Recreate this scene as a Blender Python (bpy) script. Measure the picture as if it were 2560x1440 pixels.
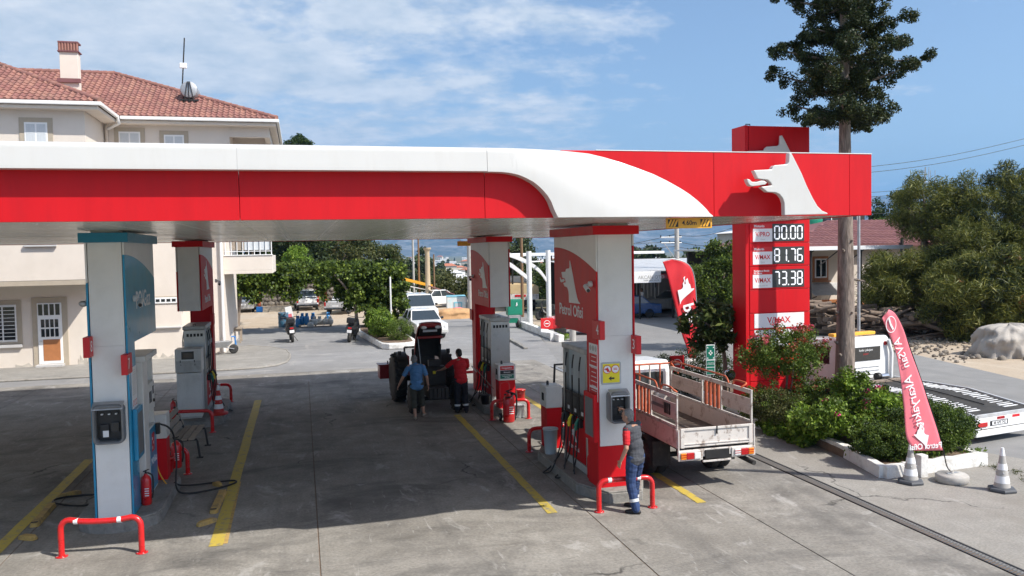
import bpy, bmesh, math, random
import numpy as np
from mathutils import Vector, Matrix, Euler
random.seed(7); rng = np.random.default_rng(7)
R = math.radians
sc = bpy.context.scene
for o in list(bpy.data.objects): bpy.data.objects.remove(o)
COL = sc.collection

# ---------------------------------------------------------------- camera
W, H, F, CH = 2560, 1440, 2050.0, 4.37
YAW, PITCH, ROLL = R(14.4), R(2.6), R(1.05)
FW = Vector((math.sin(YAW)*math.cos(PITCH), math.cos(YAW)*math.cos(PITCH), -math.sin(PITCH)))
RT0 = Vector((math.cos(YAW), -math.sin(YAW), 0)); UP0 = RT0.cross(FW)
RT = math.cos(ROLL)*RT0 - math.sin(ROLL)*UP0; UP = math.sin(ROLL)*RT0 + math.cos(ROLL)*UP0
CAMP = Vector((0, 0, CH))
cam_d = bpy.data.cameras.new('camera'); cam = bpy.data.objects.new('camera', cam_d); COL.objects.link(cam)
cam_d.sensor_width = 36; cam_d.lens = F/W*36; cam_d.clip_end = 60000; cam_d.clip_start = .1
cam.matrix_world = Matrix(((RT.x, UP.x, -FW.x, 0), (RT.y, UP.y, -FW.y, 0), (RT.z, UP.z, -FW.z, CH), (0, 0, 0, 1)))
sc.camera = cam
sc.render.resolution_x, sc.render.resolution_y = 1024, 576

# ---------------------------------------------------------------- sky, sun, exposure
SUNV = Vector((.70, -.62, 1.0)).normalized()          # towards the sun
sun_el = math.asin(SUNV.z); sun_az = math.atan2(SUNV.x, SUNV.y)
world = bpy.data.worlds.new('World'); sc.world = world; world.use_nodes = True
nt = world.node_tree; nt.nodes.clear(); N = nt.nodes.new; L = nt.links.new
wo = N('ShaderNodeOutputWorld'); bg = N('ShaderNodeBackground'); bg.inputs['Strength'].default_value = .095
sky = N('ShaderNodeTexSky'); sky.sky_type = 'NISHITA'; sky.sun_disc = False
sky.sun_elevation = sun_el; sky.sun_rotation = sun_az; sky.altitude = 300; sky.air_density = 1.0; sky.dust_density = 2.2; sky.ozone_density = 1.6
tc = N('ShaderNodeTexCoord'); sep = N('ShaderNodeSeparateXYZ'); L(tc.outputs['Generated'], sep.inputs[0])
def wm(op, a, b=None, clamp=False):
    m = N('ShaderNodeMath'); m.operation = op; m.use_clamp = clamp
    for i, v in enumerate((a, b)):
        if v is None: continue
        if isinstance(v, (int, float)): m.inputs[i].default_value = v
        else: L(v, m.inputs[i])
    return m.outputs[0]
zc = wm('ADD', wm('MAXIMUM', sep.outputs['Z'], 0.0), .16)
cx = wm('DIVIDE', sep.outputs['X'], zc); cy = wm('DIVIDE', sep.outputs['Y'], zc)
cmb = N('ShaderNodeCombineXYZ'); L(cx, cmb.inputs[0]); L(cy, cmb.inputs[1])
n1 = N('ShaderNodeTexNoise'); n1.inputs['Scale'].default_value = 1.5; n1.inputs['Detail'].default_value = 11; n1.inputs['Roughness'].default_value = .6; n1.inputs['Distortion'].default_value = .25
mp = N('ShaderNodeMapping'); mp.inputs['Location'].default_value = (1.3, .4, 2.); mp.inputs['Scale'].default_value = (1.1, 1.15, 1); mp.inputs['Rotation'].default_value = (0, 0, R(20))
L(cmb.outputs[0], mp.inputs[0]); L(mp.outputs[0], n1.inputs['Vector'])
n2 = N('ShaderNodeTexNoise'); n2.inputs['Scale'].default_value = 5.5; n2.inputs['Detail'].default_value = 8; n2.inputs['Roughness'].default_value = .6
L(mp.outputs[0], n2.inputs['Vector'])
# the cloud bank lies to the west (left), the east is almost clear
bank = wm('MULTIPLY', wm('SUBTRACT', wm('MULTIPLY', sep.outputs['Y'], .36), sep.outputs['X']), .62)
bank = wm('ADD', wm('MULTIPLY', wm('MINIMUM', wm('MAXIMUM', bank, -.36), .34), .72), wm('MULTIPLY', n1.outputs['Fac'], 1.0))
bank = wm('ADD', bank, wm('MULTIPLY', wm('SUBTRACT', n2.outputs['Fac'], .5), .38))
bank = wm('ADD', bank, wm('MULTIPLY', wm('SUBTRACT', .17, wm('MINIMUM', sep.outputs['Z'], .5)), .22))
cr = N('ShaderNodeValToRGB'); cr.color_ramp.elements[0].position = .475; cr.color_ramp.elements[1].position = .645
cr.color_ramp.elements[0].color = (0, 0, 0, 1); cr.color_ramp.elements[1].color = (.92, .92, .92, 1)
L(bank, cr.inputs[0])
cr2 = N('ShaderNodeValToRGB'); cr2.color_ramp.elements[0].position = .32; cr2.color_ramp.elements[1].position = .68
cr2.color_ramp.elements[0].color = (4.7, 5.5, 6.3, 1); cr2.color_ramp.elements[1].color = (7.6, 7.8, 8.0, 1)
L(n2.outputs['Fac'], cr2.inputs[0])
mx = N('ShaderNodeMix'); mx.data_type = 'RGBA'; L(cr.outputs[0], mx.inputs['Factor'])
hs = N('ShaderNodeHueSaturation'); hs.inputs['Saturation'].default_value = .97; hs.inputs['Value'].default_value = 1.4; L(sky.outputs[0], hs.inputs['Color'])
L(hs.outputs[0], mx.inputs['A']); L(cr2.outputs[0], mx.inputs['B'])
L(mx.outputs['Result'], bg.inputs['Color']); L(bg.outputs[0], wo.inputs['Surface'])
sd = bpy.data.lights.new('sun', 'SUN'); sd.energy = 5.0; sd.angle = R(.53); sd.color = (1, .955, .88)
sun = bpy.data.objects.new('sun', sd); COL.objects.link(sun); sun.location = (0, 0, 60)
sun.rotation_euler = SUNV.to_track_quat('Z', 'Y').to_euler()
vs = sc.view_settings; vs.view_transform = 'Standard'; vs.look = 'None'; vs.exposure = 0.42; vs.gamma = 1; vs.use_curve_mapping = False
sc.render.engine = 'CYCLES'

# ---------------------------------------------------------------- measuring helpers (world metres)
def ray(x, y): return FW + RT*((x-W/2)/F) - UP*((y-H/2)/F)
def G(x, y, z=0.0):
    d = ray(x, y); return CAMP + d*((z-CH)/d.z)
def PY(x, y, Y):
    d = ray(x, y); return CAMP + d*(Y/d.y)
def PX(x, y, X):
    d = ray(x, y); return CAMP + d*(X/d.x)

# ---------------------------------------------------------------- materials
MATS = {}
def mat(name, col, rough=.5, metal=0.0, var=.12, scale=5.0, bump=0.0, bscale=40.0, dirt=None, damt=.5, dscale=2.0, dlo=.48, dhi=.68, coat=0.0, spec=.5, emit=None, alpha=None, stretch=None, trans=0.0, island=0.0):
    m = bpy.data.materials.new(name); m.use_nodes = True; t = m.node_tree; b = t.nodes['Principled BSDF']; n = t.nodes.new; l = t.links.new
    c = (*col, 1)
    co = n('ShaderNodeTexCoord'); src = co.outputs['Object']
    if stretch:
        mpn = n('ShaderNodeMapping'); mpn.inputs['Scale'].default_value = stretch; l(src, mpn.inputs[0]); src = mpn.outputs[0]
    out = None
    if var > 0:
        no = n('ShaderNodeTexNoise'); no.inputs['Scale'].default_value = scale; no.inputs['Detail'].default_value = 6; no.inputs['Roughness'].default_value = .62; l(src, no.inputs['Vector'])
        r = n('ShaderNodeValToRGB'); r.color_ramp.elements[0].position = .3; r.color_ramp.elements[1].position = .7
        r.color_ramp.elements[0].color = tuple(max(0, v*(1-var)) for v in col)+(1,); r.color_ramp.elements[1].color = tuple(min(1, v*(1+var)) for v in col)+(1,)
        l(no.outputs['Fac'], r.inputs[0]); out = r.outputs[0]
        mr = n('ShaderNodeMapRange'); mr.inputs['To Min'].default_value = max(.03, rough-.1); mr.inputs['To Max'].default_value = min(1, rough+.12); l(no.outputs['Fac'], mr.inputs['Value']); l(mr.outputs[0], b.inputs['Roughness'])
    else:
        b.inputs['Roughness'].default_value = rough
    if dirt:
        dn = n('ShaderNodeTexNoise'); dn.inputs['Scale'].default_value = dscale; dn.inputs['Detail'].default_value = 9; dn.inputs['Roughness'].default_value = .7; l(src, dn.inputs['Vector'])
        dr = n('ShaderNodeValToRGB'); dr.color_ramp.elements[0].position = dlo; dr.color_ramp.elements[1].position = dhi
        dr.color_ramp.elements[0].color = (0, 0, 0, 1); dr.color_ramp.elements[1].color = (damt,)*3+(1,); l(dn.outputs['Fac'], dr.inputs[0])
        mixn = n('ShaderNodeMix'); mixn.data_type = 'RGBA'; l(dr.outputs[0], mixn.inputs['Factor'])
        if out: l(out, mixn.inputs['A'])
        else: mixn.inputs['A'].default_value = c
        mixn.inputs['B'].default_value = (*dirt, 1); out = mixn.outputs['Result']
    if island > 0:
        gn = n('ShaderNodeNewGeometry'); hv = n('ShaderNodeHueSaturation')
        m1 = n('ShaderNodeMapRange'); m1.inputs['To Min'].default_value = 1-island; m1.inputs['To Max'].default_value = 1+island; l(gn.outputs['Random Per Island'], m1.inputs['Value']); l(m1.outputs[0], hv.inputs['Value'])
        m2 = n('ShaderNodeMapRange'); m2.inputs['To Min'].default_value = .5-.008; m2.inputs['To Max'].default_value = .5+.008; l(gn.outputs['Random Per Island'], m2.inputs['Value']); l(m2.outputs[0], hv.inputs['Hue'])
        if out: l(out, hv.inputs['Color'])
        else: hv.inputs['Color'].default_value = c
        out = hv.outputs[0]
    if out: l(out, b.inputs['Base Color'])
    else: b.inputs['Base Color'].default_value = c
    b.inputs['Metallic'].default_value = metal; b.inputs['Coat Weight'].default_value = coat; b.inputs['Specular IOR Level'].default_value = spec
    if coat: b.inputs['Coat Roughness'].default_value = .08
    if bump > 0:
        bn = n('ShaderNodeTexNoise'); bn.inputs['Scale'].default_value = bscale; bn.inputs['Detail'].default_value = 8; l(src, bn.inputs['Vector'])
        bu = n('ShaderNodeBump'); bu.inputs['Strength'].default_value = bump; bu.inputs['Distance'].default_value = .02; l(bn.outputs['Fac'], bu.inputs['Height']); l(bu.outputs[0], b.inputs['Normal'])
    if alpha is not None: b.inputs['Alpha'].default_value = alpha
    if trans: b.inputs['Transmission Weight'].default_value = trans; b.inputs['IOR'].default_value = 1.45
    if emit: b.inputs['Emission Color'].default_value = (*emit[0], 1); b.inputs['Emission Strength'].default_value = emit[1]
    MATS[name] = m; return m
def leafmat(name, col, col2=None, trans=.3, rough=.55, spec=.3):
    m = bpy.data.materials.new(name); m.use_nodes = True; t = m.node_tree; b = t.nodes['Principled BSDF']; n = t.nodes.new; l = t.links.new
    col2 = col2 or tuple(v*1.8 for v in col); col, col2 = tuple(a*b for a, b in zip(col, (1.55, 1.4, 1.05))), tuple(a*b for a, b in zip(col2, (1.5, 1.35, 1.05)))
    gn = n('ShaderNodeNewGeometry'); r = n('ShaderNodeValToRGB'); col2 = col2 or tuple(v*1.8 for v in col)
    r.color_ramp.elements[0].color = tuple(v*.6 for v in col)+(1,); r.color_ramp.elements[1].color = (*col2, 1)
    e = r.color_ramp.elements.new(.6); e.color = (*col, 1); l(gn.outputs['Random Per Island'], r.inputs[0])
    l(r.outputs[0], b.inputs['Base Color']); b.inputs['Roughness'].default_value = rough; b.inputs['Specular IOR Level'].default_value = spec
    tr = n('ShaderNodeBsdfTranslucent'); l(r.outputs[0], tr.inputs['Color']); ms = n('ShaderNodeMixShader'); ms.inputs[0].default_value = trans
    l(b.outputs[0], ms.inputs[1]); l(tr.outputs[0], ms.inputs[2]); l(ms.outputs[0], t.nodes['Material Output'].inputs['Surface'])
    MATS[name] = m; return m

RED = (.60, .010, .016); GRIME = (.10, .085, .07)
mat('white_panel', (.78, .77, .75), .35, var=.04, scale=2, dirt=(.5, .48, .44), damt=.25, dscale=1.2)
mat('nose_white', (.61, .60, .58), .3, var=.03, scale=1.5, dirt=(.54, .52, .49), damt=.4, dscale=3, stretch=(1.6, 1, .25))
mat('red_panel', RED, .45, var=.05, scale=2, dirt=(.38, .012, .018), damt=.28, dscale=2.5, spec=.22, stretch=(1.6, 1.6, .3))
mat('red_paint', (.60, .012, .014), .28, var=.08, scale=6, coat=.4, dirt=(.25, .04, .03), damt=.35, dscale=9)
mat('blue_panel', (.012, .26, .46), .3, var=.06, scale=3, coat=.2, dirt=(.02, .13, .24), damt=.4)
mat('teal_cap', (.012, .19, .31), .35, var=.05)
mat('soffit_alu', (.66, .65, .62), .24, metal=.55, var=.08, scale=3, dirt=(.38, .36, .33), damt=.5, dscale=2.2)
mat('steel', (.52, .51, .49), .32, metal=.85, var=.1, scale=3, dirt=GRIME, damt=.3, dscale=3)
mat('pump_grey', (.50, .50, .48), .42, var=.08, dirt=(.25, .23, .20), damt=.6, dscale=4)
mat('pump_white', (.70, .69, .66), .4, var=.05, dirt=(.34, .32, .28), damt=.4, dscale=2.5)
mat('black_plastic', (.018, .018, .02), .42, var=.2)
mat('rubber', (.022, .022, .022), .75, var=.3, scale=9, dirt=(.10, .09, .075), damt=.5, dscale=6)
mat('hose', (.014, .014, .015), .5, var=.2)
mat('dark_screen', (.02, .025, .03), .12, var=0, spec=.6)
mat('glass_dark', (.018, .022, .026), .06, var=0, spec=.8)
mat('glass_car', (.03, .04, .045), .05, var=0, spec=.9, coat=.5)
mat('terminal_grey', (.16, .165, .17), .38, var=.12, coat=.2)
mat('sign_white', (.80, .80, .80), .45, var=.03)
mat('sign_red', (.62, .015, .02), .45, var=.04)
mat('sign_yellow', (.80, .66, .02), .45, var=.05)
mat('sign_green', (.01, .16, .11), .4, var=.06)
mat('sign_black', (.02, .02, .022), .5, var=.1)
mat('sign_orange', (.78, .38, .03), .45, var=.06)
mat('led_white', (.85, .87, .9), .5, var=0, emit=((.85, .9, 1), .35))
mat('lcd_dark', (.045, .05, .05), .4, var=.15, scale=12)
mat('island_concrete', (.26, .25, .23), .85, var=.25, scale=5, bump=.35, dirt=(.08, .075, .07), damt=.7, dscale=2.4)
mat('kerb_white', (.74, .73, .70), .7, var=.12, scale=8, bump=.6, bscale=14, dirt=(.33, .30, .26), damt=.75, dscale=4)
mat('yellow_block', (.46, .30, .09), .8, var=.25, scale=14, bump=.4, dirt=(.12, .11, .09), damt=.7, dscale=8)
mat('wood', (.33, .27, .21), .7, var=.35, scale=9, bump=.3, stretch=(1, 6, 6))
mat('wood_old', (.24, .19, .15), .8, var=.4, scale=7, bump=.4, stretch=(5, 5, 1))
mat('black_metal', (.025, .024, .024), .5, var=.3, metal=.3)
mat('galv', (.42, .43, .44), .45, metal=.6, var=.15, scale=8)
mat('chrome', (.7, .7, .7), .12, metal=1, var=0)
mat('white_pole', (.76, .76, .75), .4, var=.06, dirt=(.45, .42, .38), damt=.4, dscale=5)
mat('pole_concrete', (.42, .40, .37), .85, var=.15, bump=.3)
mat('pole_wood', (.20, .12, .065), .85, var=.3, scale=8, bump=.3, stretch=(6, 6, .6))
mat('car_white', (.80, .80, .79), .22, var=.02, coat=.6, dirt=(.6, .57, .52), damt=.25, dscale=3)
mat('car_silver', (.52, .53, .53), .25, metal=.5, var=.04, coat=.6)
mat('car_red', (.5, .015, .02), .25, var=.05, coat=.6)
mat('car_blue', (.015, .07, .22), .25, var=.05, coat=.6)
mat('truck_white', (.60, .56, .52), .5, var=.08, scale=4, dirt=(.16, .10, .07), damt=.8, dscale=5, dlo=.53, dhi=.62)
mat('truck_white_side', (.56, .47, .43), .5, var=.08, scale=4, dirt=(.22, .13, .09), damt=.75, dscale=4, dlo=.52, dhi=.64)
mat('truck_rust', (.50, .11, .045), .6, var=.25, scale=9, dirt=(.20, .07, .04), damt=.7, dscale=8)
mat('underbody', (.035, .033, .03), .8, var=.4)
mat('bed_floor', (.14, .11, .09), .75, var=.4, scale=6, dirt=(.05, .04, .035), damt=.7)
mat('tail_red', (.45, .008, .01), .15, var=.05, coat=.5)
mat('tail_amber', (.75, .22, .01), .15, var=.05, coat=.5)
mat('tail_clear', (.7, .7, .68), .12, var=.05, coat=.5)
mat('rim_grey', (.30, .30, .29), .45, metal=.5, var=.2, dirt=(.1, .09, .08), damt=.5)
mat('tractor_red', (.30, .012, .014), .35, var=.15, coat=.3, dirt=(.08, .04, .03), damt=.5)
mat('tractor_dark', (.022, .021, .02), .6, var=.4, scale=8)
mat('plaster', (.68, .61, .535), .85, var=.035, scale=1.5, bump=.15, bscale=60, dirt=(.60, .53, .45), damt=.4, dscale=.9)
mat('plaster_grey', (.50, .49, .48), .85, var=.06, scale=2, bump=.15)
mat('plaster_damp', (.50, .46, .40), .9, var=.25, scale=5, bump=.4)
mat('trim_tan', (.42, .36, .28), .8, var=.06)
mat('pvc_white', (.80, .80, .79), .35, var=.02)
mat('gutter', (.74, .73, .71), .4, var=.05)
mat('roof_tile', (.27, .125, .10), .8, var=.16, scale=1.6, bump=.2, dirt=(.20, .115, .095), damt=.5, dscale=1.1, island=.13)
mat('roof_maroon', (.185, .075, .075), .75, var=.18, scale=2, dirt=(.17, .08, .08), damt=.5, island=.12)
mat('curtain', (.55, .58, .60), .8, var=.12, scale=12, stretch=(8, 1, .4))
mat('door_brown', (.40, .16, .06), .5, var=.12, scale=4)
mat('cloth_tarp', (.37, .34, .305), .8, var=.15, scale=2, bump=.9, bscale=7, dirt=(.38, .34, .29), damt=.5)
mat('tan_tarp', (.50, .37, .20), .75, var=.12, scale=1.2, bump=.3, bscale=4, dirt=(.60, .52, .38), damt=.6, dscale=.8)
mat('drum_blue', (.05, .16, .26), .5, var=.3, scale=6, dirt=(.20, .11, .07), damt=.6, dscale=4)
mat('gas_blue', (.02, .19, .46), .4, var=.12, coat=.3)
mat('gas_grey', (.52, .53, .52), .45, var=.12, dirt=(.3, .25, .2), damt=.4, dscale=6)
mat('plastic_blue', (.01, .18, .55), .4, var=.06)
mat('bucket_grey', (.50, .56, .58), .35, var=.05)
mat('bucket_clear', (.62, .66, .68), .2, var=.04, alpha=.55)
mat('cone_grey', (.42, .40, .37), .7, var=.1, dirt=(.25, .22, .19), damt=.5)
mat('cone_base', (.07, .075, .085), .6, var=.2)
mat('cone_red', (.55, .03, .025), .5, var=.1)
mat('flag_red', (.60, .012, .022), .6, var=.04, trans=0)
mat('sand', (.46, .27, .13), .95, var=.25, scale=3, bump=.5)
mat('log', (.17, .125, .095), .9, var=.4, scale=6, bump=.5, island=.35)
mat('stone_wall', (.18, .155, .13), .9, var=.3, scale=4, bump=.5, island=.3)
mat('bark', (.20, .16, .13), .9, var=.35, scale=7, bump=.9, bscale=16, stretch=(3, 3, .7))
mat('bark_pale', (.25, .20, .165), .95, var=.45, scale=5, bump=1.0, bscale=11, stretch=(3.5, 3.5, .55), dirt=(.09, .07, .055), damt=.85, dscale=2.4, dlo=.46, dhi=.6)
mat('soil', (.16, .11, .075), .95, var=.35, scale=6, bump=.7)
mat('skin', (.46, .25, .17), .55, var=.08, scale=14)
mat('skin_dark', (.36, .19, .13), .55, var=.08, scale=14)
mat('hair_grey', (.20, .19, .185), .7, var=.4, scale=60)
mat('hair_black', (.012, .011, .01), .6, var=.3, scale=60)
mat('denim', (.022, .045, .12), .85, var=.35, scale=11, bump=.2, bscale=25)
mat('navy_cloth', (.012, .014, .022), .85, var=.25, scale=10)
mat('vest_grey', (.055, .058, .068), .85, var=.22, scale=10, bump=.2, bscale=22)
mat('shirt_red', (.52, .012, .018), .8, var=.12, scale=10, bump=.2, bscale=22)
mat('shirt_blue', (.09, .22, .42), .85, var=.12, scale=12, bump=.2, bscale=22)
mat('olive_cloth', (.055, .055, .042), .9, var=.25, scale=10)
mat('shoe_black', (.015, .014, .014), .55, var=.2)
mat('reflective', (.62, .63, .64), .4, var=.05)
mat('kiosk_blue', (.55, .70, .72), .55, var=.1, scale=3, dirt=(.72, .72, .70), damt=.9, dscale=2.2, dlo=.44, dhi=.52)
mat('kiosk_cyan', (.22, .52, .62), .5, var=.1)
mat('green_paint', (.01, .20, .12), .45, var=.12)
mat('column_cream', (.52, .42, .28), .8, var=.15, scale=3, dirt=(.3, .2, .12), damt=.6, dscale=3)
mat('metal_sheet', (.55, .56, .57), .5, metal=.3, var=.12, dirt=(.4, .36, .32), damt=.5)
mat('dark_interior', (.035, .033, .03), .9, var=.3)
mat('wire', (.03, .03, .032), .6, var=0)
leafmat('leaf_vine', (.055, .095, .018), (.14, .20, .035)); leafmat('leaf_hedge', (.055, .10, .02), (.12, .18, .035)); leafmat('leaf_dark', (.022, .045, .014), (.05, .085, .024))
leafmat('leaf_pine', (.016, .030, .013), (.045, .066, .02), trans=.12); leafmat('leaf_olive', (.05, .065, .025), (.11, .12, .05)); leafmat('leaf_loquat', (.03, .055, .018), (.11, .14, .05), rough=.35)
leafmat('leaf_pine2', (.07, .09, .022), (.17, .18, .045), trans=.25); leafmat('leaf_brown', (.16, .08, .03), (.24, .13, .05)); leafmat('leaf_bright', (.10, .19, .025), (.22, .32, .06)); leafmat('leaf_red', (.16, .05, .03), (.26, .08, .05)); leafmat('flower_pink', (.42, .06, .14), (.5, .15, .24)); leafmat('leaf_bougain', (.45, .02, .20), (.6, .05, .32))
leafmat('leaf_far', (.035, .055, .025), (.06, .09, .035), trans=.1); leafmat('leaf_dry', (.12, .10, .06), (.18, .15, .09))

# ---------------------------------------------------------------- mesh builder
class MB:
    def __init__(s): s.v = []; s.f = []; s.sm = []
    def add(s, vs_, fs, smooth=False):
        o = len(s.v); s.v += [tuple(p) for p in vs_]; s.f += [tuple(i+o for i in q) for q in fs]; s.sm += [smooth]*len(fs); return s
    def box(s, x0, x1, y0, y1, z0, z1, M=None):
        p = [(x, y, z) for z in (z0, z1) for y in (y0, y1) for x in (x0, x1)]
        if M is not None: p = [M @ Vector(q) for q in p]
        return s.add(p, [(0, 2, 3, 1), (4, 5, 7, 6), (0, 1, 5, 4), (2, 6, 7, 3), (0, 4, 6, 2), (1, 3, 7, 5)])
    def frus(s, b, t, z0, z1):       # frustum: rectangles (x0,x1,y0,y1) at z0 and z1
        p = [(x, y, z0) for y in b[2:] for x in b[:2]] + [(x, y, z1) for y in t[2:] for x in t[:2]]
        return s.add(p, [(0, 2, 3, 1), (4, 5, 7, 6), (0, 1, 5, 4), (2, 6, 7, 3), (0, 4, 6, 2), (1, 3, 7, 5)])
    def hexa(s, p): return s.add(p, [(0, 2, 3, 1), (4, 5, 7, 6), (0, 1, 5, 4), (2, 6, 7, 3), (0, 4, 6, 2), (1, 3, 7, 5)])
    def tube(s, pts, r, n=8, caps=True, smooth=True):
        pts = [Vector(p) for p in pts]; m = len(pts); rr = r if isinstance(r, (list, tuple)) else [r]*m
        vs_, prev = [], None
        for i, p in enumerate(pts):
            t = (pts[min(i+1, m-1)] - pts[max(i-1, 0)]); t = t.normalized() if t.length > 1e-9 else Vector((0, 0, 1))
            if prev is None: a = Vector((0, 0, 1)) if abs(t.z) < .9 else Vector((1, 0, 0)); u = t.cross(a).normalized()
            else:
                u = prev - t*prev.dot(t); u = u.normalized() if u.length > 1e-6 else t.orthogonal().normalized()
            w = t.cross(u); prev = u
            for k in range(n):
                an = 2*math.pi*k/n; vs_.append(p + (u*math.cos(an) + w*math.sin(an))*rr[i])
        fs = [(i*n+k, i*n+(k+1) % n, (i+1)*n+(k+1) % n, (i+1)*n+k) for i in range(m-1) for k in range(n)]
        s.add(vs_, fs, smooth)
        if caps: s.cap(vs_[:n], vs_[-n:])
        return s
    def cap(s, a, b): n = len(a); s.add(a, [tuple(reversed(range(n)))]); s.add(b, [tuple(range(n))])
    def lathe(s, prof, n=20, c=(0, 0, 0), M=None, smooth=True):
        vs_ = [(c[0]+r*math.cos(2*math.pi*k/n), c[1]+r*math.sin(2*math.pi*k/n), c[2]+z) for r, z in prof for k in range(n)]
        if M is not None: vs_ = [M @ Vector(q) for q in vs_]
        m = len(prof); fs = [(i*n+k, i*n+(k+1) % n, (i+1)*n+(k+1) % n, (i+1)*n+k) for i in range(m-1) for k in range(n)]
        s.add(vs_, fs, smooth); s.cap(vs_[:n], vs_[-n:]); return s
    def prism(s, poly, y0, y1, M=None):     # polygon in x,z extruded along y
        n = len(poly); a = sum(poly[i][0]*poly[(i+1) % n][1]-poly[(i+1) % n][0]*poly[i][1] for i in range(n))
        if a < 0: poly = poly[::-1]
        p = [(x, y0, z) for x, z in poly] + [(x, y1, z) for x, z in poly]
        if M is not None: p = [M @ Vector(q) for q in p]
        return s.add(p, [tuple(range(n)), tuple(range(2*n-1, n-1, -1))] + [(i, i+n, (i+1) % n+n, (i+1) % n) for i in range(n)])
    def prismx(s, poly, x0, x1):            # polygon in y,z extruded along x
        return s.prism(poly, x0, x1, Matrix(((0, 1, 0, 0), (1, 0, 0, 0), (0, 0, 1, 0), (0, 0, 0, 1))))
    def prismz(s, poly, z0, z1):
        n = len(poly); a = sum(poly[i][0]*poly[(i+1) % n][1]-poly[(i+1) % n][0]*poly[i][1] for i in range(n))
        if a < 0: poly = poly[::-1]
        p = [(x, y, z0) for x, y in poly] + [(x, y, z1) for x, y in poly]
        return s.add(p, [tuple(range(n-1, -1, -1)), tuple(range(n, 2*n))] + [(i, (i+1) % n, (i+1) % n+n, i+n) for i in range(n)])
    def loft(s, rings, smooth=True, caps=True, closed=True):
        n = len(rings[0]); m = len(rings); vs_ = [p for r in rings for p in r]; kk = n if closed else n-1
        s.add(vs_, [(i*n+k, i*n+(k+1) % n, (i+1)*n+(k+1) % n, (i+1)*n+k) for i in range(m-1) for k in range(kk)], smooth)
        if caps and smooth: s.cap(vs_[:n], vs_[-n:])
        elif caps:
            o = len(s.v)-m*n; s.f += [tuple(o+k for k in reversed(range(n))), tuple(o+(m-1)*n+k for k in range(n))]; s.sm += [False]*2
        return s
    def ell(s, c, r, n=14, m=8, M=None, smooth=True):
        prof = [(max(1e-4, math.sin(math.pi*i/m)), -math.cos(math.pi*i/m)) for i in range(m+1)]
        T = Matrix.Translation(c) @ (M if M is not None else Matrix.Identity(4)) @ Matrix.Diagonal((*r, 1))
        return s.lathe(prof, n, M=T, smooth=smooth)
    def mesh(s, name, fixn=False):
        me = bpy.data.meshes.new(name); me.from_pydata(s.v, [], s.f)
        me.polygons.foreach_set('use_smooth', s.sm)
        if fixn:
            bm = bmesh.new(); bm.from_mesh(me); bmesh.ops.recalc_face_normals(bm, faces=bm.faces); bm.to_mesh(me); bm.free()
        me.update(); return me
    def build(s, name, m, parent=None, bevel=0.0, seg=2, fixn=True):
        return mk(name, s.mesh(name, fixn), m, parent, bevel, seg)
def mk(name, me, m, parent=None, bevel=0.0, seg=2):
    o = bpy.data.objects.new(name, me); COL.objects.link(o); o.parent = parent
    if m is not None and not me.materials: me.materials.append(MATS[m] if isinstance(m, str) else m)
    if bevel > 0:
        b = o.modifiers.new('bevel', 'BEVEL'); b.width = bevel; b.segments = seg; b.limit_method = 'ANGLE'; b.angle_limit = R(35); b.harden_normals = False
    return o
def tag(o, label, cat, group=None, kind=None):
    if label: o['label'] = label
    if cat: o['category'] = cat
    if group: o['group'] = group
    if kind: o['kind'] = kind
    return o
def struct(o): o['kind'] = 'structure'; return o
def thing(name, label, cat, loc=(0, 0, 0), rz=0.0, group=None):
    o = bpy.data.objects.new(name, None); COL.objects.link(o); o.empty_display_size = .2
    o.location = loc; o.rotation_euler = (0, 0, rz); return tag(o, label, cat, group)
def box(name, m, p, x0, x1, y0, y1, z0, z1, bevel=.006): return MB().box(x0, x1, y0, y1, z0, z1).build(name, m, p, bevel, fixn=False)
def dup(root, loc, rz=None, label=None, group=None):
    r = root.copy(); COL.objects.link(r); r.location = loc
    if rz is not None: r.rotation_euler = (0, 0, rz)
    if label: r['label'] = label
    if group: r['group'] = group
    for ch in list(root.children):
        c = ch.copy(); COL.objects.link(c); c.parent = r
        for g in ch.children:
            d = g.copy(); COL.objects.link(d); d.parent = c
    return r
def share(name, me, m, parent, M):
    o = bpy.data.objects.new(name, me); COL.objects.link(o); o.parent = parent; o.matrix_local = M
    if m and not me.materials: me.materials.append(MATS[m])
    return o
def text(name, s, size, M, m, parent=None, ext=.002, align='CENTER', sx=1.0, bold=0.0, space=1.0):
    c = bpy.data.curves.new(name, 'FONT'); c.body = s; c.size = size; c.extrude = ext; c.align_x = align; c.align_y = 'CENTER'; c.resolution_u = 3; c.offset = bold; c.space_character = space
    t = bpy.data.objects.new(name, c); COL.objects.link(t); dg = bpy.context.evaluated_depsgraph_get()
    me = bpy.data.meshes.new_from_object(t.evaluated_get(dg)); bpy.data.objects.remove(t); bpy.data.curves.remove(c)
    me.name = name; me.materials.clear(); o = mk(name, me, m, parent); o.matrix_local = M @ Matrix.Diagonal((sx, 1, 1, 1)); return o
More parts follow.
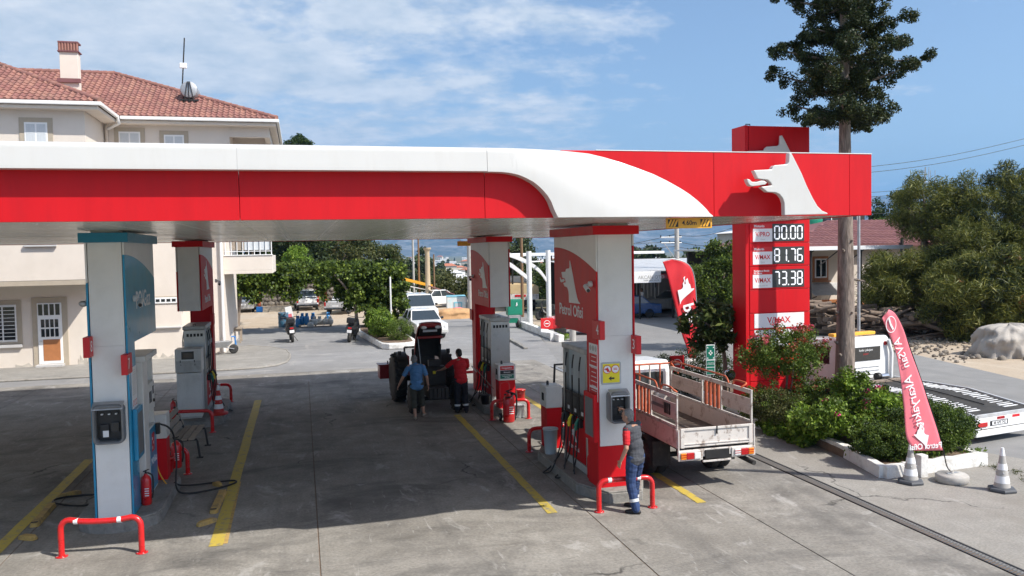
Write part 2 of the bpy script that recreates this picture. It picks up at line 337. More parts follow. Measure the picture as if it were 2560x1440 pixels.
# orientations of a text/flat drawing: local x = reading direction, local y = up, local z = towards the viewer
def MF(x, y, z): return Matrix(((1, 0, 0, x), (0, 0, -1, y), (0, 1, 0, z), (0, 0, 0, 1)))          # faces -Y (towards the camera)
def ML(x, y, z): return Matrix(((0, 0, -1, x), (-1, 0, 0, y), (0, 1, 0, z), (0, 0, 0, 1)))         # faces -X
def MR(x, y, z): return Matrix(((0, 0, 1, x), (1, 0, 0, y), (0, 1, 0, z), (0, 0, 0, 1)))           # faces +X
def MBK(x, y, z): return Matrix(((-1, 0, 0, x), (0, 0, 1, y), (0, 1, 0, z), (0, 0, 0, 1)))         # faces +Y
def flat(name, poly, d, M, m, parent=None, bevel=0.0):      # polygon in local x,y, thickness d towards the viewer
    mb = MB().prismz(poly, 0, d); o = mb.build(name, m, parent, bevel, fixn=False); o.matrix_local = M; return o
def rect(w, h, cx=0, cy=0): return [(cx-w/2, cy-h/2), (cx+w/2, cy-h/2), (cx+w/2, cy+h/2), (cx-w/2, cy+h/2)]
def circ(r, n=24, cx=0, cy=0): return [(cx+r*math.cos(2*math.pi*k/n), cy+r*math.sin(2*math.pi*k/n)) for k in range(n)]
def arc(cx, cy, r, a0, a1, n): return [(cx+r*math.cos(R(a0+(a1-a0)*k/n)), cy+r*math.sin(R(a0+(a1-a0)*k/n))) for k in range(n+1)]
def rrect(w, h, r, cx=0, cy=0, n=4):
    return arc(cx+w/2-r, cy+h/2-r, r, 0, 90, n)+arc(cx-w/2+r, cy+h/2-r, r, 90, 180, n)+arc(cx-w/2+r, cy-h/2+r, r, 180, 270, n)+arc(cx+w/2-r, cy-h/2+r, r, 270, 360, n)
def smooth(a, b, x): t = min(1, max(0, (x-a)/(b-a))); return t*t*(3-2*t)
def bez(pts, n=8):          # Catmull-Rom through points
    P = [Vector(p) for p in pts]; P = [P[0]*2-P[1]]+P+[P[-1]*2-P[-2]]; out = []
    for i in range(1, len(P)-2):
        for k in range(n):
            t = k/n; a, b, c, d = P[i-1:i+3]
            out.append(.5*((2*b)+(c-a)*t+(2*a-5*b+4*c-d)*t*t+(3*b-a-3*c+d)*t**3))
    return out+[P[-2]]
EMB_BODY = [(515, 237), (530, 262), (600, 385), (640, 470), (690, 560), (730, 620), (770, 655), (815, 672), (815, 680), (460, 685), (458, 600), (446, 565), (420, 535), (390, 522), (320, 518), (295, 500), (270, 482), (358, 472), (350, 452), (325, 432), (245, 424), (232, 400), (213, 365), (355, 358), (365, 340), (380, 328), (480, 320), (495, 305), (499, 240)]
EMB_TONG = [(157, 425), (180, 430), (200, 447), (235, 448), (270, 438), (300, 440), (320, 452), (305, 465), (270, 470), (235, 475), (200, 478), (180, 472), (165, 450)]
def emb(poly, h, cx=0, cy=0, mir=1): return [(cx+mir*(x-487)/448*h, cy+(461-y)/448*h) for x, y in poly]   # emblem of height h centred at cx, cy
def emblem(M, h, m, parent, d=.004, cx=0, cy=0, mir=1, bevel=0.0):
    a = flat('emblem_head', emb(EMB_BODY, h, cx, cy, mir), d, M, m, parent, bevel); b = flat('emblem_flame', emb(EMB_TONG, h, cx, cy, mir), d, M, m, parent, bevel); return a, b
# ================================================================ ground, road, terrain
def terr(x, y):
    d = math.hypot(x, y); z = 0.0
    if d > 72: z = -24*(1-math.exp(-(d-72)/420.0))
    return z - .012
def ground_mat(name, c1, c2, c3, s1=.25, s2=3, s3=40, bump=.4, streak=None, crack=0.0, k=.78):
    sc3 = lambda c: tuple(v*k for v in c); c1, c2, c3 = sc3(c1), sc3(c2), sc3(c3); streak = [(a, b_, c_, d_, sc3(e), f) for a, b_, c_, d_, e, f in (streak or [])]
    m = bpy.data.materials.new(name); m.use_nodes = True; t = m.node_tree; b = t.nodes['Principled BSDF']; n = t.nodes.new; l = t.links.new
    co = n('ShaderNodeTexCoord'); src = co.outputs['Object']
    def noise(s, d=8, r=.6, st=None, dist=0):
        v = src
        if st: mp_ = n('ShaderNodeMapping'); mp_.inputs['Scale'].default_value = st; l(src, mp_.inputs[0]); v = mp_.outputs[0]
        q = n('ShaderNodeTexNoise'); q.inputs['Scale'].default_value = s; q.inputs['Detail'].default_value = d; q.inputs['Roughness'].default_value = r; q.inputs['Distortion'].default_value = dist; l(v, q.inputs['Vector']); return q.outputs['Fac']
    def ramp(v, a, bb, ca, cb):
        r = n('ShaderNodeValToRGB'); r.color_ramp.elements[0].position = a; r.color_ramp.elements[1].position = bb; r.color_ramp.elements[0].color = (*ca, 1); r.color_ramp.elements[1].color = (*cb, 1); l(v, r.inputs[0]); return r.outputs[0]
    def mix(f, a, bb, mode='MIX'):
        x = n('ShaderNodeMix'); x.data_type = 'RGBA'; x.blend_type = mode
        for nm, v in (('Factor', f), ('A', a), ('B', bb)):
            if isinstance(v, (int, float)): x.inputs[nm].default_value = v
            elif isinstance(v, tuple): x.inputs[nm].default_value = (*v, 1)
            else: l(v, x.inputs[nm])
        return x.outputs['Result']
    base = ramp(noise(s2), .32, .68, c1, c2)
    base = mix(ramp(noise(s1, 6, .65), .42, .66, (0, 0, 0), (.8, .8, .8)), base, c3)
    fine = ramp(noise(s3, 4), .3, .7, (.76, .76, .755), (1.15, 1.145, 1.14)); base = mix(1.0, base, fine, 'MULTIPLY')
    if streak:
        for (st, sc_, lo, hi, colr, amt) in streak:
            base = mix(ramp(noise(sc_, 7, .68, st, .6), lo, hi, (0, 0, 0), (amt,)*3), base, colr)
    if crack:
        for vsc, rad_, lo_, amt in ((1.6, .085, .60, .75), (.55, .12, .62, .6), (4.5, .07, .55, .6)):      # oil drips
            v2 = n('ShaderNodeTexVoronoi'); v2.inputs['Scale'].default_value = vsc; dn2 = n('ShaderNodeTexNoise'); dn2.inputs['Scale'].default_value = vsc*5; l(src, dn2.inputs['Vector']); va2 = n('ShaderNodeVectorMath'); va2.operation = 'MULTIPLY_ADD'; va2.inputs[1].default_value = (.12/vsc, .12/vsc, 0); l(dn2.outputs['Color'], va2.inputs[0]); l(src, va2.inputs[2]); l(va2.outputs[0], v2.inputs['Vector'])
            sp = ramp(v2.outputs['Distance'], rad_*.5, rad_, (1, 1, 1), (0, 0, 0)); gt = ramp(noise(.5+vsc*.1, 4), lo_, lo_+.06, (0, 0, 0), (amt,)*3); base = mix(mix(1.0, sp, gt, 'MULTIPLY'), base, (.035, .033, .032))
        vo = n('ShaderNodeTexVoronoi'); vo.feature = 'DISTANCE_TO_EDGE'; vo.inputs['Scale'].default_value = .33
        dn = n('ShaderNodeTexNoise'); dn.inputs['Scale'].default_value = 1.4; dn.inputs['Detail'].default_value = 6; l(src, dn.inputs['Vector'])
        va = n('ShaderNodeVectorMath'); va.operation = 'MULTIPLY_ADD'; va.inputs[1].default_value = (1.1, 1.1, 0); l(dn.outputs['Color'], va.inputs[0]); l(src, va.inputs[2]); l(va.outputs[0], vo.inputs['Vector'])
        cm = ramp(vo.outputs['Distance'], .002, .009, (1, 1, 1), (0, 0, 0)); gate = ramp(noise(.35, 3), .53, .60, (0, 0, 0), (crack,)*3)
        base = mix(mix(1.0, cm, gate, 'MULTIPLY'), base, tuple(v*.28 for v in c1))
    l(base, b.inputs['Base Color']); b.inputs['Roughness'].default_value = .85; b.inputs['Specular IOR Level'].default_value = .35
    bu = n('ShaderNodeBump'); bu.inputs['Strength'].default_value = bump; bu.inputs['Distance'].default_value = .012; l(noise(s3*.6, 8, .7), bu.inputs['Height']); l(bu.outputs[0], b.inputs['Normal'])
    MATS[name] = m; return m
ground_mat('concrete', (.30, .28, .25), (.425, .40, .36), (.245, .226, .20), .22, 1.7, 22, .5,
           streak=[((1, .14, 1), 1.0, .50, .72, (.13, .122, .115), .55), ((.6, 1.0, 1), .55, .50, .66, (.10, .095, .09), .75), ((1.0, .5, 1), 1.7, .575, .67, (.55, .53, .50), .55), ((3, .5, 1), 2.6, .62, .69, (.58, .56, .53), .5), ((1, 2.5, 1), .9, .60, .72, (.15, .135, .115), .5)], crack=1.0)
ground_mat('concrete_light', (.33, .312, .285), (.415, .395, .36), (.30, .275, .24), .3, 2.0, 30, .35,
           streak=[((1, .4, 1), .8, .56, .72, (.24, .215, .18), .6), ((1.0, .35, 1), 2.4, .60, .68, (.50, .48, .45), .45)], crack=.95)
ground_mat(k=.88, name='asphalt_old', c1=(.25, .25, .255), c2=(.33, .328, .325), c3=(.22, .215, .21), s1=.12, s2=1.6, s3=60, bump=.4,
           streak=[((.35, 1.6, 1), .5, .54, .68, (.165, .165, .17), .55), ((.25, 1.2, 1), 1.2, .57, .66, (.42, .41, .39), .6), ((1.4, .25, 1), .8, .58, .68, (.40, .38, .35), .5)])
ground_mat('asphalt_road', (.27, .268, .265), (.34, .337, .33), (.25, .245, .24), .1, 1.2, 70, .4,
           streak=[((1.6, .12, 1), .5, .54, .70, (.20, .20, .20), .5), ((1.0, .3, 1), .6, .60, .72, (.43, .39, .33), .5)])
ground_mat('dirt', k=.88, c1=(.42, .33, .235), c2=(.54, .44, .33), c3=(.47, .40, .32), s1=.15, s2=1.3, s3=26, bump=.6, streak=[((1, .3, 1), .5, .55, .7, (.60, .53, .43), .6), ((1, 1, 1), .8, .6, .72, (.36, .22, .13), .5)])
ground_mat('dry_land', (.20, .19, .10), (.34, .29, .19), (.11, .14, .06), .004, .02, .3, .2, streak=[((1, 1, 1), .05, .52, .6, (.09, .12, .05), .8)])
ground_mat('paving', (.31, .295, .27), (.40, .385, .355), (.27, .26, .24), .35, 2.2, 30, .35, streak=[((1, .4, 1), 1.0, .55, .7, (.46, .44, .41), .5)], crack=.6)

# terrain sheet out to the horizon
rr = [0, 6, 12, 20, 30, 40, 50, 60, 72, 85, 100, 125, 160, 210, 280, 380, 520, 720, 1000, 1500, 2200, 3200, 4600, 6400, 9000]
mb = MB(); nseg = 72; vs_ = [(0, 0, terr(0, 0))]
for r in rr[1:]:
    for k in range(nseg):
        a = 2*math.pi*k/nseg; x, y = r*math.cos(a), r*math.sin(a); vs_.append((x, y, terr(x, y)))
fs = [(0, 1+k, 1+(k+1) % nseg) for k in range(nseg)]
for i in range(len(rr)-2):
    for k in range(nseg): fs.append((1+i*nseg+k, 1+(i+1)*nseg+k, 1+(i+1)*nseg+(k+1) % nseg, 1+i*nseg+(k+1) % nseg))
mb.add(vs_, fs, True); struct(mb.build('ground', 'dry_land', fixn=False))
def sheet(name, poly, z, m):
    o = MB().add([(x, y, z) for x, y in poly], [tuple(range(len(poly)))]).build(name, m, fixn=False); return struct(o)
sheet('dirt_yard', [(-22, 44), (14, 44), (16, 70), (10, 84), (-24, 84)], -.006, 'dirt')
sheet('dirt_verge', [(15, 4), (60, 4), (60, 42), (34, 52), (20, 36), (16, 24)], -.006, 'dirt')
sheet('yard_asphalt', [(-24, 29), (9.4, 29), (12.5, 44), (17, 60), (9, 52.5), (2, 50.6), (-2, 51.1), (-5, 52), (-9, 52)], -.002, 'asphalt_old')
rd = [(9.0, 2), (21.0, 2), (21.6, 14), (22.0, 20.9), (23.2, 26.7), (25.5, 38), (30, 50), (44, 66), (40, 70), (20, 58), (12.6, 44), (9.3, 29)]
sheet('road', rd, 0.0, 'asphalt_road')
sheet('apron', [(9.2, 3), (17.5, 3), (16.5, 10.5), (14.2, 12.6), (13.2, 15), (13, 20), (9.2, 29)], .004, 'concrete_light')

# forecourt: slabs with open joints
fore = struct(MB().box(-24, 9.19, 3, 31.4, -.3, -.003).build('forecourt', 'soil', fixn=False))
XJ = [-24, -17.6, -13.1, -8.7, -4.3, .14, 4.5, 6.95, 8.93]; YJ = [3, 7.3, 11.6, 16.1, 20.6, 25.0, 29.3, 31.4]
slab_n = 0
for i in range(len(XJ)-1):
    for j in range(len(YJ)-1):
        g = .008; x0, x1, y0, y1 = XJ[i]+g, XJ[i+1]-g, YJ[j]+g, YJ[j+1]-g
        MB().box(x0, x1, y0, y1, -.06, .006+random.uniform(-.001, .001)).build('concrete_slab', 'concrete', fore, .004, 1, fixn=False)
mat('drain_iron', (.16, .155, .15), .6, metal=.4, var=.2)
# slot drain: frame and bars
dr = struct(MB().box(8.93, 9.19, 3, 29.3, -.2, -.05).build('drain_channel', 'dark_interior', fixn=False))
for nm, xa, xb in (('drain_frame', 8.945, 8.965), ('drain_frame', 9.155, 9.175)):
    MB().box(xa, xb, 3, 29.3, -.06, .009).build(nm, 'black_metal', dr, fixn=False)
bar = MB().box(-.088, .088, -.013, .013, -.03, 0).mesh('drain_bar'); bar.materials.append(MATS['drain_iron'])
for k in range(290):
    y = 8.2+k*.058; o = share('drain_bar', bar, None, dr, Matrix.Translation((9.06, y, .006)) @ Matrix.Rotation(R(14), 4, 'Z'))
rest = MB()
for k in range(150): rest.box(8.97, 9.15, 25.05+k*.028, 25.065+k*.028, -.03, .006)
tag(rest.build('drain_bar_far', 'galv', dr, fixn=False), None, None, kind='stuff')
# worn yellow lane lines
def pm(name, col, worn, keep=.5):
    m = bpy.data.materials.new(name); m.use_nodes = True; t = m.node_tree; b = t.nodes['Principled BSDF']; n = t.nodes.new; l = t.links.new
    co = n('ShaderNodeTexCoord'); q = n('ShaderNodeTexNoise'); q.inputs['Scale'].default_value = 7; q.inputs['Detail'].default_value = 10; q.inputs['Roughness'].default_value = .75; l(co.outputs['Object'], q.inputs['Vector'])
    r = n('ShaderNodeValToRGB'); r.color_ramp.elements[0].position = keep; r.color_ramp.elements[1].position = keep+.14; r.color_ramp.elements[0].color = (*col, 1); r.color_ramp.elements[1].color = (*worn, 1); l(q.outputs['Fac'], r.inputs[0]); l(r.outputs[0], b.inputs['Base Color']); b.inputs['Roughness'].default_value = .7; MATS[name] = m
pm('line_yellow', (.50, .375, .06), (.27, .23, .14), .50)
for x, y0, y1, w in ((3.93, 12.85, 21.5, .17), (-1.36, 12.9, 25.7, .20), (-4.56, 10.2, 19.4, .20), (6.52, 12.6, 15.4, .17), (6.35, 19.8, 25.6, .17)):
    n_ = 24; pts = []
    for k in range(n_+1): pts.append((x-w/2+random.uniform(-.008, .008), y0+(y1-y0)*k/n_))
    for k in range(n_, -1, -1): pts.append((x+w/2+random.uniform(-.008, .008), y0+(y1-y0)*k/n_))
    nn = n_+1; o = MB().add([(px, py, .0125) for px, py in pts], [(k, 2*nn-1-k, 2*nn-2-k, k+1) for k in range(n_)]).build('lane_line', 'line_yellow', fixn=True); struct(o)
sheet('lane_line', [(-1.27, 12.98), (-1.20, 12.98), (-1.24, 16.5), (-1.31, 16.5)], .0105, 'yellow_block')
# pavement in front of the house, with a rounded corner
pv = [(-24, 32.9), (-2.6, 32.85), (-1.7, 33.0), (-1.05, 33.5), (-.7, 34.3), (-.58, 35.5), (-.58, 37), (-.75, 38.6), (-1.4, 40), (-2.6, 41.2), (-4.2, 42), (-24, 42)]
struct(MB().prismz(pv, -.05, .055).build('pavement', 'paving', bevel=.02, fixn=False))
lip = [(x+.0, y-.0) for x, y in pv[:9]]
struct(MB().tube([(x, y, .03) for x, y in pv[:10]], .05, 6).build('pavement_edge', 'concrete_light', fixn=False))

# ================================================================ far mountains, town, haze
def fbm(x, y, s):
    from mathutils import noise
    return noise.fractal(Vector((x*s, y*s, 3.7)), .9, 2.1, 6)
ground_mat('mountain', (.10, .105, .075), (.20, .19, .15), (.36, .33, .29), .0011, .004, .02, .0, streak=[((1, 1, .4), .003, .5, .58, (.42, .39, .35), .7), ((1, 1, 1), .012, .48, .56, (.06, .075, .045), .7)])
mb = MB(); nx, ny = 150, 34; vs_ = []
for j in range(ny):
    for i in range(nx):
        az = R(-40 + 110*i/(nx-1)); d = 5600 + 2900*j/(ny-1); x, y = d*math.sin(az), d*math.cos(az)
        u = j/(ny-1); prof = smooth(0, .75, u)*(1 if u < .75 else 1-.35*smooth(.75, 1, u))
        h = (420 + 120*fbm(x, y, .00035) + 50*math.sin(az*5+1))*prof*(1+.55*fbm(x, y, .0011)*min(1, u*3)) - 30
        vs_.append((x, y, max(h, -30)))
mb.add(vs_, [(j*nx+i, j*nx+i+1, (j+1)*nx+i+1, (j+1)*nx+i) for j in range(ny-1) for i in range(nx-1)], True)
struct(mb.build('hills', 'mountain', fixn=False))
# low rise of the town: every block a house of its own
for nm, c in (('house_white', (.74, .73, .71)), ('house_cream', (.60, .54, .45)), ('house_grey', (.45, .45, .44)), ('shed_white', (.78, .78, .78))): mat(nm, c, .8, var=.05)
protos = []
def house_mesh(kind):
    mb = MB()
    if kind == 0: mb.box(-5, 5, -4, 4, -6, 6.4)
    elif kind == 1: mb.box(-9, 9, -6, 6, -6, 5)
    elif kind == 2: mb.box(-16, 16, -8, 8, -6, 6)
    else: mb.box(-6, 6, -5, 5, -6, 9.5)
    return mb
def far_house(kind, wallm, roofm):
    t = thing('house', 'x', 'house')
    house_mesh(kind).build('wall', wallm, t, fixn=False)
    dims = {0: (5, 4, 6.4), 1: (9, 6, 5), 2: (16, 8, 6), 3: (6, 5, 9.5)}[kind]; a, b_, h_ = dims
    m = MB()
    if kind in (0, 3): m.add([(-a-.6, -b_-.6, h_), (a+.6, -b_-.6, h_), (a+.6, b_+.6, h_), (-a-.6, b_+.6, h_), (-a*.4, 0, h_+1.9), (a*.4, 0, h_+1.9)], [(0, 1, 5, 4), (1, 2, 5), (2, 3, 4, 5), (3, 0, 4), (3, 2, 1, 0)])
    else: m.prismx([(-b_-.4, h_), (b_+.4, h_), (b_+.4, h_+.3), (0, h_+1.4), (-b_-.4, h_+.3)], -a-.4, a+.4)
    m.build('roof', roofm, t, fixn=True)
    for zz in ([1.2, 4.2] if kind != 2 else [3.2]):
        for k in range(3 if kind != 2 else 6):
            nn = 3 if kind != 2 else 6; x = -a+2*a*(k+.5)/nn
            box('window', 'glass_dark', t, x-.6, x+.6, -b_-.03, -b_+.05, zz, zz+1.4, 0)
    return t
mat('roof_orange', (.42, .15, .08), .8, var=.15); mat('roof_light', (.66, .66, .66), .6, var=.08)
pro = [far_house(0, 'house_white', 'roof_orange'), far_house(1, 'house_white', 'roof_light'), far_house(2, 'shed_white', 'roof_light'), far_house(3, 'house_cream', 'roof_orange'), far_house(0, 'house_cream', 'roof_light'), far_house(1, 'house_grey', 'roof_light')]
hl = ['small white two storey house with orange tiled roof on the plain beyond the station', 'wide white flat house with pale sheet roof on the plain beyond the station', 'long white industrial shed with pale roof on the plain below the mountains', 'tall cream house with orange tiled roof on the plain beyond the station', 'small cream house with pale roof on the plain beyond the station', 'wide grey house with pale sheet roof on the plain beyond the station']
used = [False]*6
def put_house(k, x, y, rz, s=1.0):
    g = ['small white orange roofed houses of the town', 'wide white houses of the town', 'industrial sheds of the town', 'tall cream houses of the town', 'small cream houses of the town', 'wide grey houses of the town'][k]
    if not used[k]: o = pro[k]; used[k] = True; o.location = (x, y, terr(x, y)); o.rotation_euler = (0, 0, rz); tag(o, hl[k], 'shed' if k == 2 else 'house', g)
    else: o = dup(pro[k], (x, y, terr(x, y)), rz, hl[k], g)
    o.scale = (s, s, s)
rs = random.Random(11)
for i in range(190):
    px = rs.choice([rs.uniform(960, 1190), rs.uniform(1265, 1400), rs.uniform(1560, 1850)]); d = 330*math.exp(rs.random()**.7*2.25)
    p = G(px, 900); dv = Vector((p.x, p.y)).normalized(); x, y = dv.x*d, dv.y*d
    k = rs.choices(range(6), (3, 4, 5 if d > 900 else 1, 2, 2, 2))[0]; put_house(k, x, y, rs.uniform(-.5, .5), rs.uniform(.8, 1.2) if d < 1000 else rs.uniform(1.0, 1.5))
# ================================================================ canopy
CY = 10.5; ZB, ZT, XR, XL, CD = 4.80, 5.70, 8.23, -26.0, 16.5
can = thing('canopy', 'wide petrol station canopy with white and red curved fascia above the pump islands', 'canopy', (0, CY, 0))
box('roof_deck', 'metal_sheet', can, XL+.1, XR-.06, .08, CD-.08, 5.30, 5.36, 0)
seams = [2.35-3.05*k for k in range(10) if 2.35-3.05*k > XL]+[XL]; seams = sorted(seams)
for a, b in zip(seams[:-1], seams[1:]): box('fascia_panel', 'red_panel', can, a+.003, b-.003, 0, .035, ZB, 5.44, .004)
box('fascia_panel', 'red_panel', can, 2.353, 3.40, 0, .035, ZB, 5.44, .004)
for a, b in ((3.403, 5.65), (5.655, 7.85), (7.855, XR)): box('fascia_panel', 'red_panel', can, a, b, 0, .035, ZB, ZT, .004)
for k in range(6): box('fascia_panel', 'red_panel', can, XR-.035, XR+.001, .04+2.74*k, .037+2.74*(k+1), ZB, ZT, .004)
for k in range(11): box('fascia_panel', 'red_panel', can, XL+3.11*k+.003, XL+3.11*(k+1)-.003, CD-.035, CD, ZB, ZT, .004)
# white swept nose of the fascia
def conv(lst): return [(lambda q: (q.x, q.z))(PY(1200+x/3.657, 340+y/3.657, CY-.05)) for x, y in lst]
ntop = conv([(0, 126), (250, 128), (450, 131), (650, 134), (800, 140), (1000, 157), (1150, 192), (1300, 238), (1450, 290), (1600, 347), (1725, 408), (1850, 478), (1930, 530), (2000, 585), (2080, 660), (2142, 738)])
nbot = conv([(0, 335), (100, 335), (180, 338), (250, 346), (330, 364), (400, 394), (470, 432), (520, 474), (560, 515), (600, 562), (630, 618), (655, 690), (668, 742)])
def ip(tab, x):
    if x <= tab[0][0]: return tab[0][1]
    for (a, za), (b, zb) in zip(tab[:-1], tab[1:]):
        if a <= x <= b: return za+(zb-za)*(x-a)/(b-a)
    return None
ZTN, ZLN = 5.715, 5.395
def nring(x, zt, zb, pmax=.19):
    D = .30+.55*smooth(2.4, 4.2, x)
    pts = []; n = 14
    for i in range(n+1):
        z = zt-(zt-zb)*(i/n)**1.5; h_ = zt-z; kx = smooth(2.4, 4.4, x); pA = .165*math.sqrt(max(0, 1-(1-min(1, h_/.06))**2))+.025*min(1, h_/.30); pB = pmax*math.sin(min(1, h_/D)*math.pi/2); p = pA*(1-kx)+pB*kx; pts.append((x, -p-.004, z))
    pts.append((x, -.002, zb)); pts.append((x, -.002, zt)); return pts
for a, b in zip(seams[:-1], seams[1:]):
    MB().loft([nring(a+.001, ZTN, ZLN), nring(b-.001, ZTN, ZLN)]).build('fascia_nose', 'nose_white', can).modifiers.new('edge', 'EDGE_SPLIT').split_angle = R(50)
rings = []; xs = [2.354+(5.63-2.354)*k/70 for k in range(71)]
for x in xs:
    zt = max(ZB+.012, ip(ntop, x) or ZB+.012); zt = ZTN if x < 2.6 else min(ZTN, zt+(ZTN-ip(ntop, 2.7))*(1-smooth(2.6, 4.0, x))); zb = ip(nbot, x); zb = ZB-.002 if zb is None else max(ZB-.002, min(zb, ZLN)); rings.append(nring(x, zt, min(zb, zt-.01)))
MB().loft(rings).build('fascia_sweep', 'nose_white', can).modifiers.new('edge', 'EDGE_SPLIT').split_angle = R(50)
box('top_trim', 'white_panel', can, 3.9, XR+.004, -.006, .045, ZT+.001, ZT+.012, 0)
# soffit slats
sl = MB().box(XL+.05, XR-.04, 0, .130, 0, .03).mesh('soffit_slat'); sl.materials.append(MATS['soffit_alu'])
for k in range(109): share('soffit_slat', sl, None, can, Matrix.Translation((0, .045+.15*k, ZB+.012+random.uniform(-.002, .002))))
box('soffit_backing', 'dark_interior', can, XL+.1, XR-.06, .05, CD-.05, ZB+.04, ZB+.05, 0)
# proud wolf emblem
ep = PY(1969, 460, CY-.26); eh = (PY(1969, 382, CY-.26)-PY(1969, 538, CY-.26)).z
for nm, pl in (('emblem_head', EMB_BODY), ('emblem_flame', EMB_TONG)):
    o = flat(nm, emb(pl, eh), .09, MF(ep.x, -.18, ep.z), 'nose_white', can, .008)
for dx, dz in ((.02, .1), (.1, -.25), (.18, -.1), (-.35, .05)): MB().tube([(ep.x+dx, -.19, ep.z+dz), (ep.x+dx, 0, ep.z+dz)], .015, 8).build('emblem_standoff', 'galv', can)
# clearance signs
def clearance(name, x0, x1, z0, z1, y, label, front=True):
    w, h = x1-x0, z1-z0; t = thing(name, label, 'sign', ((x0+x1)/2, y, z0))
    box('board', 'sign_orange', t, -w/2, w/2, -.012, .012, 0, h, .003)
    if front:
        for s in (-1, 1):
            c = s*w*.355; bw = w*.22
            flat('stripe_field', rect(bw, h*.72, c, h/2), .003, MF(0, -.012, 0), 'sign_black', t)
            for k in range(3):
                xx = c-bw*.38+k*bw*.30; flat('stripe', [(xx-.035, h*.16), (xx-.005, h*.16), (xx+.045, h*.84), (xx+.015, h*.84)], .003, MF(0, -.0155, 0), 'sign_orange', t)
        text('lettering', '4.60m', h*.62, MF(0, -.0135, h*.5), 'sign_black', t, bold=.001)
    for s in (-1, 1): box('hanger', 'galv', t, s*w*.4-.01, s*w*.4+.01, .013, .02, h*.3, h+.05, 0)
    return t
a, b = PY(1665, 545, CY+.06), PY(1779, 570, CY+.06); clearance('clearance_sign', a.x, b.x, b.z, a.z, CY+.06, 'orange 4.60m clearance sign with black stripes hanging under canopy edge')
a, b = PY(1143, 603, CY+CD+.1), PY(1215, 614, CY+CD+.1); clearance('clearance_sign', a.x, b.x, b.z, a.z, CY+CD+.08, 'plain rust coloured back of clearance sign under rear canopy edge', False)

# ================================================================ canopy columns with sign boxes
def side_panel(t, name, x, thick, y0, y1, ycol0, ycol1, zlo, zbox, ztop, m, facing, arc_hi, arc_lo):
    # red/blue skin in the y,z plane, white skin above the swoosh
    n = 14; a = []
    for k in range(n+1):
        y = y0+(y1-y0)*k/n; u = (y1-y)/(y1-y0) if facing < 0 else (y-y0)/(y1-y0); a.append((y, arc_hi-(arc_hi-arc_lo)*u**1.9))
    red = [(ycol0, zlo), (ycol1, zlo)]
    if ycol0 <= y0+.01: red = [(y0, zlo), (ycol1, zlo), (ycol1, zbox), (y1, zbox)]+a[::-1]
    else: red = [(ycol0, zlo), (y1, zlo)]+a[::-1]+[(y0, zbox), (ycol0, zbox)]
    x0, x1 = (x-thick, x) if facing < 0 else (x, x+thick)
    MB().prismx(red, x0, x1).build(name, m, t, .004)
    MB().prismx([(y0, ztop), (y1, ztop)]+[(y, z+.002) for y, z in a[::-1]], x0+.002*(facing < 0), x1-.002*(facing > 0)).build('white_skin', 'white_panel', t, .003)
def column(x0, x1, c0, c1, b0, b1, zbox, m, capm, label, base=.2, nums=(), basez=None):
    yf = min(c0, b0); t = thing('canopy_column', label, 'column', (x0, yf, base)); w = x1-x0
    C0, C1, B0, B1 = c0-yf, c1-yf, b0-yf, b1-yf; zt = 4.62-base; zb = zbox-base
    box('core', 'white_panel' if basez else m, t, .01, w-.01, C0+.012, C1-.012, basez-base if basez else 0, zb-.001 if C0 == B0 else zb+.3, .004)
    if basez: box('base_panel', m, t, .002, w-.002, C0+.006, C1-.006, 0, basez-base-.004, .004)
    box('sign_box', 'white_panel', t, .01, w-.01, B0+.012, B1-.012, zb, zt, .004)
    for f, x in ((-1, 0), (1, w)): side_panel(t, 'side_skin', x, .03, B0, B1, C0, C1, 0, zb, zt, m, f, 4.42-base, 3.98-base)
    box('cap', capm, t, -.10, w+.10, B0-.07, B1+.07, zt+.001, zt+.152, .006)
    box('neck', 'white_panel', t, .06, w-.06, max(B0, C0)+.05, max(B0, C0)+.4, zt+.152, zt+.19, 0)
    for s, f, zz, yy in nums:
        p = box('number_plate', 'sign_red', t, (-.055 if f < 0 else w-.04), (.04 if f < 0 else w+.055), yy-.22, yy+.16, zz-base, zz-base+.32, .006)
        fa = nums_face
        if fa < 0: text('number', s, .25, ML((-.055 if f < 0 else w-.04)-.001, yy-.10, zz-base+.16), 'sign_white', p, ext=.002)
        else: text('number', s, .25, MR((.04 if f < 0 else w+.055)+.001, yy-.10, zz-base+.16), 'sign_white', p, ext=.002)
    return t
def loc_on(t, px, py, X):
    q = PX(px, py, X); return q.y-t.location.y, q.z-t.location.z
def cctv(label, x, y, z, d=-1):
    t = thing('security_camera', label, 'camera', (x, y, z))
    MB().lathe([(.05, 0), (.055, .03), (.045, .06)], 16, M=Matrix.Rotation(R(90*d), 4, 'Y')).build('mount', 'white_pole', t)
    MB().tube([(d*.05, 0, 0), (d*.12, 0, -.01), (d*.13, -.05, -.04)], .016, 8).build('arm', 'white_pole', t)
    b = MB().tube([(d*.13, -.02, -.03), (d*.14, -.20, -.10)], .038, 14).build('housing', 'white_pole', t)
    MB().tube([(d*.14, -.199, -.0995), (d*.1404, -.215, -.106)], .03, 12).build('lens', 'black_plastic', b)
    return t
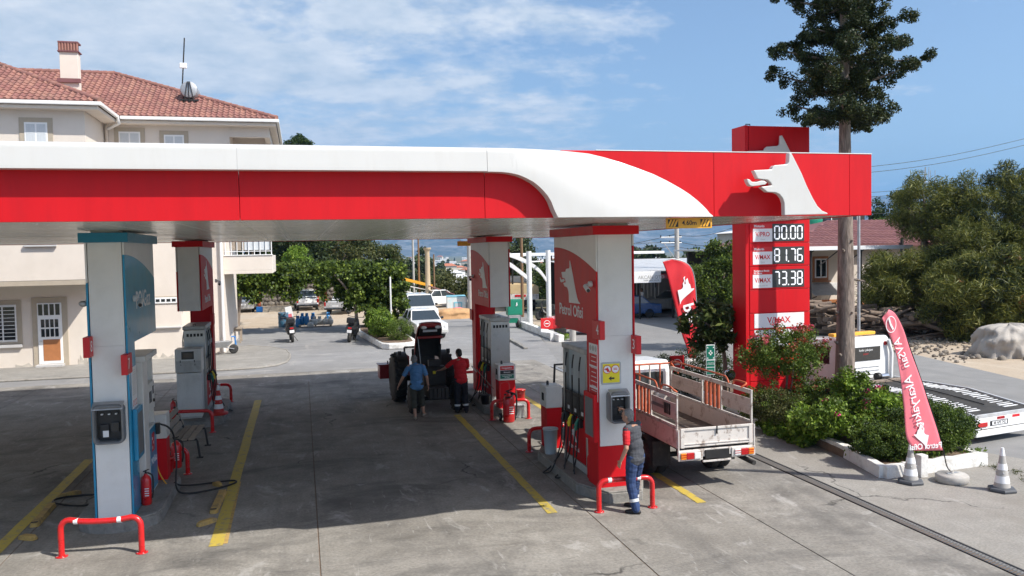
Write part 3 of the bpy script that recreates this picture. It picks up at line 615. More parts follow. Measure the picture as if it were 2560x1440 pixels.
# right front column (islands 3 / 4)
nums_face = -1
rf = column(4.95, 5.60, 13.33, 13.85, 13.33, 15.72, 2.86, 'red_panel', 'red_panel', 'red and white canopy column with number plates 3 and 4 beside the attendant', nums=(('4', -1, 2.82, .0), ('3', 1, 2.54, .0)), basez=.93)
def panel_marks(t, X, epx, tpx, eh_, txt, ts, facing, m='sign_white', em=True):
    off = -.031 if facing < 0 else .031; w0 = 0 if facing < 0 else t['w']
    M = (ML if facing < 0 else MR)
    if em: y, z = loc_on(t, *epx, X); emblem(M(w0+off, y, z), eh_, m, t, .003)
    y, z = loc_on(t, *tpx, X); text('lettering', txt, ts, M(w0+off-.0015*(-facing), y, z), m, t, ext=.0015, bold=.004)
rf['w'] = .65
panel_marks(rf, 4.92, (1424, 704), (1427, 777), .80, 'Petrol Ofisi', .30, -1)
# right rear column
rr_ = column(5.02, 5.57, 23.9, 24.4, 22.0, 24.4, 2.82, 'red_panel', 'red_panel', 'red and white canopy column behind the pump at the rear right island'); rr_['w'] = .55
panel_marks(rr_, 4.99, (1207, 687), (1208, 735), .74, 'Petrol Ofisi', .27, -1)
box('number_plate', 'sign_red', rr_, -.07, .03, 2.2, 2.55, 2.1, 2.42, .006)
# left front column (LPG)
nums_face = 1
lf = column(-3.27, -2.75, 14.2, 14.76, 14.2, 16.85, 2.97, 'blue_panel', 'teal_cap', 'blue and white gas canopy column with number plates 7 and 8', nums=(('8', -1, 2.82, .0), ('7', 1, 2.52, .0)), basez=.2); lf['w'] = .52
panel_marks(lf, -2.72, None, (358, 748), .8, 'PO/Gaz', .42, 1, em=False)
# left rear column
lr = column(-3.07, -2.53, 24.9, 25.4, 22.45, 25.4, 2.97, 'red_panel', 'red_panel', 'dark red and white canopy column behind the pump at the rear left island'); lr['w'] = .54
panel_marks(lr, -2.50, (516, 688), (519, 746), .8, 'Petrol Ofisi', .28, 1)
box('number_plate', 'sign_red', lr, .51, .60, 2.4, 2.75, 2.2, 2.52, .006)
# notices on the columns
def notice(t, kind):
    w = t['w']
    if kind == 'rf':
        y, z = loc_on(t, 1484, 930, 4.92); M = ML(-.031, y, z)
        p = flat('notice', rect(.42, 1.0), .004, M, 'sign_white', t)
        for k in (-1, 0, 1): flat('notice_icon', [(x, yy) for x, yy in circ(.05, 16, k*.13, .42)], .002, Matrix.Translation((0, 0, .0045)), 'pump_grey', p)
        for (a, b, hh) in ((.22, .0, .2), (-.08, 0, .34), (-.38, 0, .18)): flat('notice_field', rect(.38, hh, 0, a), .002, Matrix.Translation((0, 0, .0045)), 'sign_red', p)
        for k in range(9): flat('print_line', rect(.22+.05*(k % 3), .014, .03, .27-.08*k-.03*(k > 1)), .001, Matrix.Translation((0, 0, .007)), 'sign_white', p)
        y, z = loc_on(t, 1479, 1040, 4.9); f = box('display_case', 'red_panel', t, -.10, -.031, y-.27, y+.27, z-.42, z+.42, .01)
        box('case_window', 'terminal_grey', f, -.104, -.1005, y-.20, y+.20, z-.34, z+.34, 0)
    else:
        y, z = loc_on(t, 336, 980, -2.72); M = MR(w+.031, y, z-.05)
        p = flat('notice', rect(.40, .95), .004, M, 'sign_white', t)
        for k in range(12): flat('print_line', rect(.24+.04*(k % 3), .01, -.02, .42-.036*k), .001, Matrix.Translation((0, 0, .0045)), 'pump_grey', p)
        for k in range(3): flat('notice_ring', circ(.05, 18, -.12+.12*k, -.12), .001, Matrix.Translation((0, 0, .0045)), 'sign_red', p); flat('notice_icon', circ(.036, 18, -.12+.12*k, -.12), .001, Matrix.Translation((0, 0, .006)), 'sign_white', p)
        text('lettering', 'LPG', .15, Matrix.Translation((0, -.36, .0045)), 'sign_black', p, ext=.001)
        y, z = loc_on(t, 344, 1080, -2.7); f = box('display_case', 'blue_panel', t, w+.031, w+.10, y-.26, y+.26, z-.42, z+.42, .01)
        box('case_window', 'terminal_grey', f, w+.1005, w+.104, y-.20, y+.20, z-.34, z+.34, 0)
notice(rf, 'rf'); notice(lf, 'lf')
q = PY(1528, 933, 13.33); n1_ = thing('notice_board', 'yellow notice with two round emblems and a black arrow on the red column', 'sign', (q.x, 13.342, q.z))
flat('frame', rrect(.37, .39, .03), .012, MF(0, 0, 0), 'galv', n1_, .003); flat('sheet', rect(.31, .33), .003, MF(0, -.0125, 0), 'sign_yellow', n1_)
for s in (-1, 1):
    flat('ring', circ(.075, 24, s*.075, .07), .002, MF(0, -.016, 0), 'sign_red', n1_); flat('disc', circ(.064, 24, s*.075, .07), .002, MF(0, -.0185, 0), 'sign_white', n1_)
emblem(MF(-.075, -.021, .068), .085, 'sign_red', n1_, .001)
[flat('print_line', rect(.07, .010, .075, .085-.022*k), .0008, MF(0, -.0215, 0), 'sign_red', n1_) for k in range(2)]
flat('arrow', [(-.05, -.09), (0, -.05), (0, -.075), (.055, -.075), (.055, -.105), (0, -.105), (0, -.13)], .002, MF(.0, -.016, 0), 'sign_black', n1_)
cctv('white bullet camera fixed on the red column above number 4', 4.915, PX(1480, 710, 4.92).y, PX(1480, 710, 4.92).z)
cctv('white bullet camera fixed on the blue gas column panel', -2.715, PX(332, 746, -2.72).y, PX(332, 746, -2.72).z, 1)
cctv('dark silhouetted camera on the rear right column by the parked sedan', 4.985, 24.0, PX(1176, 689, 4.99).z)
cctv('dark silhouetted camera on the rear left column beside the house wall', -2.495, PX(538, 702, -2.5).y-.1, PX(538, 702, -2.5).z, 1)
t = thing('flood_lamp', 'small round grey lamp on the left edge of the blue gas column', 'lamp', (-3.305, 14.3, PY(215, 760, 14.2).z)); MB().ell((-.06, 0, 0), (.07, .05, .05)).build('lamp_head', 'galv', t); box('bracket', 'galv', t, -.03, .006, -.02, .02, -.02, .06, .003)

# card terminals
def terminal(label, x, y, z, w, h, paper):
    t = thing('card_terminal', label, 'terminal', (x, y, z)); d = .24
    out = rrect(w, h, .09, 0, 0, 5); inn = [(a*.84, b*.86-.01) for a, b in rrect(w, h, .09, 0, 0, 5)]
    n = len(out); sc2 = .88
    ring = [[(a*s, -dd, b*s) for a, b in P] for P, s, dd in ((out, .94, 0), (out, 1.0, .10), (out, .98, d-.03), (out, .95, d), (inn, 1.0, d), (inn, .97, .07))]
    MB().loft(ring, True, False).build('housing', 'terminal_grey', t, fixn=True)
    MB().prism([(a*.96, b*.96) for a, b in inn], -.06, -.07).build('recess_back', 'black_plastic', t)
    vis = []
    for k in range(7):
        a = R(10+80*k/6); vis.append([(-w*.48, -d*.2-.20*math.sin(a)*1.0, h*.5-.02+.06*math.cos(a)-.06*math.sin(a)), (w*.48, -d*.2-.20*math.sin(a), h*.5-.02+.06*math.cos(a)-.06*math.sin(a))])
    MB().add([p for r in vis for p in r], [(2*k, 2*k+1, 2*k+3, 2*k+2) for k in range(6)], True).build('visor', 'galv', t)
    box('card_reader', 'black_plastic', t, -w*.3, -w*.02, -.12, -.07, -h*.28, -h*.02, .01); box('screen', 'dark_screen', t, .02, w*.3, -.11, -.07, -h*.22, h*.02, .006)
    for k in (-1, 0, 1): box('button', 'sign_white', t, k*w*.22-.015, k*w*.22+.015, -.13, -.07, h*.22, h*.25, .002)
    if paper: box('receipt', 'sign_white', t, -w*.2, -w*.02, -.135, -.125, -h*.33, -h*.17, 0)
    return t
q = PY(1541, 1015, 13.3); terminal('grey card terminal with open hood that the attendant is touching', q.x, 13.34, q.z, .37, .56, False)
q = PY(277, 1057, 14.15); terminal('grey card terminal with open hood on the blue gas column', q.x-.01, 14.21, q.z, .47, .64, True)
# ================================================================ pump islands
def island(label, poly, h=.2):
    t = thing('pump_island', label, 'kerb', (sum(p[0] for p in poly)/len(poly), sum(p[1] for p in poly)/len(poly), 0)); c = t.location
    P = [(x-c.x, y-c.y) for x, y in poly]
    MB().prismz(P, -.02, h-.03).build('plinth', 'island_concrete', t, .012, fixn=False)
    MB().prismz([(x*.985, y*.985) for x, y in P], h-.0299, h).build('top_slab', 'island_concrete', t, .01, fixn=False); return t
def chamf(x0, x1, y0, y1, a, b): return [(x0, y0+b), (x0+a, y0), (x1-a, y0), (x1, y0+b), (x1, y1-b), (x1-a, y1), (x0+a, y1), (x0, y1-b)]
island('chamfered concrete island under the red column with the attendant', chamf(4.66, 5.96, 13.05, 17.0, .34, .75))
island('chamfered concrete island under the rear right pump with the wheeled extinguisher', chamf(4.66, 5.96, 20.75, 25.3, .34, .7))
def stad(x0, x1, y0, y1, n=7):
    r = (x1-x0)/2; cx = (x0+x1)/2; return [(cx+r*math.cos(R(a)), y0+r*.8+r*.8*math.sin(R(a))) for a in [180+180*k/n for k in range(n+1)]]+[(cx+r*math.cos(R(a)), y1-r*.8+r*.8*math.sin(R(a))) for a in [180*k/n for k in range(n+1)]]
island('round ended concrete island under the blue gas column', stad(-3.62, -2.34, 14.0, 17.1))
island('round ended concrete island under the rear left pump', stad(-3.5, -2.08, 22.0, 25.5))

# ================================================================ red hoop barriers
def hoop(label, a, b, h=.53, sag=0.0, bands=True):
    a, b = Vector((*a, 0)), Vector((*b, 0)); Lh = (b-a).length; ang = math.atan2(b.y-a.y, b.x-a.x)
    t = thing('hoop_barrier', label, 'barrier', a, ang, 'red hoop barriers around the pump islands'); r = .043; c = .13
    p = [(0, 0, 0), (0, 0, h*.5), (0, 0, h-c)] + [(c-c*math.cos(R(x)), 0, h-c+c*math.sin(R(x))) for x in (22, 45, 67, 90)]
    mid = [(Lh*k/8, -sag*.4*math.sin(math.pi*k/8), h-sag*math.sin(math.pi*k/8)) for k in range(2, 7)]
    q = [(Lh-x, y, z) for x, y, z in p[::-1]]
    MB().tube(p+mid+q, r, 14).build('hoop', 'red_paint', t)
    if bands:
        for u in (.2, .74):
            x = Lh*u; z = h-sag*math.sin(math.pi*u); MB().tube([(x-.03, -sag*.4*math.sin(math.pi*u), z), (x+.03, -sag*.4*math.sin(math.pi*u), z)], r+.002, 14).build('reflective_band', 'sign_white', t)
    for x in (0, Lh):
        f = MB().lathe([(.085, .004), (.085, .016), (.05, .018)], 16, (x, 0, .006)).build('flange', 'red_paint', t)
        for k in range(4): MB().lathe([(.008, 0), (.008, .012)], 6, (x+.066*math.cos(k*1.57+.6), .066*math.sin(k*1.57+.6), .02)).build('bolt', 'galv', f)
    return t
hoop('bent red hoop barrier with two white bands before the blue gas column', (-3.52, 13.13), (-2.40, 12.95), .55, .035)
hoop('red hoop barrier right behind the attendant in front of the red column', (4.68, 12.68), (5.62, 12.64), .53)
hoop('red hoop barrier beside the bench behind the gas dispenser', (-3.5, 17.55), (-2.32, 17.42), .53, bands=False)
hoop('dark red hoop barrier in front of the white fuel cabinet behind the bench', (-3.38, 21.6), (-2.24, 21.4), .55, bands=False)
hoop('red hoop barrier at the far end of the rear left island', (-3.36, 25.95), (-2.14, 25.73), .53)
hoop('red hoop barrier beside the wheeled fire extinguisher', (4.67, 20.52), (5.62, 20.4), .5, bands=False)
hoop('red hoop barrier behind the light blue bin at the front right pump', (4.68, 16.98), (5.9, 17.2), .5, bands=False)
hoop('red hoop barrier at the far end of the rear right island behind the tractor', (4.62, 25.75), (5.75, 25.75), .5)

# ================================================================ fuel dispensers
def dispenser(label, x, y, face=-1):
    t = thing('fuel_dispenser', label, 'fuel pump', (x, y, .2)); w, ln, h = .54, 1.36, 2.33   # local x: lane faces, y: length
    box('base_frame', 'pump_grey', t, -w/2, w/2, -ln/2, ln/2, 0, .14, .01)
    for s in (-1, 1):
        e = box('end_panel', 'steel', t, -w/2, w/2, s*ln/2-(.06 if s > 0 else 0), s*ln/2+(.06 if s < 0 else 0), .14, h-.1, .015)
        for k in range(5): box('vent', 'black_metal', e, -w*.36+k*w*.16, -w*.36+k*w*.16+.06, s*(ln/2+.0005)-.002, s*(ln/2+.0005)+.002, h-.28, h-.2, 0)
    box('roof', 'pump_grey', t, -w/2-.02, w/2+.02, -ln/2-.02, ln/2+.02, h-.1, h, .02)
    MB().tube([(-.03, -ln/2+.1, h), (-.03, -ln/2+.1, h+.04), (.03, -ln/2+.1, h+.04), (.03, -ln/2+.1, h)], .008, 6).build('lifting_eye', 'black_metal', t)
    box('inner_core', 'bucket_grey', t, -w*.30, w*.30, -ln/2+.06, ln/2-.06, .14, h-.1, 0)
    for s in (-1, 1):
        X = s*w/2
        lo = box('lower_panel', 'red_panel', t, min(X, X-s*.03), max(X, X-s*.03), -ln/2+.08, ln/2-.08, .16, .98, .008)
        M = (ML if s < 0 else MR)
        emblem(M(X+s*.001, .05, .62), .28, 'sign_white', lo, .002); text('lettering', 'Petrol Ofisi', .13, M(X+s*.002, .05, .36), 'sign_white', lo, ext=.001, bold=.002)
        bd = box('display_band', 'black_plastic', t, min(X, X-s*.06), max(X, X-s*.06), -ln/2+.07, ln/2-.07, 1.0, 1.42, .012)
        for k in range(3):
            yy = -.42+k*.40; sc1 = box('price_screen', 'lcd_dark', bd, min(X+s*.002, X-s*.01), max(X+s*.002, X-s*.01), yy-.13, yy+.13, 1.18, 1.36, .004)
            box('label', 'sign_white', bd, min(X+s*.003, X-s*.01), max(X+s*.003, X-s*.01), yy-.09, yy+.02, 1.06, 1.13, 0)
        box('sticker', 'sign_red', t, min(X+s*.002, X), max(X+s*.004, X), -.15, .2, .72, .95, 0)
        # hose and nozzle sets
        for k, (yy, nm) in enumerate(((-.45, 'leaf_dark'), (-.05, 'sign_yellow'), (.35, 'black_plastic'))):
            mtl = {'leaf_dark': 'sign_green'}.get(nm, nm)
            bx = box('nozzle_boot', 'black_plastic', t, min(X, X+s*.09), max(X, X+s*.09), yy-.06, yy+.06, .84, 1.0, .015)
            nz = MB(); nz.tube([(X+s*.07, yy, 1.02), (X+s*.12, yy, .93), (X+s*.13, yy, .80)], [.03, .035, .028], 8); nz.tube([(X+s*.06, yy, 1.0), (X+s*.05, yy, .86)], .012, 6); nz.tube([(X+s*.12, yy-.01, .93), (X+s*.17, yy-.01, .87), (X+s*.13, yy-.01, .80)], .009, 6)
            nz.build('nozzle', mtl, t)
            out = .26+.12*k; hz = [(X+s*.02, yy, h-.16), (X+s*.05, yy, h-.4), (X+s*.05, yy+.02, 1.5), (X+s*.06, yy+.05, .9), (X+s*.10, yy+.08, .3), (X+s*out*.7, yy+.10, -.08), (X+s*(out+.05), yy-.02, -.16), (X+s*out*.8, yy-.10, -.10), (X+s*.19, yy-.02, .35), (X+s*.14, yy, .80)]
            MB().tube(bez(hz, 7), .0145, 7).build('hose', 'hose', t)
            MB().tube([(X+s*.05, yy, h-.42), (X+s*.05, yy, h-.55)], .02, 8).build('hose_coupling', 'galv', t)
    return t
dispenser('grey fuel pump with red lower panel and yellow nozzle behind the attendant', 5.28, 14.86)
dispenser('steel fuel pump behind the white and red welcome box', 5.27, 22.62)
dispenser('dusty grey fuel pump behind the white cabinet on the rear left island', -2.79, 23.75)

# LPG dispenser with blue panel
t = thing('gas_dispenser', 'white gas dispenser with blue lower panel behind the blue column', 'fuel pump', (-3.2, 14.95, .2))
box('cabinet', 'pump_white', t, 0, .55, 0, .42, 0, 2.4, .012); box('top_hood', 'pump_white', t, -.03, .60, -.03, 1.16, 2.4, 2.5, .015)
box('lower_body', 'pump_white', t, .0, .54, .425, 1.12, 0, 1.16, .01); box('rear_post', 'pump_white', t, .05, .52, 1.06, 1.13, 1.16, 2.4, .01)
hd = box('display_head', 'pump_white', t, .04, .55, .43, 1.05, 1.45, 1.95, .012)
for y0, z0, a, b in ((.52, 1.60, .22, .2), (.85, 1.72, .12, .14)): box('screen', 'dark_screen', hd, .551, .556, y0, y0+a, z0, z0+b, 0)
MB().lathe([(.03, 0), (.03, .03)], 12, M=Matrix.Translation((.55, .9, 1.60)) @ Matrix.Rotation(R(90), 4, 'Y')).build('knob', 'black_plastic', hd)
lp = box('lower_panel', 'blue_panel', t, .541, .548, .46, 1.10, .04, 1.14, .003)
box('sticker', 'sign_red', lp, .5485, .550, .62, .86, .72, 1.04, 0)
for k in range(3): box('pictogram', 'sign_white', lp, .5502, .551, .65+.08*(k % 2), .70+.08*(k % 2), .76+.08*k, .81+.08*k, 0)
text('lettering', 'PO/Gaz', .17, MR(.549, .78, .55), 'sign_white', lp, ext=.001, bold=.003)
box('nozzle_boot', 'black_plastic', t, .55, .62, 1.0, 1.1, .95, 1.15, .01)
MB().tube(bez([(.6, 1.12, 1.12), (.74, 1.16, 1.04), (.82, 1.25, .85), (.86, 1.2, .4), (.88, .95, -.05), (1.1, .9, -.155), (1.6, 1.15, -.17), (1.87, 1.45, -.17), (1.75, 1.62, -.17), (1.2, 1.5, -.165), (.92, 1.3, -.10), (.82, 1.12, .0)], 8), .017, 8).build('hose', 'hose', t)
MB().tube(bez([(.50, 1.16, .5), (.56, 1.18, .2), (.7, 1.1, -.02), (.85, 1.0, -.1), (.62, 1.3, .0)], 6), .012, 6).build('yellow_hose', 'sign_orange', t)
MB().tube(bez([(-.05, .7, .9), (-.14, .72, .5), (-.25, .7, .0), (-.6, .75, -.17), (-1.15, 1.05, -.17), (-1.2, 1.35, -.17), (-.8, 1.45, -.17), (-.35, 1.2, -.12)], 8), .017, 8).build('hose', 'hose', t)

# service boxes: red stand and white head
def service(label, x, y, w, d, zs, h, sign=False, cam_side=1):
    t = thing('service_unit', label, 'service box', (x, y, .2)); 
    box('stand', 'red_panel', t, -w/2+.015, w/2-.015, -d/2+.015, d/2-.015, 0, zs, .008); hd = box('head', 'pump_white', t, -w/2, w/2, -d/2, d/2, zs, h, .02)
    box('screen', 'dark_screen', hd, -w/2-.003, -w/2+.001, -.08, .08, zs+.14, zs+.30, 0); box('hatch', 'sign_red', t, -w/2+.011, -w/2+.014, -.09, .09, zs-.28, zs-.08, 0)
    MB().lathe([(.03, 0), (.03, .05), (.02, .09)], 10, (-w*.2, 0, h)).build('fitting', 'black_plastic', t)
    if sign:
        p = flat('sign_plate', rect(w*.84, .36, 0, zs+.22), .003, MF(0, -d/2-.0005, 0), 'sign_white', t)
        for k, (m_, s, ts) in enumerate((('sign_red', 'Hoşgeldiniz', .06), ('sign_black', 'Motorin', .055), ('sign_green', 'Kurşunsuz Benzin\n95 Oktan', .036))):
            z = zs+.335-.115*k; flat('stripe', rect(w*.78, .105, 0, z), .002, MF(0, -d/2-.004, 0), m_, t); text('lettering', s, ts, MF(0, -d/2-.0062, z), 'sign_white', t, ext=.001, bold=.001)
    return t
service('white topped red welcome box behind the wheeled extinguisher', 5.20, 21.15, .48, .40, .74, 1.16, True)
service('white topped red service box beside the light blue bin', 5.06, 16.55, .36, .46, .86, 1.32)
service('white topped red service box behind the gas dispenser', -2.72, 16.55, .40, .40, .78, 1.24)
t = thing('fuel_cabinet', 'white fuel cabinet with small screen marked A and B behind bench', 'cabinet', (-3.17, 22.38, .2))
box('lower_body', 'pump_white', t, 0, .60, 0, .5, .05, 1.18, .012); box('door', 'pump_white', t, .03, .57, -.012, -.001, .1, 1.12, .006); hd = box('head', 'pump_white', t, -.02, .62, -.03, .5, 1.2, 1.8, .012)
box('flap', 'pump_grey', hd, .0, .6, -.042, -.031, 1.22, 1.50, .004); box('screen_bezel', 'black_plastic', hd, .14, .44, -.038, -.031, 1.54, 1.74, .008); box('screen', 'dark_screen', hd, .17, .41, -.042, -.0385, 1.57, 1.71, 0)
for k, s in ((.12, 'A'), (.46, 'B')): text('lettering', s, .06, MF(k, -.0425, 1.40), 'sign_black', hd, ext=.001); box('hinge', 'black_metal', hd, k-.02, k+.0, -.046, -.042, 1.46, 1.52, 0)
box('base', 'pump_grey', t, .02, .58, .02, .48, 0, .05, .004)

# ================================================================ fire extinguishers
def extinguisher(label, x, y, z, h=.52, r=.085, wheels=False):
    t = thing('fire_extinguisher', label, 'extinguisher', (x, y, z))
    MB().lathe([(r*.85, 0), (r, .03), (r, h*.74), (r*.8, h*.84), (r*.35, h*.9), (r*.3, h*.94)], 18).build('cylinder', 'red_paint', t)
    MB().lathe([(r*1.003, h*.25), (r*1.003, h*.58)], 18).build('label_band', 'sign_red', t)
    for k in range(4): flat('print_line', rect(r*.8, h*.03, 0, h*(.3+.07*k)), .001, MF(r*.25, -r*1.0, 0), 'sign_white', t)
    v = MB(); v.tube([(0, 0, h*.92), (0, 0, h)], r*.22, 8); v.tube([(-r*.5, 0, h), (r*.6, 0, h*1.06)], r*.12, 6); v.build('valve', 'black_metal', t)
    MB().tube(bez([(r*.3, 0, h*.97), (r*1.25, -r*.2, h*.85), (r*1.3, -r*.3, h*.45), (r*1.15, -r*.4, h*.2)], 6), r*.16, 6).build('hose', 'hose', t)
    if wheels:
        MB().tube(bez([(-r*1.1, .12, h*.45), (-r*1.2, .18, h*.95), (-r*1.0, .2, h*1.22), (r*.3, .2, h*1.25), (r*.5, .17, h*1.0)], 6), .013, 8).build('handle', 'red_paint', t)
        for s in (-1, 1):
            wl = MB().tube([(s*(r+.03)-.025, .16, .1), (s*(r+.03)+.025, .16, .1)], .1, 18).build('wheel', 'rubber', t); MB().tube([(s*(r+.03)-.028, .16, .1), (s*(r+.03)+.028, .16, .1)], .045, 12).build('hub', 'galv', wl)
        MB().tube([(-r-.06, .16, .1), (r+.06, .16, .1)], .012, 8).build('axle', 'galv', t); MB().tube([(0, -r*.3, .05), (0, -r*.6, -.0)], .03, 8).build('foot', 'red_paint', t)
        MB().tube(bez([(-r*.6, -.1, h*.82), (0, -r-.05, h*.86), (r*.8, -.05, h*.9), (r*.3, .1, h*.88), (-r*.7, .02, h*.9)], 6), .02, 6).build('coiled_hose', 'hose', t)
    return t
extinguisher('red fire extinguisher at the foot of the blue gas column', -2.64, 14.82, .2, .56, .085)
extinguisher('red fire extinguisher standing against the hoop beside the bench', -2.50, 17.25, .2, .58, .10)
extinguisher('small dark red extinguisher left of the white fuel cabinet', -3.30, 22.55, .2, .5, .07)
extinguisher('narrow red extinguisher between fuel pump and red column', 5.02, 14.0, .2, .5, .07)
extinguisher('large wheeled red fire extinguisher before the welcome box', 5.03, 20.15, .012, .78, .15, True)

# ================================================================ bench
t = thing('park_bench', 'weathered wooden slat bench with black legs between the left islands', 'bench', (-2.42, 19.35, .006), R(-2))
for k in range(3): box('seat_slat', 'wood', t, -.30+.15*k, -.18+.15*k, -.75, .75, .43, .465, .008)
for k in range(3):
    zz = .56+.15*k; xx = -.36-.05*k; MB().box(-.018, .018, -.75, .75, -.055, .055, Matrix.Translation((xx, 0, zz)) @ Matrix.Rotation(R(-18), 4, 'Y')).build('back_slat', 'wood', t, .006, fixn=False)
for s in (-1, 1):
    y = s*.58; MB().tube([(-.34, y, .40), (.14, y, .41), (.16, y, .36), (.20, y, .02)], .024, 6).build('leg', 'black_metal', t); MB().tube([(-.50, y, .95), (-.30, y, .42), (-.36, y, .2), (-.42, y, .02)], .024, 6).build('leg', 'black_metal', t)
    for xx in (.20, -.42): box('foot', 'black_metal', t, xx-.07, xx+.07, y-.03, y+.03, .0, .025, .004)

# ================================================================ cones, buckets, bits
def cone(label, x, y, z, h, m1, m2, base, oct_=False, group=None):
    t = thing('traffic_cone', label, 'cone', (x, y, z), random.uniform(0, 1), group); r = .15
    n = 6 if oct_ else 4
    MB().lathe([(r*1.55, 0), (r*1.6, .03), (r*1.5, .055), (r*1.0, .075)], n if oct_ else 20, smooth=False).build('base', base, t, .004)
    zz = [.07, .2, .36, .5, .64, .82, 1.0]; rad = lambda u: r*.82*(1-u)+.022
    for k in range(6):
        m = m1 if k % 2 == 0 else m2
        MB().lathe([(rad(zz[k])+(.002 if k % 2 else 0), h*zz[k]), (rad(zz[k+1])+(.002 if k % 2 else 0), h*zz[k+1])], 20).build('cone_ring' if k % 2 == 0 else 'reflective_band', m, t)
    for k in range(4): MB().ell((rad(.43)*math.cos(k*1.57), rad(.43)*math.sin(k*1.57), h*.43), (.014, .014, .014), 8, 5).build('stud', 'galv', t)
    return t
cone('faded grey traffic cone under the tip of the red feather flag', 10.66, 12.53, .008, .74, 'cone_grey', 'sign_white', 'cone_base', True)
cone('faded grey traffic cone standing alone right of the round flag base', 11.80, 11.64, .008, .76, 'cone_grey', 'sign_white', 'cone_base', True)
cone('red and white traffic cone on the rear left island beside pump', -2.21, 22.75, .2, .78, 'cone_red', 'sign_white', 'cone_red')
def bucket(label, x, y, z, r, h, m, cat='bucket', handle=True):
    t = thing('bucket', label, cat, (x, y, z)); MB().lathe([(r*.78, 0), (r*.8, .01), (r, h), (r*1.06, h), (r*1.06, h-.03), (r*1.0, h-.03)], 20).build('pail', m, t)
    MB().lathe([(r*.93, h-.06), (r*.93, h-.055)], 20).build('content', 'dark_interior', t)
    if handle: MB().tube([(r*1.05*math.cos(R(a)), 0, h-.02+r*.9*math.sin(R(a))*.15) for a in range(0, 181, 20)], .004, 5).build('handle', 'galv', t)
    return t
bucket('light blue plastic bin beside the front right pump', 4.86, 15.98, .2, .15, .52, 'bucket_grey', 'bin', False)
bucket('clear plastic bucket under the hoop beside the wheeled extinguisher', 5.42, 20.62, .01, .15, .34, 'bucket_clear')
bucket('red bucket hanging behind the welcome box', 5.58, 20.98, .42, .12, .26, 'red_paint')
bucket('black bucket with squeegee at the rear right pump', 4.78, 21.75, .2, .14, .26, 'black_plastic')
bucket('small red bucket under the white and red box behind gas dispenser', -2.62, 16.95, .2, .12, .28, 'red_paint')
t = thing('squeegee', 'wooden handled squeegee leaning against the rear right pump', 'squeegee', (5.06, 21.25, .2)); a, b = PY(1234, 972, 21.2)-t.location, PY(1189, 922, 21.5)-t.location
MB().tube([a, b], .012, 7).build('handle', 'wood_old', t); MB().prism([(-.06, -.09), (-.05, -.1), (.05, .10), (.02, .12)], -.012, .012, Matrix.Translation((b.x-.03, b.y, b.z+.0)) @ Matrix.Rotation(R(-60), 4, 'Y')).build('blade', 'pump_grey', t)
def stop(label, x, y, L_, rz, w=.15, part=True):
    t = thing('wheel_stop', label, 'wheel stop', (x, y, .007), rz); prof = [(-w/2, 0), (w/2, 0), (w*.36, .075), (-w*.36, .075)]
    n = max(2, int(L_/.06)); rings = []
    for k in range(n+1):
        e = min(k, n-k); s = .72 if e == 0 else 1; rings.append([(px*s+random.uniform(-.006, .006), -L_/2+L_*k/n, pz*s) for px, pz in prof])
    MB().loft(rings, False).build('block', 'yellow_block', t, .006)
    if part: box('reflector', 'rubber', t, -.05, .05, -L_/2+.02, -L_/2+.07, .074, .08, 0)
    return t
stop('long worn yellow wheel stop by the left hose loop', -4.36, 15.32, 1.2, R(2)); stop('long worn yellow wheel stop beside the middle yellow line', -1.54, 15.2, 1.3, R(-2))
stop('broken yellow wheel stop piece at the front left yellow line', -4.25, 14.12, .3, R(60), .13, False); stop('broken pale wheel stop piece in front of the middle yellow line', -1.61, 14.04, .34, R(-50), .12, False)
stop('broken yellow wheel stop piece inside the hose loop', -1.66, 16.35, .22, R(40), .12, False); stop('broken yellow wheel stop piece behind the left hose loop', -4.25, 16.5, .4, R(-55), .1, False)
# ================================================================ people
def capsule(mb, a, b, ra, rb, n=10):
    a, b = Vector(a), Vector(b); d = (b-a); L_ = max(d.length, 1e-4); d = d/L_; pts, rad = [], []
    for k in (80, 50, 20): pts.append(a-d*ra*math.sin(R(k))); rad.append(ra*math.cos(R(k)))
    for k in range(1, 4): pts.append(a+(b-a)*k/4); rad.append(ra+(rb-ra)*k/4)
    for k in (20, 50, 80): pts.append(b+d*rb*math.sin(R(k))); rad.append(rb*math.cos(R(k)))
    mb.tube(pts, rad, n)
def remesh(name, mb, m, parent, vox=.008, it=3):
    me = mb.mesh(name, True); o = bpy.data.objects.new(name, me); COL.objects.link(o)
    r = o.modifiers.new('r', 'REMESH'); r.mode = 'VOXEL'; r.voxel_size = vox; r.use_smooth_shade = True
    s = o.modifiers.new('s', 'SMOOTH'); s.iterations = it; s.factor = .5
    dg = bpy.context.evaluated_depsgraph_get(); nm = bpy.data.meshes.new_from_object(o.evaluated_get(dg)); bpy.data.objects.remove(o); nm.name = name
    nm.materials.clear()
    if name in ('shirt', 'trousers', 'sleeve'):      # cloth folds
        from mathutils import noise as mn
        n_ = len(nm.vertices); co_ = np.empty(n_*3); no_ = np.empty(n_*3); nm.vertices.foreach_get('co', co_); nm.vertices.foreach_get('normal', no_); co_ = co_.reshape(-1, 3); no_ = no_.reshape(-1, 3)
        f_ = np.array([mn.noise((x*9, y*9, z*17))+.6*mn.noise((x*5+3, y*5, z*30)) for x, y, z in co_.tolist()]); nm.vertices.foreach_set('co', (co_+no_*(.009*f_)[:, None]).ravel()); nm.update()
    return mk(name, nm, m, parent)
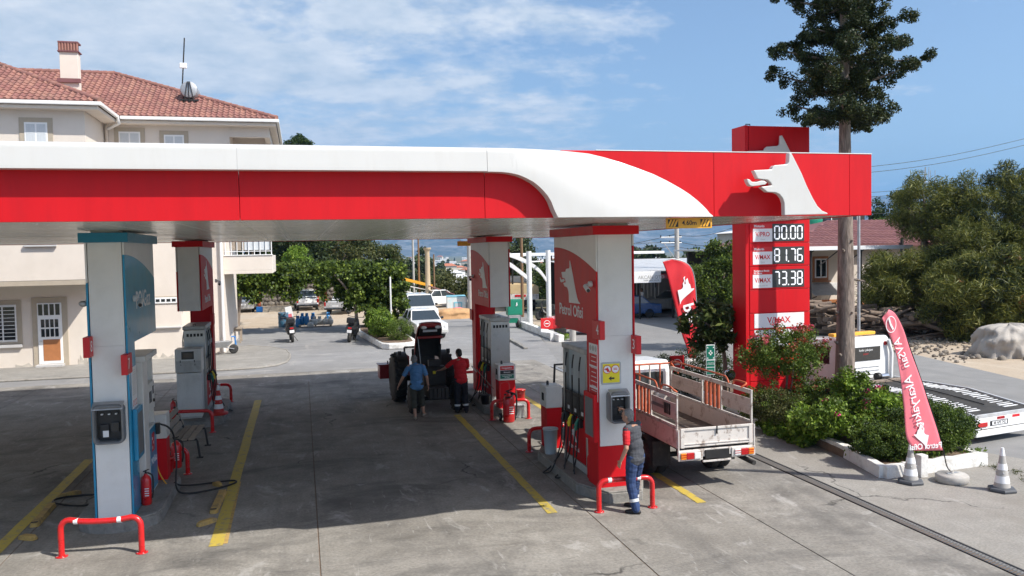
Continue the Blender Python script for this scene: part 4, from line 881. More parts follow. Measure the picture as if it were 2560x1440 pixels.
def hand(mb, w, d, up, side, curl=.5, pointing=False):
    # w wrist, d direction of the hand, up = back of hand normal, side = +1/-1 side of the thumb
    w, d, up = Vector(w), Vector(d).normalized(), Vector(up); up = (up-d*up.dot(d)).normalized(); lat = d.cross(up).normalized()*side
    pc = w+d*.05; mb.ell(pc, (1, 1, 1), 10, 6, Matrix(((lat.x*.040, d.x*.052, up.x*.017, 0), (lat.y*.040, d.y*.052, up.y*.017, 0), (lat.z*.040, d.z*.052, up.z*.017, 0), (0, 0, 0, 1))))
    for k, (off, ln) in enumerate(((.031, .066), (.011, .075), (-.010, .070), (-.030, .055))):
        c = curl*(.15 if pointing and k == 0 else 1.0); p0 = w+d*.088+lat*off; d1 = (d*math.cos(c*.6)-up*math.sin(c*.6)); p1 = p0+d1*ln*.45; d2 = (d*math.cos(c*1.5)-up*math.sin(c*1.5)); p2 = p1+d2*ln*.32; d3 = (d*math.cos(c*2.3)-up*math.sin(c*2.3)); p3 = p2+d3*ln*.26
        capsule(mb, p0-d*.02, p1, .0095, .0088, 7); capsule(mb, p1, p2, .0088, .008, 7); capsule(mb, p2, p3, .008, .0068, 7)
    t0 = w+d*.025+lat*.028; t1 = t0+(d*.6+lat*.75-up*.2).normalized()*.035; t2 = t1+(d*.9+lat*.3-up*.3).normalized()*.03; capsule(mb, t0, t1, .0125, .011, 7); capsule(mb, t1, t2, .0105, .008, 7)
def person(label, loc, rz, J, skin='skin', hair='hair_grey', top='shirt_red', bottom='navy_cloth', sleeves=None, legcut=None, shoe='shoe_black', vox=.008, band=None, belly=0.0, scale=1.0, hands=((.5, False), (.5, False)), sandals=False):
    t = thing('person', label, 'person', loc, rz); t.scale = (scale,)*3
    V = lambda k: Vector(J[k]); pel, ch, nk, hd = V('pelvis'), V('chest'), V('neck'), V('head')
    hdir = (Vector(J.get('look', (0, 1, 0)))).normalized(); hup = Vector(J.get('hup', (0, 0, 1))).normalized(); hx = hdir.cross(hup).normalized(); hup = hx.cross(hdir).normalized()
    hs_ = 1.07
    HM = Matrix(((hx.x, hdir.x, hup.x, 0), (hx.y, hdir.y, hup.y, 0), (hx.z, hdir.z, hup.z, 0), (0, 0, 0, 1)))
    lat = (V('shR')-V('shL')).normalized(); fw = Vector((0, 0, 1)).cross(lat)
    TM = lambda a, b, c: Matrix(((lat.x*a, fw.x*b, 0, 0), (lat.y*a, fw.y*b, 0, 0), (lat.z*a, 0, c, 0), (0, 0, 0, 1)))
    def torso(mb, g=0.0):
        mb.ell(pel+Vector((0, 0, .02)), (1, 1, 1), 16, 10, TM(.165+g, .118+g, .15)); mb.ell((pel+ch)/2+fw*belly*.5, (1, 1, 1), 16, 10, TM(.158+g, .118+g+belly, .20)); mb.ell(ch, (1, 1, 1), 16, 10, TM(.170+g, .122+g, .19)); mb.ell(ch+Vector((0, 0, .10))-fw*.01, (1, 1, 1), 16, 10, TM(.15+g, .095+g, .10))
        for s in ('L', 'R'): capsule(mb, nk-Vector((0, 0, .03)), V('sh'+s)-Vector((0, 0, .025)), .050+g*.5, .052+g)
    def limb(mb, keys, rads, g=0.0, upto=1.0):
        for (a, b), (ra, rb) in zip(keys, rads): capsule(mb, V(a), V(b), ra+g, rb+g)
    body = MB(); torso(body)
    capsule(body, nk-Vector((0, 0, .04)), hd-hup*.05, .055, .052)
    body.ell(hd+hup*.025, (1, 1, 1), 16, 12, HM @ Matrix.Diagonal((.076, .096, .098, 1))); body.ell(hd-hup*.035+hdir*.022, (1, 1, 1), 14, 10, HM @ Matrix.Diagonal((.058, .070, .078, 1)))
    nose = hd-hup*.012+hdir*.098; body.ell(nose, (1, 1, 1), 8, 6, HM @ Matrix.Diagonal((.014, .02, .022, 1))); body.ell(hd+hup*.03+hdir*.086, (1, 1, 1), 8, 6, HM @ Matrix.Diagonal((.045, .014, .012, 1)))
    body.ell(hd-hup*.062+hdir*.088, (1, 1, 1), 8, 6, HM @ Matrix.Diagonal((.024, .010, .012, 1)))
    for s in (-1, 1): body.ell(hd+hx*s*.078-hup*.005-hdir*.005, (1, 1, 1), 8, 6, HM @ Matrix.Diagonal((.012, .022, .034, 1)))
    for i, s in enumerate(('L', 'R')):
        limb(body, (('sh'+s, 'el'+s), ('el'+s, 'wr'+s)), ((.052, .040), (.041, .027)))
        cu, po = hands[i]; dirv = V('ha'+s) if 'ha'+s in J else (V('wr'+s)-V('el'+s)); upv = Vector(J.get('hu'+s, (-1 if s == 'L' else 1, 0, .2))); hand(body, V('wr'+s), dirv, upv, J.get('th'+s, 1 if s == 'L' else -1), cu, po)
        limb(body, (('hip'+s, 'kn'+s), ('kn'+s, 'an'+s)), ((.088, .058), (.058, .036)))
        f = Vector(J['ft'+s]).normalized(); capsule(body, V('an'+s)-Vector((0, 0, .035)), V('an'+s)+f*.13-Vector((0, 0, .055)), .036, .028)
    remesh('body', body, skin, t, vox if vox < .01 else .012)
    hr = MB(); hr.ell(hd+hup*.034-hdir*.012, (1, 1, 1), 16, 12, HM @ Matrix.Diagonal((.082, .098, .100, 1))); hr.ell(hd-hup*.02-hdir*.045, (1, 1, 1), 14, 10, HM @ Matrix.Diagonal((.072, .062, .075, 1)))
    ho = remesh('hair', hr, hair, t, .009, 2)
    bm = bmesh.new(); bm.from_mesh(ho.data)      # hairline: open the face
    kill = [v for v in bm.verts if ((v.co-hd).dot(hdir) > .028 and (v.co-hd).dot(hup) < .078) or ((v.co-hd).dot(hdir) > -.03 and (v.co-hd).dot(hup) < .0)]; bmesh.ops.delete(bm, geom=kill, context='VERTS'); bm.to_mesh(ho.data); bm.free()
    for s in (-1, 1): MB().ell(hd+hdir*.090+hx*s*.030+hup*.012, (.011, .011, .011), 8, 6).build('eye', 'shoe_black', t)
    sh = MB(); torso(sh, .014); capsule(sh, nk-Vector((0, 0, .06)), nk-Vector((0, 0, .01)), .075, .068)
    base_hem = pel-Vector((0, 0, .06)); capsule(sh, base_hem+lat*.06, base_hem-lat*.06, .128, .128)
    for s in ('L', 'R'):
        slv = MB(); e = V('sh'+s)+(V('el'+s)-V('sh'+s))*.72; capsule(slv if sleeves else sh, V('sh'+s)-Vector((0, 0, .02)), e, .064, .064)
        if sleeves: remesh('sleeve', slv, sleeves, t, vox*1.1, 2); capsule(sh, V('sh'+s)-lat*(.01 if s == 'R' else -.01), V('sh'+s)-Vector((0, 0, .02)), .060, .062)
    so = remesh('shirt', sh, top, t, vox*1.1, 3)
    tr = MB(); tr.ell(pel, (1, 1, 1), 16, 10, TM(.172, .128, .15))
    for s in ('L', 'R'):
        k, a, h_ = V('kn'+s), V('an'+s), V('hip'+s); capsule(tr, h_, k, .108, .084)
        if legcut is None: capsule(tr, k, a+Vector((0, 0, .0)), .083, .074)
        else: capsule(tr, k, k+(a-k)*legcut, .080, .082)
        if band: capsule_pts = k+(a-k)*.55; MB().tube([k+(a-k)*.62, k+(a-k)*.74], [.0815, .0795], 16, caps=False).build('reflective_band', 'reflective', t)
    remesh('trousers', tr, bottom, t, vox*1.1, 3)
    for s in ('L', 'R'):
        f = Vector(J['ft'+s]).normalized(); a = V('an'+s); sh2 = MB(); gz = Vector((a.x, a.y, a.z-.075))
        if not sandals: capsule(sh2, a-Vector((0, 0, .02)), gz-f*.03+Vector((0, 0, .03)), .05, .045)
        capsule(sh2, gz-f*.05+Vector((0, 0, .024)), gz+f*.06+Vector((0, 0, .026)), .040, .046); capsule(sh2, gz+f*.06+Vector((0, 0, .022)), gz+f*.155+Vector((0, 0, .012)), .046, .034)
        o = remesh('shoe', sh2, shoe, t, .009, 2)
        for v in o.data.vertices: v.co.z = max(v.co.z, a.z-.082)
    return t
def upright(**kw):
    J = dict(pelvis=(0, 0, .95), chest=(0, 0, 1.27), neck=(0, .0, 1.47), head=(0, .025, 1.60), shL=(-.19, 0, 1.42), shR=(.19, 0, 1.42), elL=(-.25, -.03, 1.13), elR=(.25, -.03, 1.13), wrL=(-.26, .06, .88), wrR=(.26, .06, .88), hipL=(-.09, 0, .90), hipR=(.09, 0, .90), knL=(-.10, .03, .50), knR=(.10, .03, .50), anL=(-.10, 0, .085), anR=(.10, 0, .085), ftL=(-.15, 1, 0), ftR=(.15, 1, 0)); J.update(kw); return J
# attendant at the card terminal (faces the column, turned a little left)
rz = R(28); base = Vector((5.29, 12.56, .007))
def toloc(p): v = Vector(p)-base; return Matrix.Rotation(-rz, 3, 'Z') @ v
hp = toloc(PY(1549, 1019, 13.05))
J = upright(pelvis=(0, .0, .94), chest=(.0, .05, 1.25), neck=(.01, .09, 1.45), head=(-.01, .15, 1.57), look=(-.25, 1, .1), hup=(0, -.15, 1), shL=(-.19, .03, 1.40), shR=(.19, .09, 1.42),
            elL=(-.27, -.03, 1.10), wrL=(-.27, .09, .87), elR=(.24, .33, 1.30), wrR=tuple(hp-Vector((.0, .13, .03))), haR=(-.1, 1, .25), huR=(.6, -.2, .9), thR=-1,
            knL=(-.11, .02, .49), anL=(-.13, -.10, .085), knR=(.12, .10, .50), anR=(.12, .14, .085), ftL=(-.45, 1, 0), ftR=(-.25, 1, 0))
person('station attendant in grey vest and red sleeves touching the card terminal', base, rz, J, 'skin', 'hair_grey', 'vest_grey', 'denim', sleeves='shirt_red', band=True, vox=.007, belly=.03, hands=((.45, False), (.9, True)))
# man in blue shirt walking up to the tractor
J = upright(pelvis=(0, 0, .92), chest=(0, .04, 1.23), neck=(-.03, .08, 1.42), head=(-.06, .13, 1.53), look=(-.15, 1, -.2), hup=(0, .15, 1), shL=(-.20, .02, 1.37), shR=(.18, .03, 1.37), elL=(-.36, .02, 1.08), wrL=(-.47, .13, .86), elR=(.27, -.05, 1.08), wrR=(.30, .04, .84),
            knL=(-.09, .02, .48), anL=(-.05, -.14, .085), knR=(.12, .22, .50), anR=(.17, .20, .10), ftL=(-.1, 1, 0), ftR=(.3, 1, 0))
person('grey haired man in blue polo shirt and olive shorts walking to the tractor', (2.86, 21.42, .007), R(-8), J, 'skin', 'hair_grey', 'shirt_blue', 'olive_cloth', legcut=.42, vox=.008, belly=.04, sandals=True, shoe='wood')
# man in red polo leaning a hand on the tractor
b2 = Vector((4.10, 21.72, .007)); hl2 = PY(1098, 931, 21.75)-b2
J = upright(pelvis=(0, 0, .96), chest=(-.01, .03, 1.28), neck=(-.01, .05, 1.48), head=(-.03, .08, 1.61), look=(-.5, 1, -.2), shL=(-.19, .05, 1.42), shR=(.18, .02, 1.43), elL=(-.40, .14, 1.22), wrL=(hl2.x+.09, .30, hl2.z+.02), haL=(-1, .3, -.1), huL=(0, .2, 1), elR=(.22, .14, 1.18), wrR=(.05, .30, 1.08), haR=(-1, .3, 0), huR=(0, .3, 1), knL=(-.10, .02, .50), knR=(.11, .03, .50), anL=(-.11, 0, .085), anR=(.13, -.02, .085))
person('dark haired man in red polo shirt reaching into the open tractor', b2, 0, J, 'skin_dark', 'hair_black', 'shirt_red', 'navy_cloth', band=True, vox=.008)
person('person in dark shirt standing behind the blue car at the garage', (20.7, 51.0, .0), R(170), upright(), 'skin_dark', 'hair_black', 'navy_cloth', 'navy_cloth', vox=.012)
person('person in pale shirt standing behind the blue car at the garage', (21.9, 50.6, .0), R(100), upright(elL=(-.24, .1, 1.15), wrL=(-.1, .28, 1.2)), 'skin_dark', 'hair_black', 'sign_white', 'olive_cloth', vox=.012)
# ================================================================ vehicles
def wheel(parent, x, y, r, w, n=28, rim='rim_grey', tread=0, dish=.55):
    wl = MB()
    prof = [(r*dish, -w/2), (r*.93, -w/2), (r, -w*.34), (r, w*.34), (r*.93, w/2), (r*dish, w/2)]
    M = Matrix.Translation((x, y, r)) @ Matrix.Rotation(R(90), 4, 'Y')
    wl.lathe(prof, n, M=M); o = wl.build('wheel', 'rubber', parent)
    MB().lathe([(r*dish*1.01, -w*.42), (r*dish*.9, -w*.36), (r*.25, -w*.30), (r*.12, -w*.44), (r*.12, w*.44), (r*.25, w*.30), (r*dish*.9, w*.36), (r*dish*1.01, w*.42)], n, M=M).build('rim', rim, o)
    for k in range(5):
        a = k*2*math.pi/5; MB().ell((x, y+r*.2*math.cos(a), r+r*.2*math.sin(a)), (w*.4, .014, .014), 6, 4).build('bolt', 'black_metal', o)
    if tread:
        tb = MB()
        for k in range(tread):
            for s in (-1, 1):
                a = 2*math.pi*(k+.5*(s > 0))/tread; ca, sa = math.cos(a), math.sin(a)
                Mx = Matrix.Translation((x, y, r)) @ Matrix.Rotation(a, 4, 'X') @ Matrix.Translation((s*w*.22, 0, r)) @ Matrix.Rotation(s*R(38), 4, 'Z')
                tb.box(-w*.30, w*.30, -.028, .028, -.02, .035, Mx)
        tb.build('tread', 'rubber', o, fixn=False)
    return o
# ---------------------------------------------------------------- white flat-bed truck with stake sides
t = thing('stake_truck', 'worn white farm truck with rusty stake sides and open door at the pump', 'truck', (7.18, 13.33, .007), R(.3)); HWd = .765; BL = 3.38
box('bed_floor', 'bed_floor', t, -HWd+.03, HWd-.03, .03, BL, .76, .80, .004)
tg = box('tailgate', 'truck_white', t, -HWd+.05, HWd-.05, -.02, .015, .78, 1.13, .012)
for z0, z1 in ((.79, .815), (.835, .86), (1.09, 1.135)): box('tailgate_rib', 'truck_white', tg, -HWd+.05, HWd-.05, -.042, -.0205, z0, z1, .006)
for s in (-1, 1): box('tailgate_stile', 'truck_white', tg, s*(HWd-.085)-.035, s*(HWd-.085)+.035, -.044, -.0205, .78, 1.13, .006)
box('latch', 'black_metal', tg, -.01, .01, -.05, -.03, 1.0, 1.14, 0)
for s in (-1, 1):
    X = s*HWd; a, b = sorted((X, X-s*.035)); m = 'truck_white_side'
    sb = box('side_board', m, t, a, b, .02, BL, .77, 1.13, .01)
    for z in (.80, 1.10): box('board_rib', m, sb, min(X, X+s*.012), max(X, X+s*.012), .03, BL, z, z+.025, .004)
    fr = thing_part = bpy.data.objects.new('stake_side', None); COL.objects.link(fr); fr.parent = t
    a, b = sorted((X-s*.005, X-s*.035))
    for y in (.02, 1.12, 1.90, BL-.04): box('stake_post', 'truck_white', fr, a, b, y, y+.05, 1.131, 1.74, .006)
    box('top_rail', 'truck_white', fr, a-.004, b+.004, .02, BL, 1.66, 1.74, .008); box('bottom_rail', 'truck_white', fr, a-.002, b+.002, .07, BL, 1.135, 1.175, .005)
    for y0, y1 in ((.08, 1.11), (1.96, BL-.05)):
        box('stake_panel', m, fr, a+.006, b-.006, y0, y1, 1.27, 1.57, .006); box('panel_rib', m, fr, a-.001, b+.001, y0, y1, 1.40, 1.44, .004)
    for k in range(4): box('stake_slat', 'truck_rust', fr, a-.003, b+.003, 1.22+.165*k, 1.30+.165*k, 1.176, 1.66, .006)
    MB().tube(bez([(X-s*.02, BL, 1.74), (X-s*.02, BL-.05, 1.84), (X-s*.02, BL-.5, 1.86), (X-s*.02, 1.2, 1.86), (X-s*.02, .95, 1.84), (X-s*.02, .85, 1.74)], 5), .018, 7).build('hoop_rail', 'truck_rust', fr)
    MB().tube(bez([(X-s*.02, .70, 1.74), (X-s*.02, .62, 1.83), (X-s*.02, .3, 1.84), (X-s*.02, .22, 1.82), (X-s*.12, .24, 1.75)], 5), .018, 7).build('hoop_rail', 'truck_rust', fr)
    MB().tube([(X-s*.01, -.03, .6), (X-s*.01, -.03, 1.12)], .016, 6).build('corner_pin', 'truck_white', fr)
dec = MB()
for k, (y, w_) in enumerate(((.28, .05), (.36, .03), (.42, .06), (.50, .03))): dec.box(-HWd-.003, -HWd+.004, y, y+w_, 1.33, 1.53)
dec.build('decal', 'underbody', t, fixn=False); box('decal_band', 'terminal_grey', t, -HWd-.002, -HWd+.004, .56, 1.05, 1.40, 1.46, 0)
hb = box('headboard', 'truck_white', t, -HWd, HWd, BL+.005, BL+.045, .80, 1.25, .008)
for k in range(7):
    x = -HWd+.03+k*(2*HWd-.06)/6; MB().tube([(x, BL+.02, 1.25), (x, BL+.02, 1.80)], .018, 6).build('headboard_bar', 'truck_rust' if k % 2 == 1 else 'truck_white', t)
MB().tube([(-HWd, BL+.02, 1.80), (HWd, BL+.02, 1.80)], .022, 7).build('headboard_rail', 'truck_rust', t)
MB().tube([(HWd, BL+.02, 1.80), (HWd-.01, BL-.35, 1.62)], .018, 7).build('headboard_brace', 'truck_rust', t)
# chassis
for s in (-1, 1): box('chassis_rail', 'underbody', t, s*.36-.04, s*.36+.04, .05, 4.9, .55, .70, .005)
for k in range(6): box('cross_member', 'underbody', t, -HWd+.05, HWd-.05, .1+.55*k, .16+.55*k, .70, .765, 0)
bp = box('rear_bumper', 'truck_white', t, -HWd+.02, HWd-.02, -.03, .05, .60, .74, .012)
for s in (-1, 1):
    c = s*.53; lh = box('tail_light', 'truck_white', t, c-.24, c+.24, -.055, -.031, .55, .73, .02)
    order = [('tail_amber', -.20, -.09), ('tail_red', -.085, .06), ('tail_clear', .065, .19)]
    for m_, u0, u1 in order:
        xa, xb = (c+u0, c+u1) if s < 0 else (c-u1, c-u0); box('lens', m_, lh, xa, xb, -.08, -.056, .58, .70, .015)
    for z in (.62, .66): box('lens_rib', 'tail_red', lh, c-.19, c+.06 if s < 0 else c+.19, -.084, -.0805, z, z+.012, 0)
box('plate_holder', 'black_metal', t, -.24, .24, -.06, -.031, .56, .72, .006); box('bumper_bar', 'truck_white', t, -.28, .28, -.05, -.0, .50, .535, .006)
MB().tube([(.62, .3, .48), (.66, -.02, .45), (.68, -.16, .44)], .045, 12).build('exhaust_pipe', 'underbody', t)
MB().ell((.1, 1.3, .34), (.16, .16, .16), 14, 8).build('differential', 'underbody', t); MB().tube([(-.6, 1.3, .33), (.6, 1.3, .33)], .05, 10).build('rear_axle', 'underbody', t)
for x in (-.78, -.57, .57, .78): wheel(t, x, 1.3, .325, .19, rim='rim_grey')
for s in (-1, 1):
    wheel(t, s*.62, 4.25, .32, .19); prof = [(math.cos(R(a))*.40+1.3, .36+math.sin(R(a))*.40) for a in range(0, 181, 15)]+[(math.cos(R(a))*.385+1.3, .36+math.sin(R(a))*.385) for a in range(180, -1, -15)]
    MB().prismx(prof, s*.68-.2, s*.68+.2).build('mudguard', 'underbody', t)
    box('mud_flap', 'rubber', t, s*.68-.18, s*.68+.18, .84, .86, .25, .72, 0)
# cab
cb = MB().prismx([(BL+.1, .45), (5.35, .45), (5.40, .95), (5.05, 1.15), (4.75, 1.80), (BL+.2, 1.86), (BL+.1, 1.6)], -.78, .78).build('cab', 'car_white', t, .05, 3)
box('rear_window', 'glass_car', cb, -.60, .60, BL+.085, BL+.099, 1.25, 1.62, .01)
for s in (-1, 1): box('side_window', 'glass_car', cb, s*.781-.004, s*.781+.004, BL+.35, 4.55, 1.2, 1.68, .005)
MB().add([(-.68, 5.03, 1.20), (.68, 5.03, 1.20), (.66, 4.79, 1.75), (-.66, 4.79, 1.75)], [(0, 1, 2, 3)]).build('windscreen', 'glass_car', cb)
dM = Matrix.Translation((-.79, 4.95, 0)) @ Matrix.Rotation(R(-62), 4, 'Z')
dr_ = bpy.data.objects.new('door', None); COL.objects.link(dr_); dr_.parent = t; dr_.matrix_local = dM
MB().prismx([(-.98, .52), (0, .52), (0, 1.15), (-.98, 1.15)], -.03, .03).build('door_panel', 'car_white', dr_, .015); MB().tube([(0, -.02, 1.14), (0, -.22, 1.70), (0, -.92, 1.74), (0, -.96, 1.14)], .028, 6).build('window_frame', 'black_plastic', dr_)
box('door_trim', 'black_plastic', dr_, .031, .05, -.9, -.08, .62, 1.2, .01); box('mirror', 'black_plastic', dr_, -.15, -.03, -.14, -.06, 1.15, 1.45, .02); box('pane', 'bucket_clear', dr_, -.004, .004, -.9, -.25, 1.15, 1.2, 0)

# ---------------------------------------------------------------- tractor with raised bonnet
t = thing('tractor', 'dark red farm tractor with bonnet raised facing the pump lane', 'tractor', (3.43, 23.25, .007), R(3))
box('engine', 'tractor_dark', t, -.24, .24, -.75, .55, .48, 1.02, .03); box('gearbox', 'tractor_dark', t, -.28, .28, .5, 1.35, .42, .95, .04)
box('radiator', 'tractor_dark', t, -.30, .30, -1.0, -.72, .70, 1.22, .02); box('front_bolster', 'tractor_dark', t, -.27, .27, -1.35, -.72, .42, .72, .02)
for k in range(5): box('front_weight', 'tractor_dark', t, -.27+.109*k, -.165+.109*k, -1.5, -1.3, .40, .70, .02)
box('battery', 'black_plastic', t, -.16, .16, -.98, -.80, 1.222, 1.40, .01); box('oil_filter', 'sign_yellow', t, -.06, .02, -1.02, -.99, 1.02, 1.10, .01)
MB().tube([(-.22, -.5, 1.05), (.2, -.3, 1.1)], .07, 10).build('air_filter', 'tractor_dark', t)
for k in range(6): MB().tube(bez([(-.25+.09*k, -.9, 1.1), (-.2+.1*k, -1.0, 1.2), (-.1+.06*k, -.7, 1.1)], 4), .012, 5).build('engine_hose', 'hose', t)
MB().tube([(-.6, -1.0, .36), (.6, -1.0, .36)], .06, 10).build('front_axle', 'tractor_dark', t); MB().tube([(-.75, .95, .66), (.75, .95, .66)], .09, 10).build('rear_axle', 'tractor_dark', t)
for s in (-1, 1):
    wheel(t, s*.60, -1.0, .37, .24, tread=14); wheel(t, s*.70, .98, .68, .34, 32, tread=18, dish=.6)
    pr = [(.98+.76*math.cos(R(a)), .68+.76*math.sin(R(a))) for a in range(20, 151, 10)]+[(.98+.73*math.cos(R(a)), .68+.73*math.sin(R(a))) for a in range(150, 19, -10)]
    MB().prismx(pr, s*.62-.15, s*.62+.15).build('mudguard', 'tractor_dark', t, .01); box('fender_inner', 'tractor_red', t, s*.46-.012, s*.46+.012, .4, 1.5, .8, 1.38, .01)
    box('work_lamp', 'black_plastic', t, s*.72-.05, s*.72+.05, .45, .53, 1.40, 1.52, .01)
rings = []
for k in range(9):
    u = k/8; y = .05-.62*u+.10*math.sin(math.pi*u); z = 1.30+1.02*u; w_ = .37-.02*u-.05*smooth(.85, 1, u); d_ = .16+.06*math.sin(math.pi*min(1, u*1.2))
    n_ = Vector((0, 1.0, .62)).normalized(); pts = []
    for (sx, dp) in ((-1, 0), (-.98, .7), (-.8, 1.0), (-.3, 1.12), (.3, 1.12), (.8, 1.0), (.98, .7), (1, 0), (.96, .02), (.94, .6), (.76, .88), (.3, 1.0), (-.3, 1.0), (-.76, .88), (-.94, .6), (-.96, .02)):
        pts.append((sx*w_, y+n_.y*d_*dp, z+n_.z*d_*dp))
    rings.append(pts)
hd = MB().loft(rings, True).build('bonnet', 'tractor_red', t)
rings2 = [[(p[0]*.97, p[1]-.012, p[2]-.006) for p in r[8:]] for r in rings]
MB().loft(rings2, True, False, False).build('bonnet_lining', 'tractor_dark', hd)
box('nose_cap', 'tractor_red', hd, -.31, .31, -.60, -.36, 2.26, 2.40, .05); MB().box(-.36, .36, -.05, .03, -.035, .035, Matrix.Translation((0, -.44, 1.98))).build('nose_bar', 'tractor_red', hd, .02)
MB().box(-.30, .30, -.03, .03, -.12, .12, Matrix.Translation((0, -.50, 2.15)) @ Matrix.Rotation(R(32), 4, 'X')).build('grille', 'black_plastic', hd, .01)
MB().box(-.20, .20, -.01, .01, -.03, .03, Matrix.Translation((-.02, -.56, 2.17)) @ Matrix.Rotation(R(32), 4, 'X')).build('number_plate', 'sign_white', hd)
for s in (-1, 1): MB().ell((s*.20, -.59, 2.27), (.085, .03, .05)).build('headlight', 'tail_clear', hd)
MB().tube([(-.28, -.45, 1.2), (-.33, -.35, 2.0)], .012, 6).build('gas_strut', 'galv', t)
box('dashboard', 'tractor_dark', t, -.25, .25, .15, .4, 1.0, 1.38, .03); MB().tube([(.2*math.cos(R(a)), .52+.1*math.sin(R(a)), 1.5+.17*math.sin(R(a))) for a in range(0, 361, 20)], .015, 6).build('steering_wheel', 'black_plastic', t)
box('seat', 'black_plastic', t, -.24, .24, .85, 1.25, 1.0, 1.12, .04); box('seat_back', 'black_plastic', t, -.22, .22, 1.22, 1.32, 1.1, 1.48, .04)
for s in (-1, 1): MB().tube([(s*.42, 1.35, .95), (s*.42, 1.38, 1.52)], .03, 6).build('roll_bar', 'tractor_dark', t)
MB().tube([(-.42, 1.38, 1.52), (.42, 1.38, 1.52)], .03, 6).build('roll_bar', 'tractor_dark', t)
MB().tube([(.32, -.2, 1.0), (.34, -.2, 1.75)], .03, 8).build('exhaust_stack', 'tractor_dark', t)
tb = box('tool_box', 'tractor_red', t, -1.12, -.62, 1.75, 2.2, .55, .95, .015); box('box_lid', 'tractor_red', tb, -1.15, -.59, 1.72, 2.23, .951, .985, .01); MB().tube([(-.85, 1.9, .98), (-.85, 1.9, 1.08)], .02, 6).build('lid_knob', 'black_metal', tb)
box('drawbar', 'tractor_dark', t, -.1, .1, 1.3, 2.1, .4, .5, .01); box('rear_linkage', 'tractor_dark', t, -.7, .5, 1.9, 2.0, .5, .58, .01)

# ---------------------------------------------------------------- tow truck with sloping flat bed
TA, TB = G(2140, 967, .80), G(2434, 1041, .62); u_ = Vector((TA.x-TB.x, TA.y-TB.y)).normalized(); rz_t = math.atan2(-u_.x, u_.y)
tw = thing('tow_truck', 'white tow truck with dark sloping flat bed parked behind the planter', 'truck', (TB.x+u_.y*.98, TB.y-u_.x*.98, 0), rz_t)
Lc = (Vector((TA.x-TB.x, TA.y-TB.y))).length+.55; HW2 = .98
brk = Lc*.42
def deckz(y): return .62+.20*min(1, y/brk)-.0*y
for (y0, y1) in ((0, brk), (brk, Lc)):
    p = [(x, y, deckz(y)+dz) for dz in (-.05, 0) for y in (y0, y1) for x in (-HW2, HW2)]; MB().hexa(p).build('deck_plate', 'underbody', tw)
    for s in (-1, 1):
        p = [(x, y, deckz(y)+dz) for dz in (-.16, .03) for y in (y0, y1) for x in (s*HW2-.03, s*HW2+.03)]; MB().hexa(p).build('side_rail', 'metal_sheet', tw, .006)
for s in (-1, 1):
    p = []; tr_ = MB()
    for k in range(26):
        y = .25+k*.11
        if y < Lc-.3: tr_.box(s*.62-.26+random.uniform(0, .1), s*.62+.26-random.uniform(0, .1), y, y+random.uniform(.02, .06), deckz(y)+.003, deckz(y)+.012)
    tr_.build('tread_marks', 'sign_white', tw, fixn=False)
MB().tube(bez([(.1, Lc-.3, deckz(Lc)+.12), (.0, Lc*.6, deckz(Lc)+.03), (-.1, brk, deckz(brk)+.02), (.05, .5, deckz(.5)+.02)], 6), .012, 6).build('winch_cable', 'black_metal', tw)
tl = box('tail_bar', 'sign_white', tw, -HW2, HW2, -.05, -.001, .32, .56, .01); box('under_bar', 'car_white', tw, -HW2, HW2, -.07, .02, .16, .30, .015); box('tail_beam', 'metal_sheet', tw, -HW2, HW2, -.04, .0, .565, .64, .006)
for k in range(6): box('warning_stripe', 'sign_red' if k % 2 else 'sign_white', tl, -.55+.25*k, -.30+.25*k-.002, -.056, -.051, .50, .556, 0)
text('lettering', 'MERT-KON', .05, MF(-.18, -.0575, .528), 'sign_black', tl, ext=.001); 
ps = box('plate_holder', 'black_plastic', tl, -.52, .06, -.056, -.051, .37, .48, .02); pl_ = box('number_plate', 'sign_white', tl, -.46, .02, -.060, -.0565, .385, .465, 0); text('lettering', '48 APS 742', .085, MF(-.22, -.061, .425), 'sign_black', tl, ext=.001, bold=.001)
box('tail_light', 'tail_red', tl, -.94, -.62, -.075, -.051, .37, .47, .012); box('tail_light', 'tail_red', tl, .62, .94, -.075, -.051, .37, .47, .012)
text('lettering', 'MERT KARAKÖY', .17, Matrix.Translation((-HW2-.032, brk*.72, deckz(brk*.6)-.07)) @ Matrix(((0, 0, -1, 0), (-1, 0, 0, 0), (0, 1, 0, 0), (0, 0, 0, 1))), 'sign_white', tw, ext=.001)
for s in (-1, 1): wheel(tw, s*.72, 1.35, .30, .22); wheel(tw, s*.72, Lc+1.1, .32, .2); box('chassis_rail', 'underbody', tw, s*.4-.05, s*.4+.05, .1, Lc+1.4, .34, .5, 0); box('side_locker', 'car_white', tw, s*.82-.12, s*.82+.12, 2.2, 3.2, .32, .60, .01)
cz = deckz(Lc)
cb = MB().prismx([(Lc+.05, .42), (Lc+1.95, .42), (Lc+2.0, .95), (Lc+1.55, 1.25), (Lc+1.3, 1.86), (Lc+.15, 1.94), (Lc+.05, 1.8)], -.90, .90).build('cab', 'car_white', tw, .06, 3)
box('rear_window', 'glass_dark', cb, -.52, .52, Lc+.035, Lc+.049, 1.32, 1.68, .03); text('lettering', 'kader yakışanı', .085, MF(0, Lc+.034, 1.60), 'sign_white', cb, ext=.001); text('lettering', 'yaşatır', .07, MF(0, Lc+.034, 1.50), 'tail_red', cb, ext=.001)
